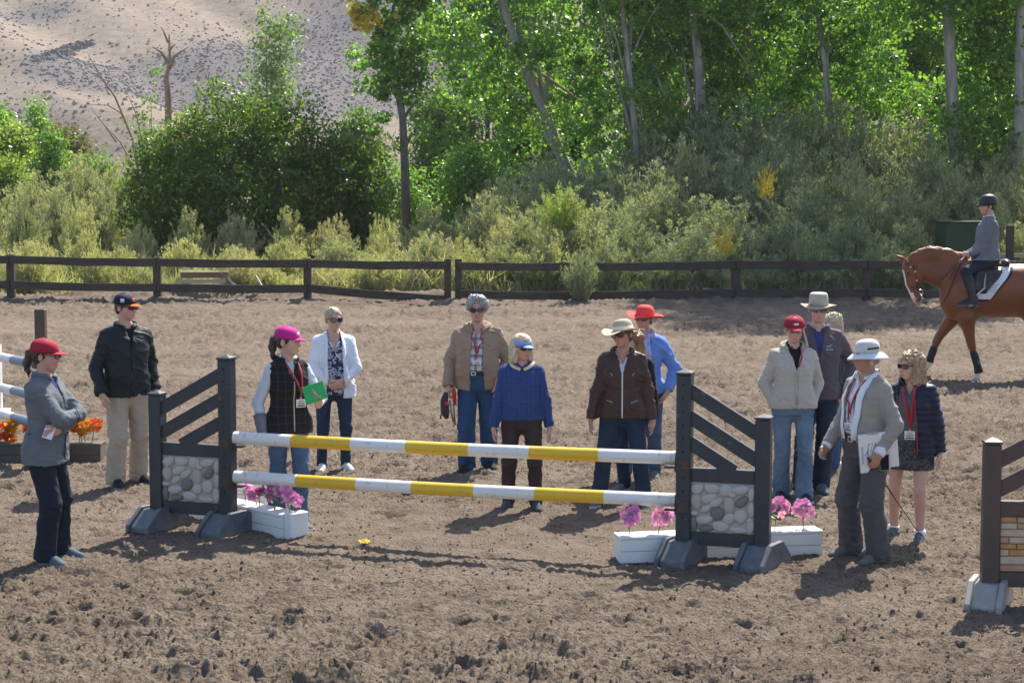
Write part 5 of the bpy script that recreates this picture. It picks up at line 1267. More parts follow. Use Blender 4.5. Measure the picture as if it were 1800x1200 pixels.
def badge(p, c, tiltx=0.0, w=.085, h=.068, yaw=0.0, holder=True):
    M3 = Matrix.Rotation(yaw, 3, 'Z') @ Matrix.Rotation(tiltx, 3, 'X'); root = p.root
    mb = MB(); mb.box(c, (w, .004, h), M3); o = mb.obj('name_badge', PAPER, root)
    mb = MB(); C_ = Vector(c)
    for k, (zz, ww) in enumerate(((.018, .5), (.004, .7), (-.008, .62), (-.022, .8))): mb.box(C_ + M3 @ Vector((0, -.0035, zz * h / .068)), (w * ww, .0015, .005 if k < 3 else .010), M3)
    mb.obj('badge_print', INK, o)['kind'] = 'stuff'
    mb = MB(); mb.box(C_ + M3 @ Vector((0, .001, h / 2 + .008)), (.012, .004, .022), M3); mb.obj('badge_clip', METAL, root)
def lanyard(p, zend=.63, x=0.0, wid=.016, spread=.058, mat=RED_L, bdg=True, extra=.006, yaw=0.0, single=True):
    s = p.s; nb = p.Z(.845); ye = front_y(p, x, p.Z(zend), extra)
    for sg in (-1, 1):
        pts = [Vector((sg * .03 * s, p.rows[-1][2] + .055 * s, nb + .01)), Vector((sg * spread * s, p.rows[-1][2] + .005, nb - .004 * s))]
        for t in (.15, .3, .45, .6, .75, .9, 1):
            z = nb + (p.Z(zend) + .06 - nb) * t; xx = sg * spread * s * (1 - t) * 1.05 + x * t + sg * .006; pts.append(Vector((xx, front_y(p, xx, min(z, p.Z(.80)), extra) if z < p.Z(.815) else -.03 - .05 * t * 4, z)))
        band(p, 'lanyard', mat, pts, wid)
    band(p, 'lanyard', mat, [(x, ye - .002, p.Z(zend) + .07), (x, ye - .004, p.Z(zend) + .01)], wid)
    if bdg: badge(p, (x, ye - .006, p.Z(zend) - .045), yaw=yaw)
def zipper(p, x=0.0, z0=.5, z1=.8, mat=METAL, wid=.012, extra=.004, name='zip'):
    band(p, name, mat, [(x, front_y(p, x, p.Z(z), extra), p.Z(z)) for z in np.linspace(z0, z1, 9)], wid)
# --- hair
def hair(p, mat, style, length=.12, seed=1, vol=0.0):
    h = p.hs; Hp = lambda *v: head_pt(p, v); M3 = p.hM; c = p.hc
    lo = [c.x - .22, c.y - .22, c.z - (.36 if style in ('long', 'ponytail') else .24)]; hi = [c.x + .22, c.y + .22, c.z + .17]
    gr = grid_for(lo, hi, .0055 if style == 'curly' else .0075); E = lambda a, r, k=.02, cut=False: gr.ell(Hp(*a), [q * h for q in r], k, M3, cut); C = lambda a, b, r1, r2, k=.02, sq=None: gr.cone(Hp(*a), Hp(*b), r1 * h, r2 * h, k, sq=sq)
    v = vol
    E((0, .014, .038), (.087 + v, .099 + v, .085 + v))
    if style == 'short': E((0, .055, -.02), (.074, .055, .06))
    if style == 'short' and vol:
        E((.025, -.045, .112), (.055, .055, .034)); E((-.04, .0, .11), (.05, .06, .034))
        for sx in (-1, 1): E((sx * .088, .012, .035), (.026, .052, .055)); E((sx * .070, -.045, .075), (.030, .035, .035))
    if style in ('bob', 'curly'):
        L = -length
        for sx in (-1, 1):
            C((sx * .068, .01, .03), (sx * (.078 + v), -.012, L), .036 + v, .034 + v, .03); C((sx * .055, .055, .03), (sx * (.060 + v), .045, L), .042 + v, .040 + v, .03)
        C((0, .07, .02), (0, .070, L), .045 + v, .045 + v, .03)
    if style == 'long':
        L = -length
        for sx in (-1, 1): C((sx * .066, .01, .03), (sx * .076, -.02, L * .75), .034, .026, .03); C((sx * .06, .055, .02), (sx * .075, .05, L), .040, .030, .03)
        C((0, .07, .02), (0, .085, L), .045, .04, .03)
    if style in ('ponytail', 'bun'): E((0, .055, -.01), (.072, .052, .06), .02)
    if style == 'ponytail':
        C((0, .10, .025), (0, .135, .005), .020, .028, .01); C((0, .135, .005), (0, .150, -.065), .030, .032, .02); C((0, .150, -.065), (0, .140, -.135), .031, .020, .02); C((0, .140, -.135), (0, .128, -.185), .019, .006, .02)
    if style == 'bun': E((0, .105, .03), (.032, .028, .032), .02)
    E((0, -.088, -.040), (.080, .085, .102), .012, True)
    if style == 'short' and vol: E((-.008, -.108, .045), (.056, .050, .045), .015, True)
    if style in ('short', 'ponytail', 'bun'): E((0, -.075, -.10), (.12, .10, .085), .012, True)
    V, F = gr.mesh(); V = relax(V, F, 1, .3)
    if style == 'curly':
        N = vnormals(V, F); q = np.abs(vnoise(V * np.array([46, 46, 34]), 5)) + .8 * np.abs(vnoise(V * 100, 6)); V = V + N * (.022 * (q - .35))[:, None]
    elif style == 'short' and vol: N = vnormals(V, F); q = np.abs(vnoise(V * np.array([45, 45, 26]), 5)) + .5 * np.abs(vnoise(V * 95, 6)); V = V + N * (.012 * (q - .35))[:, None]; V = wrinkle(V, F, .008, 50, seed, (1, 1, .3))
    else: V = wrinkle(V, F, .009, 34, seed, (1, 1, .3)); V = wrinkle(V, F, .005, 85, seed + 3, (1, 1, .25))
    o = link('hair', mesh_np('hair', V, F, mat, style != 'curlyx'), p.root); return o
# --- hats, all in the head frame
def headwear(p, mb, name, mats, smooth=True, thick=.003, bevel=0):
    Mx = head_mx(p)
    mb.v = [tuple(Mx @ Vector(v)) for v in mb.v]; o = mb.obj(name, mats, p.root, smooth)
    if thick: m = o.modifiers.new('thick', 'SOLIDIFY'); m.thickness = thick; m.offset = 1
    return o
def cap(p, mat, bill=None, emblem=None, z0=.028, emblem2=None, tilt=.0, visor=False, strap=None):
    mb = MB(); n = 28; prof = [(1, 0), (1.02, .02), (.97, .045), (.86, .066), (.66, .083), (.38, .093), (.1, .100), (.001, .1005)]
    if visor: prof = [(1.0, 0), (1.0, .03), (.985, .042)]
    mb.lathe(prof, n, 0, .094, .108, (0, .012, z0), wob=lambda r, a: .006 * math.sin(a))
    o = headwear(p, mb, 'hat' if not visor else 'visor', [mat])
    if not visor:
        b = MB(); b.lathe([(.006, 0), (.006, .004), (.001, .006)], 8, 0, 1, 1, (0, .012, z0 + .1005)); headwear(p, b, 'hat_button', [mat], True, 0)
    vs = []; fs = []; m = 16; rows_ = 5
    for j in range(rows_):
        t = j / (rows_ - 1)
        for k in range(m + 1):
            u = -1 + 2 * k / m; x = u * (.081 - .006 * t); y0 = .012 - .107 * math.sqrt(max(0, 1 - (u * .905) ** 2)); y = y0 - t * .086 * (1 - abs(u) ** 2.6); z = z0 + .004 - .018 * u * u * (1 - .2 * t) - .020 * t * (1 - u * u) + .004
            vs.append((x, y, z - tilt * t))
    for j in range(rows_ - 1):
        for k in range(m): a = j * (m + 1) + k; fs.append((a, a + 1, a + m + 2, a + m + 1))
    headwear(p, MB().add(vs, fs), 'hat_brim', [bill or mat], True, .004)
    def patch(a, zc, w_, h_, mt, nm='emblem', rr=1.0):
        mb = MB(); vs = []
        for zz in (-1, 1):
            for xx in range(-3, 4):
                an = a + xx / 3 * w_ / .09; z_ = z0 + zc + zz * h_; r_ = 1.025 - max(0, (zc + zz * h_ - .02)) * 1.7; vs.append((.094 * r_ * math.sin(an), .012 - .107 * r_ * math.cos(an), z_ - .006 * math.cos(an)))
        mb.add(vs, [(k, k + 1, k + 8, k + 7) for k in range(6)]); return headwear(p, mb, nm, [mt], True, .003)
    for e in (emblem, emblem2):
        if e: patch(*e)
    return o
def brim_hat(p, crown, brim_m, rb=.175, hc=.10, droop=.02, wave=.01, bandm=None, z0=.035, flat=False, tiltf=0.0, up=0.0, sy=1.1):
    mb = MB(); n = 40
    if flat: prof = [(.088, 0), (.086, .05), (.080, hc - .012), (.070, hc), (.03, hc + .001), (.001, hc + .001)]
    else: prof = [(.090, 0), (.089, .03), (.084, hc * .6), (.070, hc * .85), (.045, hc * .97), (.001, hc)]
    mb.lathe(prof, n, 0, 1, sy, (0, .012, z0)); headwear(p, mb, 'hat', [crown])
    mb = MB(); pr = []; rb = rb * 1.03
    for k in range(7):
        t = k / 6; pr.append((.088 + (rb - .088) * t, -droop * t ** 1.5 + up * max(0, t - .6) ** 1.3))
    mb.lathe(pr, n, 0, 1, 1.06, (0, .012, z0 + .002), wob=lambda r, a: ((r - .088) / max(rb - .088, .01)) ** 2 * (wave * math.cos(2 * a + .5) - wave * .7 * math.sin(3 * a + 1) + tiltf * math.sin(a)))
    headwear(p, mb, 'hat_brim', [brim_m], True, .004)
    if bandm:
        mb = MB(); mb.lathe([(.0915, .004), (.0915, .040)], n, 0, 1, sy, (0, .012, z0)); headwear(p, mb, 'hat_band', [bandm], True, .002)
# ------------------------------------------------------------------ the people standing in the arena
def local(foot, yaw, px):
    """where another pixel of the ground lies in the frame of a person standing at foot"""
    d = g(*px) - g(*foot); c, s_ = math.cos(-yaw), math.sin(-yaw); return d.x * c - d.y * s_, d.x * s_ + d.y * c
def feet(foot, yaw, Lp, Rp, tl=.2, tr=-.2):
    a, b = local(foot, yaw, Lp), local(foot, yaw, Rp); return {'L': {'x': a[0], 'y': a[1], 'toe': tl}, 'R': {'x': b[0], 'y': b[1], 'toe': tr}}
NAVY = cloth('navy_trouser', (.014, .018, .034)); KHAKI = cloth('khaki_cotton', (.40, .335, .26), (.345, .285, .215)); BLACKC = cloth('black_cloth', (.012, .012, .014)); WHITEC = cloth('white_cotton', (.76, .77, .80), (.70, .71, .75))
RUBBER = M('dark_sole', (.03, .03, .032), None, 9, .8); WSOLE = M('white_sole', (.66, .66, .65), (.5, .49, .47), 30, .7)
JEAN = denim('blue_denim', (.045, .085, .155), (.085, .14, .23)); JEAN_D = denim('dark_denim', (.016, .026, .05), (.03, .05, .085)); JEAN_L = denim('faded_denim', (.08, .13, .20), (.17, .235, .31)); JEAN_M = denim('mid_denim', (.022, .055, .125), (.04, .09, .18))
SHOE_G = cloth('grey_shoe', (.16, .17, .18), (.11, .115, .125)); SHOE_B = cloth('black_shoe', (.018, .02, .026)); SHOE_W = cloth('white_shoe', (.62, .61, .60), (.50, .49, .48)); SHOE_S = cloth('slate_shoe', (.10, .14, .17), (.07, .10, .125)); LEATH = M('black_leather', (.015, .014, .014), None, 9, .35)
def woven(name, ground, lines):
    """coloured checks: (axis, period, width, colour, strength) over a ground"""
    m, t, b, o = new_mat(name); v = coords(t); sx = _n(t, 'ShaderNodeSeparateXYZ'); t.links.new(v, sx.inputs[0]); c = None
    for ax, per, wd, col, st, ph in lines:
        q = math_(t, 'FRACT', math_(t, 'ADD', math_(t, 'MULTIPLY', sx.outputs[ax], 1 / per), ph)); k = math_(t, 'MULTIPLY', math_(t, 'LESS_THAN', q, wd), st)
        c = mixc(t, k, c if c is not None else ground, col)
    t.links.new(c, b.inputs['Base Color']); b.inputs['Roughness'].default_value = .9; b.inputs['Specular IOR Level'].default_value = .2; bump(t, b, noise_node(t, v, 220, 2), .3, .002); return m
PLAID = woven('plaid_cotton', (.60, .55, .52), [(0, .075, .42, (.06, .065, .11), .62, .3), (2, .085, .40, (.06, .065, .11), .62, .1), (0, .075, .08, (.75, .72, .70), .7, .9), (2, .085, .07, (.75, .72, .70), .7, .7), (0, .15, .07, (.42, .22, .14), .6, .0), (2, .17, .07, (.42, .22, .14), .6, .5)])
DPLAID = woven('black_quilt', (.018, .015, .017), [(0, .06, .08, (.06, .05, .055), .6, .2), (2, .07, .07, (.06, .05, .055), .6, .2)])
def floral(name, ground, fl, scale=46):
    m, t, b, o = new_mat(name); v = coords(t); vo = _n(t, 'ShaderNodeTexVoronoi', feature='DISTANCE_TO_EDGE'); vo.inputs['Scale'].default_value = scale
    mx = _n(t, 'ShaderNodeVectorMath', operation='ADD'); nz = _n(t, 'ShaderNodeTexNoise'); nz.inputs['Scale'].default_value = 40; sc_ = _n(t, 'ShaderNodeVectorMath', operation='SCALE'); sc_.inputs['Scale'].default_value = .03
    t.links.new(v, nz.inputs['Vector']); t.links.new(nz.outputs['Color'], sc_.inputs[0]); t.links.new(v, mx.inputs[0]); t.links.new(sc_.outputs[0], mx.inputs[1]); t.links.new(mx.outputs[0], vo.inputs['Vector'])
    k = math_(t, 'MULTIPLY', math_(t, 'LESS_THAN', vo.outputs[0], .13), math_(t, 'GREATER_THAN', noise_node(t, v, 17, 2), .47))
    t.links.new(mixc(t, k, ground, fl), b.inputs['Base Color']); b.inputs['Roughness'].default_value = .85; return m
FLORAL = floral('floral_print', (.020, .024, .065), (.52, .54, .62)); SKIRTM = floral('patterned_skirt', (.028, .027, .030), (.085, .085, .09), 38)

# 1 --- woman with folded arms
def p1():
    ft, yaw = (86, 984), R(78)
    p = figure('woman in a red cap and grey zip jacket standing side-on with her arms folded', ft, 592, yaw, .012, True, 1.08, .02, (R(4), R(3)), 2,
               {'R': {'w': (.115, -.235, 1.165), 'pole': (-.35, -.7, -.9), 'pose': 'relaxed', 'dir': (.9, .45, .25), 'thumb': (0, -.2, 1)}, 'L': {'w': (-.115, -.165, 1.07), 'pole': (.45, -.9, -.5), 'pose': 'flat', 'dir': (-1, .35, -.2), 'thumb': (0, -.2, 1)}}, feet(ft, yaw, (110, 974), (84, 988), .1, -.25))
    JK = cloth('grey_softshell', (.135, .148, .165), (.11, .122, .138), bs=300)
    top(p, 'shirt', cloth('royal_blue', (.03, .04, .20)), .010, .55, 0, .058); top(p, 'jacket', JK, .026, .455, 1, .068, None, (.72, .002, .87, .05), .012, .007)
    collar(p, JK, (.080, .078), .055, .012, .9, .4); zipper(p, 0, .47, .70, BLACKC, .01)
    trousers(p, NAVY, .020, (.072, .076), .60, .068, .008); shoes(p, SHOE_S, cloth('grey_sole', (.22, .25, .27)))
    hair(p, H_DARK, 'ponytail'); CR = cloth('crimson_twill', (.36, .018, .045), (.30, .014, .036)); cap(p, CR, None, None)
    glasses(p.root, head_mx(p), FRAME_T, LENS, .022, .015, True)
    for k, (y0, z0, y1, z1) in enumerate(((-.02, .80, .05, .775), (.08, .765, .11, .72))): pass
    c = hand_at(p, 'L', (-.01, -.01, -.10)); mb = MB(); mb.box((0, 0, 0), (.075, .10, .003))
    o = mb.obj('folded_card', PAPER); c = p.root.matrix_basis @ c; o.location = c; o.rotation_euler = (R(62), R(18), R(8)); tag(o, 'small folded white card tucked under the elbow of the woman with folded arms', 'card')
p1()
# 2 --- man in the orange-billed cap
def p2():
    ft, yaw = (226, 850), R(32)
    p = figure('man in a navy cap with orange bill, black jacket and khaki trousers', ft, 513, yaw, .012, False, 1.0, .02, (R(28), R(2)), 2,
               {'R': {'pole': (-.6, 1, 0), 'w': (-.27, -.10, .87), 'pose': 'relaxed'}, 'L': {'w': (.27, .02, .87)}}, feet(ft, yaw, (246, 845), (204, 853), .25, -.1))
    JK = cloth('black_green_shell', (.014, .021, .023), (.010, .015, .017), .6); top(p, 'shirt', BLACKC, .010, .55, 0, .060); top(p, 'jacket', JK, .028, .475, 1, .066, None, (.73, .002, .87, .05), .004, .009, bulk=.012, cuff=1)
    collar(p, JK, (.082, .080), .055, .016, .9, .5); zipper(p, 0, .49, .73, LEATH, .010)
    trousers(p, KHAKI, .024, (.078, .080), .60, .074, .010); shoes(p, SHOE_B, M('grey_air_sole', (.20, .20, .21), None, 5, .5), scale=1.06)
    hair(p, H_BROWN, 'short'); cap(p, cloth('navy_twill', (.016, .018, .042)), cloth('orange_twill', (.72, .13, .025)), (0.0, .05, .016, .017, cloth('orange_badge', (.62, .13, .03))), emblem2=(-1.15, .04, .016, .017, cloth('white_badge', (.62, .63, .66)))); glasses(p.root, head_mx(p), FRAME_B, LENS)
p2()
# 3 --- woman in the pink cap
def p3():
    ft, yaw = (509, 926), R(28)
    p = figure('woman in a magenta cap and black vest holding an open green book', ft, 570, yaw, .012, True, .98, 0, (R(42), R(2)), 0,
               {'L': {'w': (.17, -.27, 1.10), 'pole': (.7, .5, -.6), 'pose': 'grip', 'dir': (-.1, -.5, .75), 'thumb': (-.8, .1, .5)}, 'R': {'w': (-.255, -.03, .86), 'pole': (-.5, 1, 0)}}, feet(ft, yaw, (527, 929), (487, 922), .25, -.1))
    SL = cloth('pale_blue_knit', (.56, .60, .68), (.50, .54, .62)); top(p, 'shirt', SL, .012, .53, 1, .055, wr=.005); 
    VE = DPLAID; top(p, 'vest', VE, .030, .478, 0, .070, None, (.74, .002, .87, .055), .004, .006, armhole=True); collar(p, VE, (.078, .076), .055, .012, .9, .45); collar(p, SL, (.064, .062), .03, .006, .8, .4, .842); zipper(p, 0, .49, .74, METAL, .009)
    WAR = cloth('mauve_grey_knit', (.20, .19, .22), (.16, .15, .18)); mb = MB(); a, b = p.el['R'].lerp(p.wr['R'], .42), p.wr['R'] + (p.wr['R'] - p.el['R']).normalized() * .015; mb.tube([a, a.lerp(b, .5), b], [.056, .050, .041], 16); mb.obj('arm_warmer', WAR, p.root, True)
    lanyard(p, .655, .06, .017)
    trousers(p, JEAN, .012, (.068, .080), .60, .064, .008, ankle=.02); shoes(p, SHOE_G, WSOLE)
    hair(p, H_DARK, 'ponytail'); cap(p, cloth('magenta_twill', (.56, .022, .24), (.47, .018, .20)), None, (.0, .045, .020, .013, cloth('white_patch', (.72, .70, .72))))
    c = p.root.matrix_basis @ hand_at(p, 'L', (-.035, -.02, -.085)); th = thing('green_book', 'bright green covered book held open by the woman in the magenta cap', 'book', c, yaw)
    th.rotation_euler = (R(-8), R(-16), R(22)); G = M('green_cover', (.012, .36, .095), (.010, .31, .08), 4, .35)
    mb = MB(); mb.box((0.0, -.018, .05), (.185, .005, .15)); mb.obj('cover', G, th, bevel=.003); mb = MB(); mb.box((.002, -.008, .052), (.178, .013, .142)); mb.obj('pages', PAPER, th)
    mb = MB(); mb.box((.0, .001, .05), (.185, .004, .15)); mb.obj('back_cover', G, th, bevel=.002)
    mb = MB(); mb.tube([(-.015, -.022, .085), (.0, -.024, .045), (.02, -.022, .0)], [.010, .014, .004], 6, 0, .3); mb.obj('page_clip', M('straw', (.45, .36, .22), None, 8, .7), th, True)
p3()
# 4 --- woman in the white cardigan
def p4():
    ft, yaw = (588, 826), R(12)
    p = figure('woman in a white cardigan over a navy floral top with her hands clasped', ft, 537, yaw, .008, True, 1.10, .02, (R(14), R(3)), 0,
               {'L': {'w': (.045, -.235, .985), 'pole': (1, .35, -.4), 'pose': 'grip', 'dir': (-.75, -.25, -.5), 'thumb': (-.3, -.5, .7)}, 'R': {'w': (-.035, -.215, .985), 'pole': (-1, .35, -.4), 'pose': 'grip', 'dir': (.75, -.25, -.5), 'thumb': (.3, -.5, .7)}}, feet(ft, yaw, (608, 825), (566, 826), .3, -.2))
    CD = cloth('white_knit', (.74, .76, .80), (.68, .70, .75), bs=150); top(p, 'blouse', FLORAL, .018, .475, 0, .066, (.735, .42), wr=.007, flare=.012)
    top(p, 'cardigan', CD, .027, .455, .90, .080, None, (.45, .085, .86, .072), .012, .007, cuff=1)
    for sg in (-1, 1): band(p, 'shawl_collar', CD, [(sg * x, front_y(p, sg * x, p.Z(z), .006) if z < .81 else y_, p.Z(z)) for x, z, y_ in ((.10, .52, 0), (.098, .60, 0), (.094, .68, 0), (.090, .75, 0), (.085, .80, 0), (.075, .838, -.015), (.058, .856, .03), (.02, .862, .072))], .038, 0, .008)
    band(p, 'neck_trim', CD, [(x * .052, front_y(p, x * .05, p.Z(.79), .0) , p.Z(.745 + .055 * abs(x))) for x in (-1, -.5, 0, .5, 1)], .014)
    trousers(p, JEAN_D, .006, (.048, .050), .60, .060, .006); shoes(p, SHOE_W, WSOLE); hair(p, H_PALE, 'bun'); glasses(p.root, head_mx(p))
p4()
# 5 --- man in the tan jacket
def p5():
    ft, yaw = (840, 826), R(-3)
    p = figure('grey haired man in an open tan jacket, plaid shirt and blue jeans', ft, 519, yaw, .004, False, 1.04, .055, (R(0), R(5)), 2,
               {'R': {'w': (-.285, -.06, .86), 'pole': (-.6, 1, 0), 'pose': 'fist'}, 'L': {'w': (.205, -.09, .93), 'pole': (.8, .8, 0), 'pose': 'flat', 'dir': (-.12, .1, -1)}}, feet(ft, yaw, (860, 822), (820, 827), .3, -.25))
    TJ = cloth('tan_twill', (.33, .235, .165), (.29, .205, .14)); top(p, 'shirt', PLAID, .014, .53, 0, .062, (.775, .5), wr=.006)
    top(p, 'jacket', TJ, .030, .475, 1, .074, None, (.48, .075, .84, .050, .005), .006, .009, bulk=.008, cuff=1)
    collar(p, TJ, (.070, .068), -.010, .062, .95, .8, .866, 'jacket_collar', .03, thick=.012); collar(p, PLAID, (.066, .066), .042, .014, .9, .6, .838, 'shirt_collar', .01)
    lanyard(p, .655, .005, .012, .050); trousers(p, JEAN_M, .020, (.076, .080), .59, .074, .010)
    mb = MB(); z = p.Z(.575); n = 30; rx, ry = .172 * p.s + .03, .125 * p.s + .075
    c0 = [float(np.interp(z, [r[0] for r in p.rows], [r[j] for r in p.rows])) for j in (2, 3, 4)]
    mb.lathe([(1, -.019), (1.02, -.012), (1.02, .012), (1, .019)], n, 0, c0[1] + .026, c0[2] + .026, (0, c0[0], z)); o = mb.obj('belt', LEATH, p.root, True)
    mb = MB(); mb.box((-.03, c0[0] - c0[2] - .032, z), (.05, .008, .04)); mb.box((-.03, c0[0] - c0[2] - .036, z), (.030, .006, .022), None, 1); mb.obj('buckle', [METAL, LEATH], p.root, bevel=.003)
    shoes(p, SHOE_B, RUBBER, scale=1.05); hair(p, H_GREY, 'short', vol=.010); glasses(p.root, head_mx(p), FRAME_T, LENS, .028, .019)
    mb = MB(); mb.tube([head_pt(p, (-.022, -.098, -.056)), head_pt(p, (0, -.106, -.052)), head_pt(p, (.022, -.098, -.056))], [.004, .0075, .004], 6); mb.obj('moustache', H_GREY, p.root, True)
    # a dark folded bag with a red handle hanging from the hand
    c = p.root.matrix_basis @ hand_at(p, 'R', (-.01, -.005, -.085)); th = thing('folding_stool', 'folded stool with a red handle hanging from the hand of the grey haired man', 'folding stool', c, yaw)
    RD = M('red_plastic', (.62, .035, .03), (.52, .03, .025), 6, .35); DKC = cloth('dark_canvas', (.075, .055, .06), (.05, .038, .042))
    mb = MB(); mb.tube([(.045, -.04, .07), (.055, -.045, .02), (.06, -.045, -.10)], [.018, .020, .018], 8); mb.obj('handle', RD, th, True)
    mb = MB(); mb.tube([(-.03, -.03, .03), (-.045, -.04, -.05), (-.04, -.045, -.17), (-.02, -.04, -.24)], [.018, .040, .045, .018], 10, 0, .6); mb.obj('canvas_seat', DKC, th, True)
    mb = MB(); mb.box((-.02, -.065, -.08), (.04, .03, .035)); mb.obj('clip', RD, th, bevel=.006)
    for k, (x0, x1) in enumerate(((.045, .062), (.01, .045), (-.06, -.085))): mb = MB(); mb.tube([(x0, -.05, -.05), ((x0 + x1) / 2, -.055, -.18), (x1, -.05, -.30 + .03 * k)], .009, 6); mb.obj('leg', M('grey_tube', (.20, .19, .20), None, 5, .4, metallic=.5), th, True)
p5()
# 6 --- woman in the blue sweater
def p6():
    ft, yaw = (917, 894), R(2)
    p = figure('woman with a pale bob and blue visor in a cobalt cable sweater', ft, 583, yaw, .012, True, 1.10, .03, (R(27), R(2)), 2,
               {'R': {'w': (-.285, -.045, .80), 'pole': (-.7, 1, 0)}, 'L': {'w': (.285, -.045, .79), 'pole': (.7, 1, 0)}}, feet(ft, yaw, (942, 896), (893, 893), .15, -.35))
    m, t, b, o = new_mat('cobalt_cable_knit'); v = coords(t); sx = _n(t, 'ShaderNodeSeparateXYZ'); t.links.new(v, sx.inputs[0])
    w1 = math_(t, 'SINE', math_(t, 'MULTIPLY', sx.outputs[0], 150.0)); w2 = math_(t, 'SINE', math_(t, 'ADD', math_(t, 'MULTIPLY', sx.outputs[2], 170.0), math_(t, 'MULTIPLY', w1, 1.2))); hh = math_(t, 'ADD', math_(t, 'MULTIPLY', w1, .6), math_(t, 'MULTIPLY', w2, .35))
    t.links.new(ramp(t, math_(t, 'MULTIPLY_ADD', hh, .3), [(.0, (.024, .046, .135)), (.6, (.034, .062, .18))]), b.inputs['Base Color']); b.inputs['Roughness'].default_value = .9; b.inputs['Specular IOR Level'].default_value = .2; bump(t, b, hh, .6, .006); SW = m
    CRM = cloth('cream_cotton', (.66, .56, .36)); top(p, 'sweater', SW, .022, .515, 1, .066, None, None, .0, .006, bulk=.008, cuff=0)
    V_ = p.surf; collar(p, CRM, (.062, .060), -.022, .058, .30, .75, .866, 'shirt_collar', .02)
    BR = cloth('brown_twill', (.052, .034, .032), (.042, .027, .026)); trousers(p, BR, .012, (.058, .060), .60, .064, .007); shoes(p, cloth('blue_grey_boot', (.065, .08, .10)), RUBBER)
    hair(p, H_BLOND, 'bob', .105, 3, .004); cap(p, cloth('blue_visor', (.22, .34, .68)), cloth('visor_bill', (.30, .42, .74)), None, .022, visor=True); glasses(p.root, head_mx(p), FRAME_B, LENS, .027, .019)
p6()
# 7 --- woman in the straw hat
def p7():
    ft, yaw = (1093, 889), R(-4)
    p = figure('woman in a cream straw hat and dark brown zip jacket', ft, 557, yaw, .026, True, 1.10, .02, (R(-30), R(1), R(-6)), 1,
               {'R': {'w': (-.300, -.05, .80), 'pole': (-.7, 1, 0)}, 'L': {'w': (.285, -.02, .80), 'pole': (.7, 1, 0)}}, feet(ft, yaw, (1133, 891), (1052, 889), .2, -.3))
    JK = cloth('brown_shell', (.062, .034, .030), (.048, .026, .023), .5); top(p, 'shirt', cloth('pale_check', (.55, .57, .64), (.44, .46, .54)), .012, .55, 0, .058, (.77, .5)); top(p, 'jacket', JK, .026, .485, 1, .066, None, (.735, .002, .86, .075), .006, .009, cuff=0)
    collar(p, JK, (.082, .082), .05, .030, 1.1, .6, .838, 'jacket_collar', .01); zipper(p, .0, .49, .745, M('white_zip', (.70, .69, .67), None, 5, .5), .013, .004)
    for sg in (-1, 1):
        for z0, z1, x0, x1 in ((.715, .73, .085, .105), (.572, .585, .08, .14)): band(p, 'pocket_zip', METAL, [(sg * x0, front_y(p, sg * x0, p.Z(z0), .004), p.Z(z0)), (sg * x1, front_y(p, sg * x1, p.Z(z1), .004), p.Z(z1))], .007)
    trousers(p, JEAN_D, .014, (.066, .074), .60, .066, .008, ankle=.015); shoes(p, SHOE_G, WSOLE); hair(p, H_BROWN, 'short')
    ST = cloth('cream_straw', (.68, .56, .37), (.61, .49, .31), bs=400, bmp=.6); brim_hat(p, cloth('sand_straw', (.44, .385, .30), (.38, .33, .255)), ST, .190, .102, .006, .020, cloth('ivory_band', (.70, .67, .58)), .034); glasses(p.root, head_mx(p), FRAME_T, LENS, .029, .023)
p7()
# 8 --- woman half hidden behind the straw hat
def p8():
    ft, yaw = (1111, 862), R(-30)
    p = figure('woman with long auburn to blonde hair in black, mostly hidden behind the straw hat', ft, 574, yaw, .006, True, 1.04, 0, (R(-18), R(8)), 0, {'L': {'w': (.26, -.02, .82)}, 'R': {'w': (-.24, -.05, .82)}})
    BK = cloth('black_fleece', (.014, .014, .016)); top(p, 'sweater', BK, .026, .49, 1, .060, None, None, 0, .006); collar(p, cloth('grey_cowl', (.10, .10, .105)), (.072, .072), .05, .006, .1, .3, .842)
    trousers(p, JEAN_D, .010, (.060, .066), .60, .062); shoes(p, SHOE_G, WSOLE); m, t, b, o = new_mat('ombre_hair'); v = coords(t); sx = _n(t, 'ShaderNodeSeparateXYZ'); t.links.new(v, sx.inputs[0]); zt = p.Z(.84)
    t.links.new(ramp(t, math_(t, 'MULTIPLY_ADD', math_(t, 'SUBTRACT', sx.outputs[2], zt), 3.2), [(.0, (.60, .47, .28)), (.45, (.40, .22, .09)), (.9, (.25, .11, .04))]), b.inputs['Base Color']); b.inputs['Roughness'].default_value = .4; bump(t, b, noise_node(t, coords(t, (1, 1, .12)), 160, 3), .8, .006)
    hair(p, m, 'long', .26, 2)
p8()
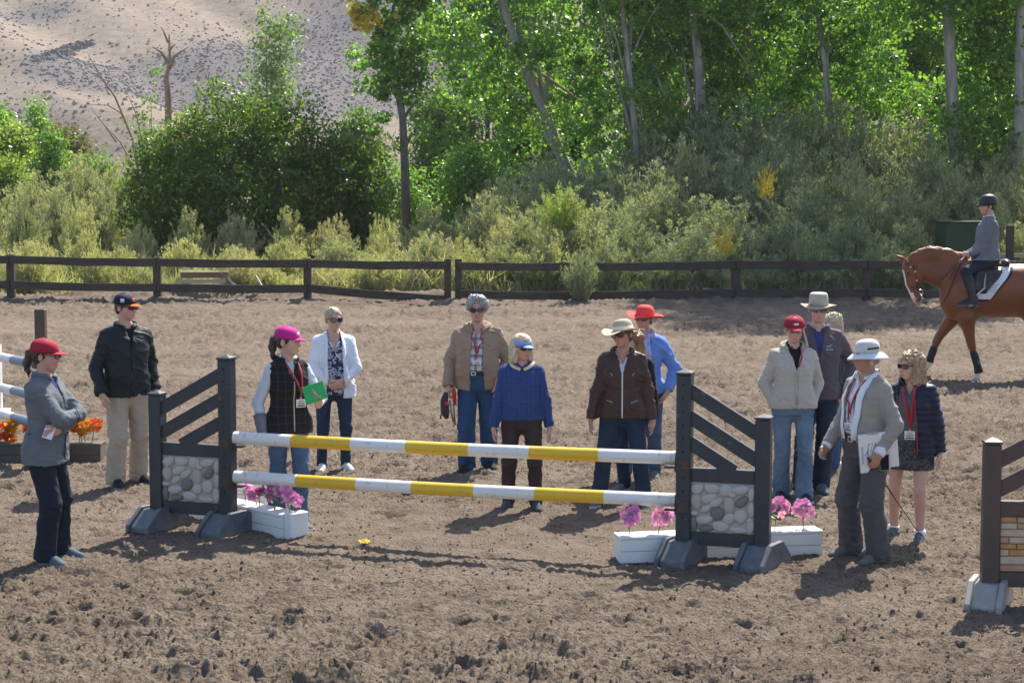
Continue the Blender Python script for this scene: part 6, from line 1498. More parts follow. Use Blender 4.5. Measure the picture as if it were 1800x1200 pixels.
# 9 --- woman in the coral hat
def p9():
    ft, yaw = (1131, 839), R(-10)
    p = figure('woman in a coral red sun hat and bright blue shirt with a pale scarf', ft, 531, yaw, .026, True, 1.06, 0, (R(-14), R(2), R(4)), 2, {'L': {'w': (.245, -.09, .90), 'pole': (1, .8, 0), 'pose': 'relaxed', 'dir': (-.35, -.2, -.9)}, 'R': {'w': (-.27, -.03, .84)}}, feet(ft, yaw, (1150, 838), (1098, 842)))
    BL = cloth('azure_cotton', (.17, .30, .66), (.14, .255, .58)); top(p, 'shirt', BL, .028, .50, .94, .064, None, None, .012, .009)
    m, t, b, o = new_mat('striped_scarf'); v = coords(t, (1, .4, .55)); t.links.new(ramp(t, noise_node(t, v, 24, 2), [(.30, (.16, .25, .58)), (.45, (.34, .44, .70)), (.55, (.58, .30, .42)), (.64, (.22, .26, .50)), (.75, (.55, .60, .75))]), b.inputs['Base Color']); b.inputs['Roughness'].default_value = .9; SF = m
    s = p.s; c = Vector((0, p.rows[-1][2] - .01, p.Z(.848))); mb = MB()
    mb.tube([c + Vector((math.cos(a) * .082, math.sin(a) * .082, -.018 * (1 - math.sin(a)) + .012 * math.sin(3 * a))) for a in [2 * math.pi * k / 18 for k in range(19)]], .030, 9, 0, 1.15); mb.obj('scarf', SF, p.root, True)
    mb = MB(); y0 = front_y(p, .03, p.Z(.74), .015); mb.tube([c + Vector((.03, -.085, -.01)), Vector((.035, y0 - .01, p.Z(.79))), Vector((.045, y0 - .005, p.Z(.72))), Vector((.05, y0 + .005, p.Z(.67)))], [.030, .040, .045, .040], 8, 0, .45); mb.obj('scarf_end', SF, p.root, True)
    badge(p, (.035, y0 - .035, p.Z(.655)), 0, .10, .075)
    trousers(p, JEAN, .012, (.060, .064), .60, .064); shoes(p, SHOE_G, WSOLE); hair(p, H_BROWN, 'short'); CO = cloth('coral_cotton', (.66, .075, .075), (.60, .06, .062)); brim_hat(p, CO, CO, .180, .096, .030, .012, None, .030, up=.10); glasses(p.root, head_mx(p), FRAME_T, M('amber_lens', (.16, .085, .05), None, 5, .15), .026, .018)
p9()
# 10 --- woman in the cream fleece
def p10():
    ft, yaw = (1392, 873), R(4)
    p = figure('woman in a crimson cap, cream fleece jacket and faded jeans, hands in her pockets', ft, 552, yaw, .012, True, 1.10, .015, (R(-8), R(6)), 0,
               {'R': {'w': (-.170, -.02, .885), 'pole': (-.9, 1, 0), 'pose': 'fist', 'dir': (.3, .2, -1)}, 'L': {'w': (.170, -.02, .88), 'pole': (.9, 1, 0), 'pose': 'fist', 'dir': (-.3, .2, -1)}}, feet(ft, yaw, (1413, 877), (1373, 871), .15, -.35))
    FL_ = cloth('cream_fleece', (.46, .42, .365), (.40, .365, .315), .95, .6, 120, 40, .3); top(p, 'shirt', BLACKC, .012, .55, 0, .060); top(p, 'jacket', FL_, .026, .505, .97, .070, None, (.715, .002, .86, .080), .002, .007, bulk=.010)
    collar(p, FL_, (.086, .086), .052, .036, 1.35, .6, .838, 'jacket_collar', .02); collar(p, BLACKC, (.064, .064), .045, .008, .7, .5, .842, 'shirt_collar'); zipper(p, -.003, .535, .715, METAL, .008); band(p, 'red_piping', RED_L, [(.066, -.085, p.Z(.845)), (.045, front_y(p, .045, p.Z(.775), .008), p.Z(.79)), (.012, front_y(p, .012, p.Z(.73), .006), p.Z(.735))], .014)
    trousers(p, JEAN_L, .012, (.074, .086), .60, .064, .009, ankle=.030); shoes(p, cloth('navy_shoe', (.02, .024, .04)), WSOLE); hair(p, H_BLOND, 'ponytail'); cap(p, cloth('crimson_cap', (.32, .014, .040), (.27, .011, .033)), cloth('crimson_bill', (.46, .035, .075)), (.10, .042, .021, .010, cloth('white_oval', (.68, .70, .74)))); glasses(p.root, head_mx(p), FRAME_T, LENS, .024, .015, True)
    band(p, 'hair_tail', H_BLOND, [head_pt(p, (.075, .05, -.03)), head_pt(p, (.10, .02, -.10)), head_pt(p, (.112, -.02, -.165))], .035, 0, .02)
p10()
# 11 --- tall man in the sun hat
def p11():
    ft, yaw = (1434, 863), R(-4)
    p = figure('tall man in a khaki sun hat and plum grey jacket with a white horse logo', ft, 513, yaw, .028, False, .96, 0, (R(-2), R(4)), 0, {'L': {'w': (.26, .02, .93), 'pole': (.8, 1, 0)}, 'R': {'w': (-.26, .0, .92)}}, feet(ft, yaw, (1442, 862), (1408, 866), .1, -.2))
    JK = cloth('plum_softshell', (.118, .092, .112), (.098, .076, .094), bs=320); top(p, 'shirt', cloth('blue_poplin', (.045, .075, .21)), .012, .55, 0, .060); top(p, 'jacket', JK, .030, .485, .97, .068, None, (.70, .002, .86, .062), .004, .007); collar(p, JK, (.080, .080), .06, .014, 1.0, .5); collar(p, p.parts['shirt'].data.materials[0], (.066, .066), .03, .012, .8, .5, .842, 'shirt_collar', .01)
    # running horse and a line of lettering, stitched in white
    WT = cloth('white_stitch', (.70, .70, .72)); x0, z0 = .088, p.Z(.755); mb = MB(); y = lambda x, z: front_y(p, x, z, .004)
    yy = y(x0, z0)
    for pts, r in ((((-.018, 0), (0, .003), (.014, .002)), .0075), (((.012, .004), (.020, .014), (.027, .013)), .005), (((-.018, .002), (-.030, .008)), .003), (((-.014, -.002), (-.024, -.012)), .003), (((-.008, -.003), (-.010, -.015)), .003), (((.010, -.002), (.022, -.008)), .003), (((.012, -.002), (.018, -.014)), .003)): mb.tube([(x0 + a, yy, z0 + b) for a, b in pts], r, 5, 0, .4)
    o = mb.obj('horse_logo', WT, p.root, True); o['kind'] = 'stuff'; mb = MB()
    for k in range(11): mb.box((x0 - .034 + k * .0068, y(x0, z0 - .028), z0 - .030), (.0045, .003, .008 if k % 3 else .011))
    mb.obj('stitched_lettering', WT, p.root)['kind'] = 'stuff'
    trousers(p, JEAN_D, .014, (.070, .074), .60, .070, .009); shoes(p, SHOE_S, RUBBER, scale=1.06); hair(p, H_BROWN, 'short'); HT = cloth('khaki_canvas', (.43, .40, .335), (.38, .35, .29)); brim_hat(p, HT, cloth('khaki_brim', (.36, .32, .255), (.31, .275, .215)), .158, .112, .020, .010, None, .034, True, up=.06); glasses(p.root, head_mx(p), FRAME_T, M('mirror_lens', (.10, .085, .075), None, 5, .06, spec=1.0), .025, .017)
p11()
# 12 --- blonde figure hidden behind the tall man
def p12():
    ft, yaw = (1461, 823), R(95)
    p = figure('person with tousled blonde hair and white trainers, almost hidden behind the tall man', ft, 546, yaw, .015, True, 1.0, 0, (R(20), R(5)), 0, None, feet(ft, yaw, (1455, 818), (1466, 825), 0, -.05))
    top(p, 'sweater', cloth('slate_knit', (.05, .055, .075)), .024, .50, 1, .060); trousers(p, JEAN, .012, (.066, .074), .60, .064, ankle=.01); shoes(p, SHOE_W, WSOLE, scale=1.1); hair(p, H_BLOND, 'curly', .05)
p12()
# 13 --- woman in the pale bucket hat with the papers
def p13():
    ft, yaw = (1519, 980), R(-60)
    p = figure('woman in a pale bucket hat and taupe sweater carrying papers and a thin whip', ft, 591, yaw, .020, True, 1.12, .045, (R(-14), R(5)), 1,
               {'L': {'w': (.235, -.075, .885), 'pole': (.5, 1, -.1), 'pose': 'grip', 'dir': (-.12, -.35, -1), 'thumb': (-.4, -1, .1)}, 'R': {'w': (-.22, -.22, .90), 'pole': (-.6, 1, -.2), 'pose': 'grip', 'dir': (.1, -.6, -.7)}}, feet(ft, yaw, (1541, 988), (1492, 974), .05, -.15))
    SHW = WHITEC; top(p, 'shirt', SHW, .016, .545, 1.02, .058, (.79, .5), wr=.006); TP = cloth('taupe_knit', (.335, .30, .255), (.29, .26, .22)); top(p, 'cardigan', TP, .026, .545, .93, .076, None, (.545, .055, .80, .075), 0, .007, bulk=.006)
    collar(p, SHW, (.074, .074), .055, .022, 1.1, .55, .838, 'shirt_collar', .0)
    for sg in (-1, 1): band(p, 'white_facing', SHW, [(sg * x, front_y(p, sg * x, p.Z(z), .007) if z < .81 else y_, p.Z(z)) for x, z, y_ in ((.062, .56, 0), (.072, .62, 0), (.082, .68, 0), (.090, .74, 0), (.088, .79, 0), (.082, .83, -.01), (.07, .85, .04))], .05, 0, .006)
    band(p, 'black_piping', BLACKC, [(.045, front_y(p, .045, p.Z(z), .010), p.Z(z)) for z in (.56, .60, .64, .68, .72, .76)], .006)
    lanyard(p, .64, -.01, .016); GR_ = cloth('grey_twill', (.092, .086, .090), (.076, .071, .075)); trousers(p, GR_, .020, (.080, .088), .585, .076, .010); shoes(p, cloth('grey_trainer', (.17, .165, .15), (.11, .105, .10)), M('dark_grey_sole', (.07, .07, .07), None, 9, .8))
    z = p.Z(.562); c0 = [float(np.interp(z, [r[0] for r in p.rows], [r[j] for r in p.rows])) for j in (2, 3, 4)]; mb = MB(); mb.lathe([(1, -.018), (1.02, -.012), (1.02, .012), (1, .018)], 30, 0, c0[1] + .028, c0[2] + .03, (0, c0[0], z)); mb.obj('belt', LEATH, p.root, True)
    mb = MB(); mb.box((.02, c0[0] - c0[2] - .034, z), (.055, .010, .046)); mb.box((.02, c0[0] - c0[2] - .040, z), (.034, .006, .027), None, 1); mb.obj('buckle', [METAL, LEATH], p.root, bevel=.004)
    w = p.wr['L']; d = (p.wr['L'] - p.el['L']).normalized(); mb = MB(); mb.tube([w - d * .055, w - d * .005], [.040, .040], 14); mb.obj('patterned_cuff', floral('cuff_print', (.42, .40, .38), (.09, .085, .085), 70), p.root, True)
    w = p.wr['R']; d = (p.wr['R'] - p.el['R']).normalized(); mb = MB(); mb.tube([w - d * .055, w - d * .005], [.040, .040], 14); mb.obj('patterned_cuff', p.root.children[-1].data.materials[0], p.root, True)
    hair(p, H_GREY, 'short'); PH = cloth('pale_canvas', (.60, .585, .56), (.54, .525, .50)); brim_hat(p, PH, cloth('white_blue_brim', (.62, .66, .73), (.56, .60, .67)), .150, .098, .046, .006, None, .026, tiltf=-.010)
    mb = MB(); Mx = head_mx(p)
    for k in range(9): a = -.35 + k * .12; mb.box(Mx @ Vector((.0925 * math.cos(a), .012 + .100 * math.sin(a), .062)), (.010, .010, .012))
    mb.obj('hat_lacing', BLACKC, p.root)['kind'] = 'stuff'
    mb = MB(); q = head_pt(p, (.082, .0, -.045)); mb.tube([q + Vector((.002, math.cos(a) * .013, math.sin(a) * .015)) for a in [2 * math.pi * k / 12 for k in range(13)]], .006, 6); mb.obj('earring', M('pearl', (.70, .62, .45), None, 5, .3), p.root, True)
    # papers on a board, phone, whip: held things
    c = p.root.matrix_basis @ hand_at(p, 'L', (-.045, .02, -.06)); th = thing('clipboard', 'clipboard of white course papers held at the hip by the woman in the bucket hat', 'clipboard', c); th.rotation_euler = (R(8), R(-7), R(2))
    mb = MB(); mb.box((-.012, .0, .075), (.235, .006, .31)); mb.obj('board', M('grey_board', (.42, .42, .43), None, 5, .5), th); mb = MB(); mb.box((-.012, -.0055, .075), (.228, .004, .302)); mb.obj('paper', PAPER, th)
    mb = MB(); mb.box((.115, .005, .082), (.12, .003, .285)); mb.obj('loose_sheet', PAPER, th)
    mb = MB(); r = random.Random(3)
    for k in range(9): x = -.09 + .02 * k * .9; mb.tube([(x, -.0085, .05 + r.uniform(-.02, .09)), (x + r.uniform(.02, .05), -.0085, .08 + r.uniform(-.02, .09)), (x + r.uniform(0, .03), -.0085, .02 + r.uniform(0, .09))], .0016, 4)
    for k in range(10): mb.box((-.105 + .004 * (k % 2), -.0085, .0 + .014 * k), (.012, .001, .006))
    mb.obj('course_drawing', INK, th)['kind'] = 'stuff'
    mb = MB(); mb.box((-.012, -.006, .226), (.08, .01, .02)); mb.obj('clip', METAL, th, bevel=.003)
    ph = thing('phone', 'dark phone in a silver case held against the clipboard', 'phone', c + Vector((.055, -.035, .0))); ph.rotation_euler = (R(10), R(-4), 0); mb = MB(); mb.box((0, 0, 0), (.075, .010, .14)); mb.obj('case', METAL, ph, bevel=.006); mb = MB(); mb.box((0, -.0065, 0), (.064, .002, .122)); mb.obj('screen', M('black_glass', (.01, .01, .012), None, 5, .1), ph)
    a = p.root.matrix_basis @ hand_at(p, 'L', (-.02, -.02, -.085)); e = g(1634, 960) + Vector((0, 0, .01)); wh = thing('riding_whip', 'thin black riding whip reaching from the hand of the bucket hat woman to the dirt', 'whip', a)
    mb = MB(); v = e - a; mb.tube([v * -.06, v * .0, v * .12], [.009, .010, .008], 7); mb.obj('grip', LEATH, wh, True); mb = MB(); mb.tube([v * .12, v * .4 + Vector((0, 0, -.02)), v * .75 + Vector((0, 0, -.02)), v], [.005, .004, .003, .002], 6); mb.obj('shaft', BLACKC, wh, True)
p13()
# 14 --- curly haired woman
def p14():
    ft, yaw = (1597, 946), R(-24)
    p = figure('curly haired woman in dark sunglasses, navy padded jacket and a short patterned skirt', ft, 611, yaw, .022, True, 1.10, .01, (R(-38), R(2)), 0,
               {'L': {'w': (.285, .01, .745), 'pole': (.7, 1, 0)}, 'R': {'w': (-.24, -.06, .74), 'pole': (-.7, 1, 0)}}, feet(ft, yaw, (1616, 950), (1570, 941), .1, -.3), bare_legs=True)
    top(p, 'shirt', cloth('grey_polo', (.115, .115, .132), (.095, .095, .112)), .016, .53, 0, .062, (.775, .55), wr=.006); VJ = cloth('navy_nylon', (.016, .020, .040), (.013, .016, .032), .45, .2)
    top(p, 'jacket', VJ, .036, .455, .97, .078, None, (.45, .10, .85, .060, -.015), .008, .004, puff=.008); collar(p, VJ, (.086, .086), .055, .016, 1.1, .4, .838, 'jacket_collar'); collar(p, BLACKC, (.068, .068), .04, .012, 1.2, .5, .842, 'shirt_collar', .01)
    for sg in (-1, 1): band(p, 'red_piping', RED_L, [(sg * x - .015, front_y(p, sg * (x + .012) - .015, p.Z(z), .002), p.Z(z)) for x, z in ((.104, .47), (.096, .55), (.088, .63), (.078, .71), (.068, .78))], .008)
    lanyard(p, .60, .02, .020, .055); q = p.shj['L'].lerp(p.el['L'], .45) + Vector((.080, -.035, 0)); mb = MB(); mb.tube([q, q + Vector((.006, -.003, 0))], .020, 14); mb.obj('sleeve_patch', cloth('white_round_patch', (.6, .62, .66)), p.root)
    # the skirt
    s = p.s; gr = grid_for((-.26, -.24, p.Z(.37)), (.26, .24, p.Z(.62)), .010); zs = np.array([r[0] for r in p.rows]); sec = []
    for f, rx, ry in ((.385, .205, .150), (.44, .205, .150), (.50, .200, .148), (.56, .175, .128), (.60, .155, .112)): sec.append((p.Z(f), 0, .01, rx * s * 1.07, ry * s * 1.07))
    gr.loft(sec, .01, 2.3); V, F = gr.mesh(); V = relax(V, F, 1, .3); V = wrinkle(V, F, .006, 11, 5, (1, 1, .25)); link('skirt', mesh_np('skirt', V, F, SKIRTM, True), p.root)
    shoes(p, cloth('charcoal_trainer', (.045, .05, .06), (.16, .17, .18), scale=40), WSOLE); mb = MB()
    for sd in 'LR':
        mb = MB(); a = p.an[sd]; mb.tube([a + Vector((0, .0, -.02)), a + Vector((0, 0, .035))], [.048, .046], 14); mb.obj('sock', WHITEC, p.root, True)
    hair(p, H_CURL, 'curly', .125, 2, .004); glasses(p.root, head_mx(p), FRAME_B, LENS, .028, .018)
p14()
# ------------------------------------------------------------------ chestnut horse and rider
def horse():
    b = g(1717, 668) + Vector((0, .17, 0)); th = thing('horse', 'chestnut horse with a white blaze and black leg boots walking past with its neck arched', 'horse', (b.x, b.y, gz(b) - .015))
    gr = Grid(np.concatenate([np.arange(-1.32, -.5, .0115), np.arange(-.5, 1.75, .019)]), np.arange(-.46, .461, .0155), np.concatenate([np.arange(-.03, .35, .0125), np.arange(.35, 1.1, .017), np.arange(1.1, 2.12, .0135)]))
    q = lambda f: ((0, 1, 0), f)
    gr.cone((-.10, 0, 1.34), (.98, 0, 1.345), .41, .40, .08, sq=q(.78)); gr.cone((-.14, 0, 1.52), (-.27, 0, 1.20), .29, .235, .12, sq=q(.85)); gr.ell((-.32, 0, 1.18), (.17, .235, .25), .10)
    gr.cone((-.28, 0, 1.70), (.30, 0, 1.63), .125, .12, .12); gr.ell((1.08, 0, 1.37), (.40, .31, .41), .10); gr.ell((1.28, 0, 1.28), (.20, .26, .28), .10)
    gr.cone((-.28, 0, 1.54), (-.86, 0, 1.69), .27, .145, .12, sq=q(.52))
    cr = [(-.20, 1.73, .14), (-.45, 1.835, .13), (-.70, 1.875, .118), (-.90, 1.81, .105), (-1.0, 1.71, .098)]
    for (x0, z0, r0), (x1, z1, r1) in zip(cr[:-1], cr[1:]): gr.cone((x0, 0, z0), (x1, 0, z1), r0, r1, .06, sq=q(.62))
    gr.cone((-1.0, 0, 1.69), (-.965, 0, 1.46), .112, .092, .04, sq=q(.78)); gr.cone((-.965, 0, 1.46), (-.895, 0, 1.25), .092, .068, .03, sq=q(.80)); gr.ell((-.875, 0, 1.57), (.115, .082, .135), .05); gr.ell((-.875, 0, 1.215), (.070, .062, .072), .03); gr.ell((-.815, 0, 1.205), (.036, .036, .036), .02)
    for sy in (-1, 1):
        gr.ell((-.928, sy * .052, 1.215), (.014, .014, .022), .012, cut=True); gr.ell((-1.035, sy * .078, 1.60), (.035, .02, .028), .02)
        gr.cone((-1.045, sy * .055, 1.77), (-1.13, sy * .085, 1.835), .036, .032, .02, sq=((.6, 0, 1), .75)); gr.cone((-1.13, sy * .085, 1.835), (-1.20, sy * .095, 1.875), .030, .006, .01)
    def leg(pts, k=.03):
        for (p, r0), (p2, r1) in zip(pts[:-1], pts[1:]): gr.cone(p, p2, r0, r1, k)
    leg([((-.20, -.15, 1.18), .155), ((-.17, -.17, .96), .128), ((-.105, -.17, .60), .066)], .06); leg([((-.105, -.17, .60), .066), ((-.09, -.172, .53), .060), ((-.045, -.172, .40), .043), ((.018, -.172, .185), .041), ((.022, -.172, .15), .050), ((.0, -.172, .085), .042)], .02); gr.cone((.0, -.172, .08), (-.02, -.172, 0), .045, .066, .015, flat=True)
    leg([((-.24, .15, 1.18), .155), ((-.27, .17, .97), .12), ((-.50, .17, .64), .066)], .06); leg([((-.50, .17, .64), .066), ((-.53, .17, .575), .060), ((-.575, .17, .44), .042), ((-.635, .17, .27), .040), ((-.645, .17, .235), .049), ((-.685, .17, .175), .041)], .02); gr.cone((-.685, .17, .175), (-.735, .17, .105), .045, .064, .015, flat=True)
    leg([((.92, -.15, 1.22), .25), ((.84, -.18, 1.0), .17), ((.97, -.17, .66), .085)], .08); leg([((.97, -.17, .66), .085), ((1.01, -.17, .585), .064), ((.93, -.17, .42), .046), ((.82, -.17, .20), .044), ((.80, -.17, .155), .053), ((.745, -.17, .09), .043)], .02); gr.cone((.745, -.17, .085), (.715, -.17, 0), .046, .066, .015, flat=True)
    leg([((1.08, .15, 1.22), .25), ((1.05, .18, 1.0), .17), ((1.30, .17, .68), .085)], .08); leg([((1.30, .17, .68), .085), ((1.36, .17, .61), .064), ((1.40, .17, .42), .046), ((1.44, .17, .20), .044), ((1.44, .17, .155), .053), ((1.40, .17, .09), .043)], .02); gr.cone((1.40, .17, .085), (1.37, .17, 0), .046, .066, .015, flat=True)
    V, F = gr.mesh(); V = relax(V, F, 2, .4); N = vnormals(V, F)
    V = V + N * (.006 * fbm(V * 7, 3, 2))[:, None]
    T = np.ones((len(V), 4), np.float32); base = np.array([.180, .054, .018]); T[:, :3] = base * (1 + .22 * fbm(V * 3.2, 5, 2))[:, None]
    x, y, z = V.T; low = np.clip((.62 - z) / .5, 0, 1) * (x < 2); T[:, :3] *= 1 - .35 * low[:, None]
    white = ((z < .165) & (x > -.2) & (x < .4)) | ((x < -.55) & (z < .26) & (x > -.80) & (z > .165)) | ((x > .5) & (z < .14)); T[white, :3] = (.56, .49, .43)
    hoof = ((z < .055) & (x > -.3)) | ((x < -.55) & (z < .165)); T[hoof, :3] = (.38, .33, .26)
    fr = (N[:, 0] < -.30) & (np.abs(y) < .036 + .02 * (z < 1.32)) & (x < -.86) & (z < 1.66) & (z > 1.15); T[fr, :3] = (.72, .63, .58)
    mz = (x < -.80) & (z < 1.235) & (z > 1.12); T[mz, :3] = (.56, .36, .33); dk = mz & (np.abs(y) > .045) & (x > -.90); T[dk, :3] = (.10, .075, .075)
    for sy in (-1, 1): e = np.hypot(np.hypot((x + 1.035) / 1.2, (z - 1.605) / .9), (y - sy * .09) * .6) < .020; T[e, :3] = (.012, .008, .006)
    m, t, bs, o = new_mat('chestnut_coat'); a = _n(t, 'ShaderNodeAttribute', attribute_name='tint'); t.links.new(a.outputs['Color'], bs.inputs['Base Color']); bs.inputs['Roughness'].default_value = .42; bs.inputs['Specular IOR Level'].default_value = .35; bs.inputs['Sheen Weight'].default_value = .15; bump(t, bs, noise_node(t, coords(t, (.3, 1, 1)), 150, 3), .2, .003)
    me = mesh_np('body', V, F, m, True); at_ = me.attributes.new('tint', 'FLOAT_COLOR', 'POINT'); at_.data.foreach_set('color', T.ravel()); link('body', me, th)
    def skin_y(px, pz, side=-1):
        i = np.argmin(np.abs(gr.ax[0] - px)); k = np.argmin(np.abs(gr.ax[2] - pz)); d = gr.D[i, :, k]; j = np.where(d < 0)[0]
        return float(gr.ax[1][j[0] if side < 0 else j[-1]]) if len(j) else 0.0
    # mane, forelock and tail
    MN = M('flaxen_mane', (.36, .155, .055), (.22, .085, .03), 40, .5, .7, 120, .006, (1, 1, .4)); g2 = Grid(np.arange(-1.2, -.05, .0095), np.arange(-.12, .16, .0095), np.arange(1.45, 2.13, .0095))
    pts = [(-1.03, 1.80), (-.96, 1.88), (-.84, 1.945), (-.70, 1.985), (-.56, 1.972), (-.42, 1.94), (-.28, 1.895), (-.17, 1.865)]
    for k, ((x0, z0), (x1, z1)) in enumerate(zip(pts[:-1], pts[1:])): g2.cone((x0, .0, z0 - .012), (x1, .0, z1 - .012), .027, .027, .03); [g2.cone((x0 + (x1 - x0) * f_, .01, z0 + (z1 - z0) * f_ - .01), (x0 + (x1 - x0) * f_ + .02, .085, z0 + (z1 - z0) * f_ - .15), .026, .014, .03) for f_ in (0, .25, .5, .75)]
    g2.cone((-.24, -.01, 1.885), (-.17, -.055, 1.845), .030, .022, .02); g2.cone((-.17, -.02, 1.87), (-.12, -.06, 1.83), .026, .012, .02); g2.cone((-1.04, 0, 1.80), (-1.105, -.01, 1.68), .028, .010, .02)
    V, F = g2.mesh(); V = wrinkle(V, F, .006, 60, 3, (1.4, 1, .5)); link('mane', mesh_np('mane', V, F, MN, True), th)
    g3 = grid_for((1.3, -.15, .3), (1.75, .15, 1.7), .02); tp = [(1.42, 1.55, .05), (1.53, 1.42, .06), (1.57, 1.1, .085), (1.55, .75, .08), (1.53, .45, .03)]
    for (x0, z0, r0), (x1, z1, r1) in zip(tp[:-1], tp[1:]): g3.cone((x0, 0, z0), (x1, 0, z1), r0, r1, .03)
    V, F = g3.mesh(); V = wrinkle(V, F, .02, 22, 3, (1, 1, .2)); link('tail', mesh_np('tail', V, F, MN, True), th)
    # boots, bridle, reins
    BT = cloth('black_neoprene', (.020, .021, .023), rough=.6); TL = M('teal_tab', (.02, .16, .17), None, 5, .5)
    for pts in ([(-.06, -.172, .455), (-.03, -.172, .35), (.005, -.172, .23), (.028, -.172, .13)], [(-.565, .17, .49), (-.585, .17, .42), (-.615, .17, .33), (-.640, .17, .26)]):
        mb = MB(); mb.tube(pts, [.058, .060, .056, .068], 16); o = mb.obj('leg_boot', BT, th, True)
        if pts[0][0] > -.3: mb = MB(); mb.box((.005, -.235, .29), (.03, .012, .05)); mb.obj('tab', TL, o, bevel=.004)
    LB = M('brown_bridle', (.040, .020, .013), (.028, .014, .01), 20, .35); mb = MB()
    def strap(pts, w=.013, out=.006):
        P = []
        for x_, z_ in pts: P.append(Vector((x_, skin_y(x_, z_) - out, z_)))
        mb.tube(P, w, 6, 0, .5)
    strap([(-.985, 1.78), (-.955, 1.70), (-.92, 1.58), (-.895, 1.44), (-.865, 1.325)]); strap([(-.865, 1.40), (-.91, 1.385), (-.955, 1.385), (-.985, 1.40)], .016); strap([(-.955, 1.70), (-1.0, 1.715), (-1.06, 1.735), (-1.085, 1.735)], .013); strap([(-.86, 1.325), (-.90, 1.29), (-.935, 1.295)], .010); strap([(-.94, 1.74), (-.85, 1.63), (-.78, 1.54), (-.80, 1.50)], .010); strap([(-.90, 1.47), (-.83, 1.42), (-.79, 1.44)], .012); mb.obj('bridle', LB, th, True)
    mb = MB(); c = Vector((-.838, skin_y(-.838, 1.31) - .018, 1.315)); mb.tube([c + Vector((math.cos(a) * .045, 0, math.sin(a) * .045)) for a in [2 * math.pi * k / 20 for k in range(21)]], .007, 6); mb.obj('bit_ring', M('steel', (.62, .60, .55), None, 5, .25, metallic=1), th, True)
    BR = M('steel_buckle', (.55, .52, .46), None, 5, .3, metallic=1); mb = MB()
    for x_, z_ in ((-.935, 1.63), (-.905, 1.50), (-1.0, 1.70)): mb.box((x_, skin_y(x_, z_) - .014, z_), (.02, .008, .022))
    mb.obj('bridle_buckles', BR, th)['kind'] = 'stuff'
    hand = Vector((-.17, -.085, 1.865)); mb = MB(); mb.tube([c, Vector((-.72, -.21, 1.38)), Vector((-.50, -.25, 1.60)), Vector((-.32, -.20, 1.78)), hand], .008, 6); mb.tube([c + Vector((.01, .0, -.02)), Vector((-.80, -.12, 1.18)), Vector((-.70, -.14, 1.09)), Vector((-.56, -.20, 1.12)), Vector((-.46, -.24, 1.34)), Vector((-.30, -.20, 1.74)), hand], .007, 6); mb.obj('rein', LB, th, True)
    mb = MB(); strap([(-.10, 1.74), (-.20, 1.66), (-.34, 1.50), (-.44, 1.36), (-.47, 1.28)], .012, .008); strap([(-.22, 1.80), (-.36, 1.68), (-.42, 1.55), (-.44, 1.42)], .012, .008); mb.obj('breastplate', LB, th, True)
    # saddle and pad
    def sheet(outline, name, mat, out, thick, parent, n=13, border=None):
        """a panel lying on the near flank, outline given as rows of (z, x0, x1)"""
        vs = []; fs = []; fm = []
        for j, (z_, x0, x1) in enumerate(outline):
            for k in range(n):
                x_ = x0 + (x1 - x0) * k / (n - 1); yy = skin_y(x_, z_); yy2 = (skin_y(x_ - .02, z_) + skin_y(x_ + .02, z_) + yy * 2) / 4; vs.append((x_, yy2 - out, z_))
        for j in range(len(outline) - 1):
            for k in range(n - 1): fs.append((j * n + k, j * n + k + 1, (j + 1) * n + k + 1, (j + 1) * n + k)); fm.append(1 if border and (k in (0, n - 2) or j == len(outline) - 2) else 0)
        mb = MB(); mb.v = vs; mb.f = fs; mb.m = fm; o = mb.obj(name, mat, parent, True); md = o.modifiers.new('thick', 'SOLIDIFY'); md.thickness = thick; md.offset = 0; return o
    SAD = M('black_saddle_leather', (.022, .018, .017), (.03, .024, .022), 10, .35, .2, 120, .002); PADW = cloth('white_quilted_pad', (.66, .66, .69), (.60, .60, .64), bs=120, bd=.004); PADB = cloth('navy_pad_edge', (.02, .024, .05))
    pad = sheet([(1.70, -.10, .50), (1.62, -.12, .48), (1.54, -.135, .42), (1.46, -.14, .345), (1.38, -.145, .27), (1.30, -.13, .21), (1.235, -.09, .155), (1.205, -.05, .10)], 'saddle_pad', [PADW, PADB], .018, .016, th, 15, True)
    mb = MB(); r = random.Random(5)
    for row, (z_, x0, x1) in enumerate(((1.43, .13, .26), (1.40, .10, .24), (1.365, .12, .22), (1.335, .07, .20))):
        x_ = x0
        while x_ < x1: w_ = r.uniform(.008, .02); mb.box((x_, skin_y(x_, z_) - .030, z_ + .15 * (x_ - .1)), (w_, .003, .010)); x_ += w_ + .006
    mb.obj('pad_lettering', cloth('mauve_stitch', (.30, .24, .34)), pad)['kind'] = 'stuff'
    sheet([(1.70, -.06, .34), (1.62, -.08, .32), (1.54, -.10, .26), (1.46, -.11, .18), (1.38, -.11, .11), (1.32, -.09, .06)], 'saddle_flap', SAD, .034, .012, th)
    g4 = grid_for((-.2, -.26, 1.55), (.62, .26, 1.95), .013); g4.cone((-.06, 0, 1.735), (.36, 0, 1.715), .075, .075, .04, sq=((0, 1, 0), 1.9)); g4.ell((.42, 0, 1.765), (.075, .165, .06), .04); g4.ell((-.08, 0, 1.79), (.05, .09, .055), .04); V, F = g4.mesh(); link('saddle', mesh_np('saddle', relax(V, F, 1, .4), F, SAD, True), th)
    mb = MB(); mb.tube([(-.05, skin_y(-.05, 1.2) - .02, 1.3), (-.03, skin_y(-.03, 1.0) - .012, 1.05), (-.02, -.12, .93)], .03, 6, 0, .4); mb.obj('girth', SAD, th, True)
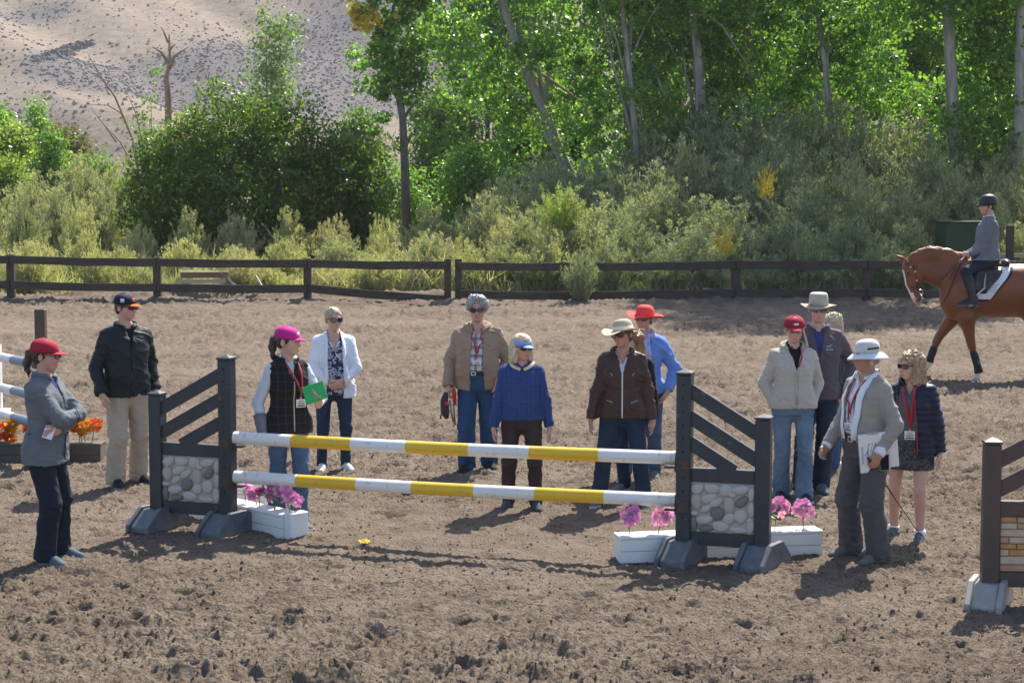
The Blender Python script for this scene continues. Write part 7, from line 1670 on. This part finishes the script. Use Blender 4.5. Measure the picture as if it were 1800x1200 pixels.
    mb = MB(); mb.tube([(.06, skin_y(.06, 1.6) - .05, 1.62), (.02, -.40, 1.40), (-.16, -.415, 1.24)], .014, 6, 0, .4); mb.tube([(-.22 + .055 * math.cos(a), -.415 + .0 * a, 1.155 + .075 * math.sin(a)) for a in [math.pi * (1.0 - k / 8) for k in range(9)]], .007, 6); mb.box((-.22, -.415, 1.15), (.12, .10, .014)); mb.obj('stirrup', BR, th, True)
    # the rider
    rt = Vector((b.x + .16, b.y, gz(b) - .015)); H = 1.95
    p = figure('rider in a black helmet, grey sweater and tall black boots sitting on the chestnut horse', (0, 0), 0, R(-90), 0, False, 1.0, .03, (R(4), R(4)), 2,
               {'L': {'w': (.085, -.285, 1.885), 'pole': (.35, 1, -.5), 'pose': 'fist', 'dir': (-.25, -1, -.15), 'thumb': (-.3, 0, 1)}, 'R': {'w': (-.085, -.285, 1.885), 'pole': (-.35, 1, -.5), 'pose': 'fist', 'dir': (.25, -1, -.15), 'thumb': (.3, 0, 1)}},
               {'L': {'x': .405, 'y': -.31, 'z': 1.215, 'toe': .12, 'pole': (.35, -1, .2)}, 'R': {'x': -.405, 'y': -.31, 'z': 1.215, 'toe': -.12, 'pole': (-.35, -1, .2)}}, root=rt, H=H, seated={'z': 1.80}, hs=1.12)
    SWT = cloth('heather_sweater', (.155, .160, .185), (.13, .135, .158)); top(p, 'sweater', SWT, .022, .515, .98, .062, None, None, .006, .007, bulk=.02); collar(p, cloth('white_stock', (.62, .63, .67)), (.066, .064), .035, .006, .5, .3, .842, 'shirt_collar')
    BRC = cloth('navy_breeches', (.018, .022, .042)); trousers(p, BRC, .008, (.056, .056), .60, .062, .005, stop=.25, name='breeches')
    for sd in 'LR':
        k, a = p.kn[sd], p.an[sd]; g5 = grid_for([min(k[i], a[i]) - .14 for i in range(3)], [max(k[i], a[i]) + .14 for i in range(3)], .010); k2 = k.lerp(a, .06); m_ = k.lerp(a, .38) + Vector((0, .012, 0)); g5.cone(m_, k2, .074, .074, .02, flat=True); g5.cone(m_, a, .074, .050, .02); g5.cone(a, a + Vector((0, 0, -.06)), .052, .054, .02)
        V, F = g5.mesh(); V = wrinkle(V, F, .006, 14, 3, (1, 1, 2), np.clip((a.z + .2 - V[:, 2]) / .2, 0, 1)); link('riding_boot', mesh_np('riding_boot', V, F, LEATH, True), p.root)
    shoes(p, LEATH, M('boot_sole', (.12, .11, .10), None, 5, .6), name='boot_foot', scale=1.08)
    hair(p, H_BROWN, 'short'); HB = M('black_helmet', (.013, .013, .015), (.02, .02, .022), 30, .5, .2, 200, .002)
    mb = MB(); mb.lathe([(1, -.028), (1.03, 0), (1.03, .03), (.97, .06), (.82, .088), (.55, .108), (.25, .117), (.001, .119)], 30, 0, .094, .116, (0, .014, .028)); headwear(p, mb, 'helmet', [HB], True, .004)
    vs = []; fs = []
    for j in range(4):
        for k in range(13): u = -1 + k / 6; t_ = j / 3; vs.append((u * (.080 - .008 * t_), .014 - .116 * math.sqrt(max(0, 1 - (u * .86) ** 2)) - t_ * .058 * (1 - abs(u) ** 2.5), .030 - .012 * u * u - .016 * t_))
    for j in range(3):
        for k in range(12): a = j * 13 + k; fs.append((a, a + 1, a + 14, a + 13))
    headwear(p, MB().add(vs, fs), 'helmet_peak', [HB], True, .005)
    mb = MB(); mb.tube([head_pt(p, v) for v in ((.082, .0, .0), (.078, -.03, -.06), (.03, -.055, -.118), (0, -.06, -.122), (-.03, -.055, -.118), (-.078, -.03, -.06), (-.082, .0, .0))], .006, 6, 0, .5); mb.obj('chin_strap', LEATH, p.root, True)
horse()
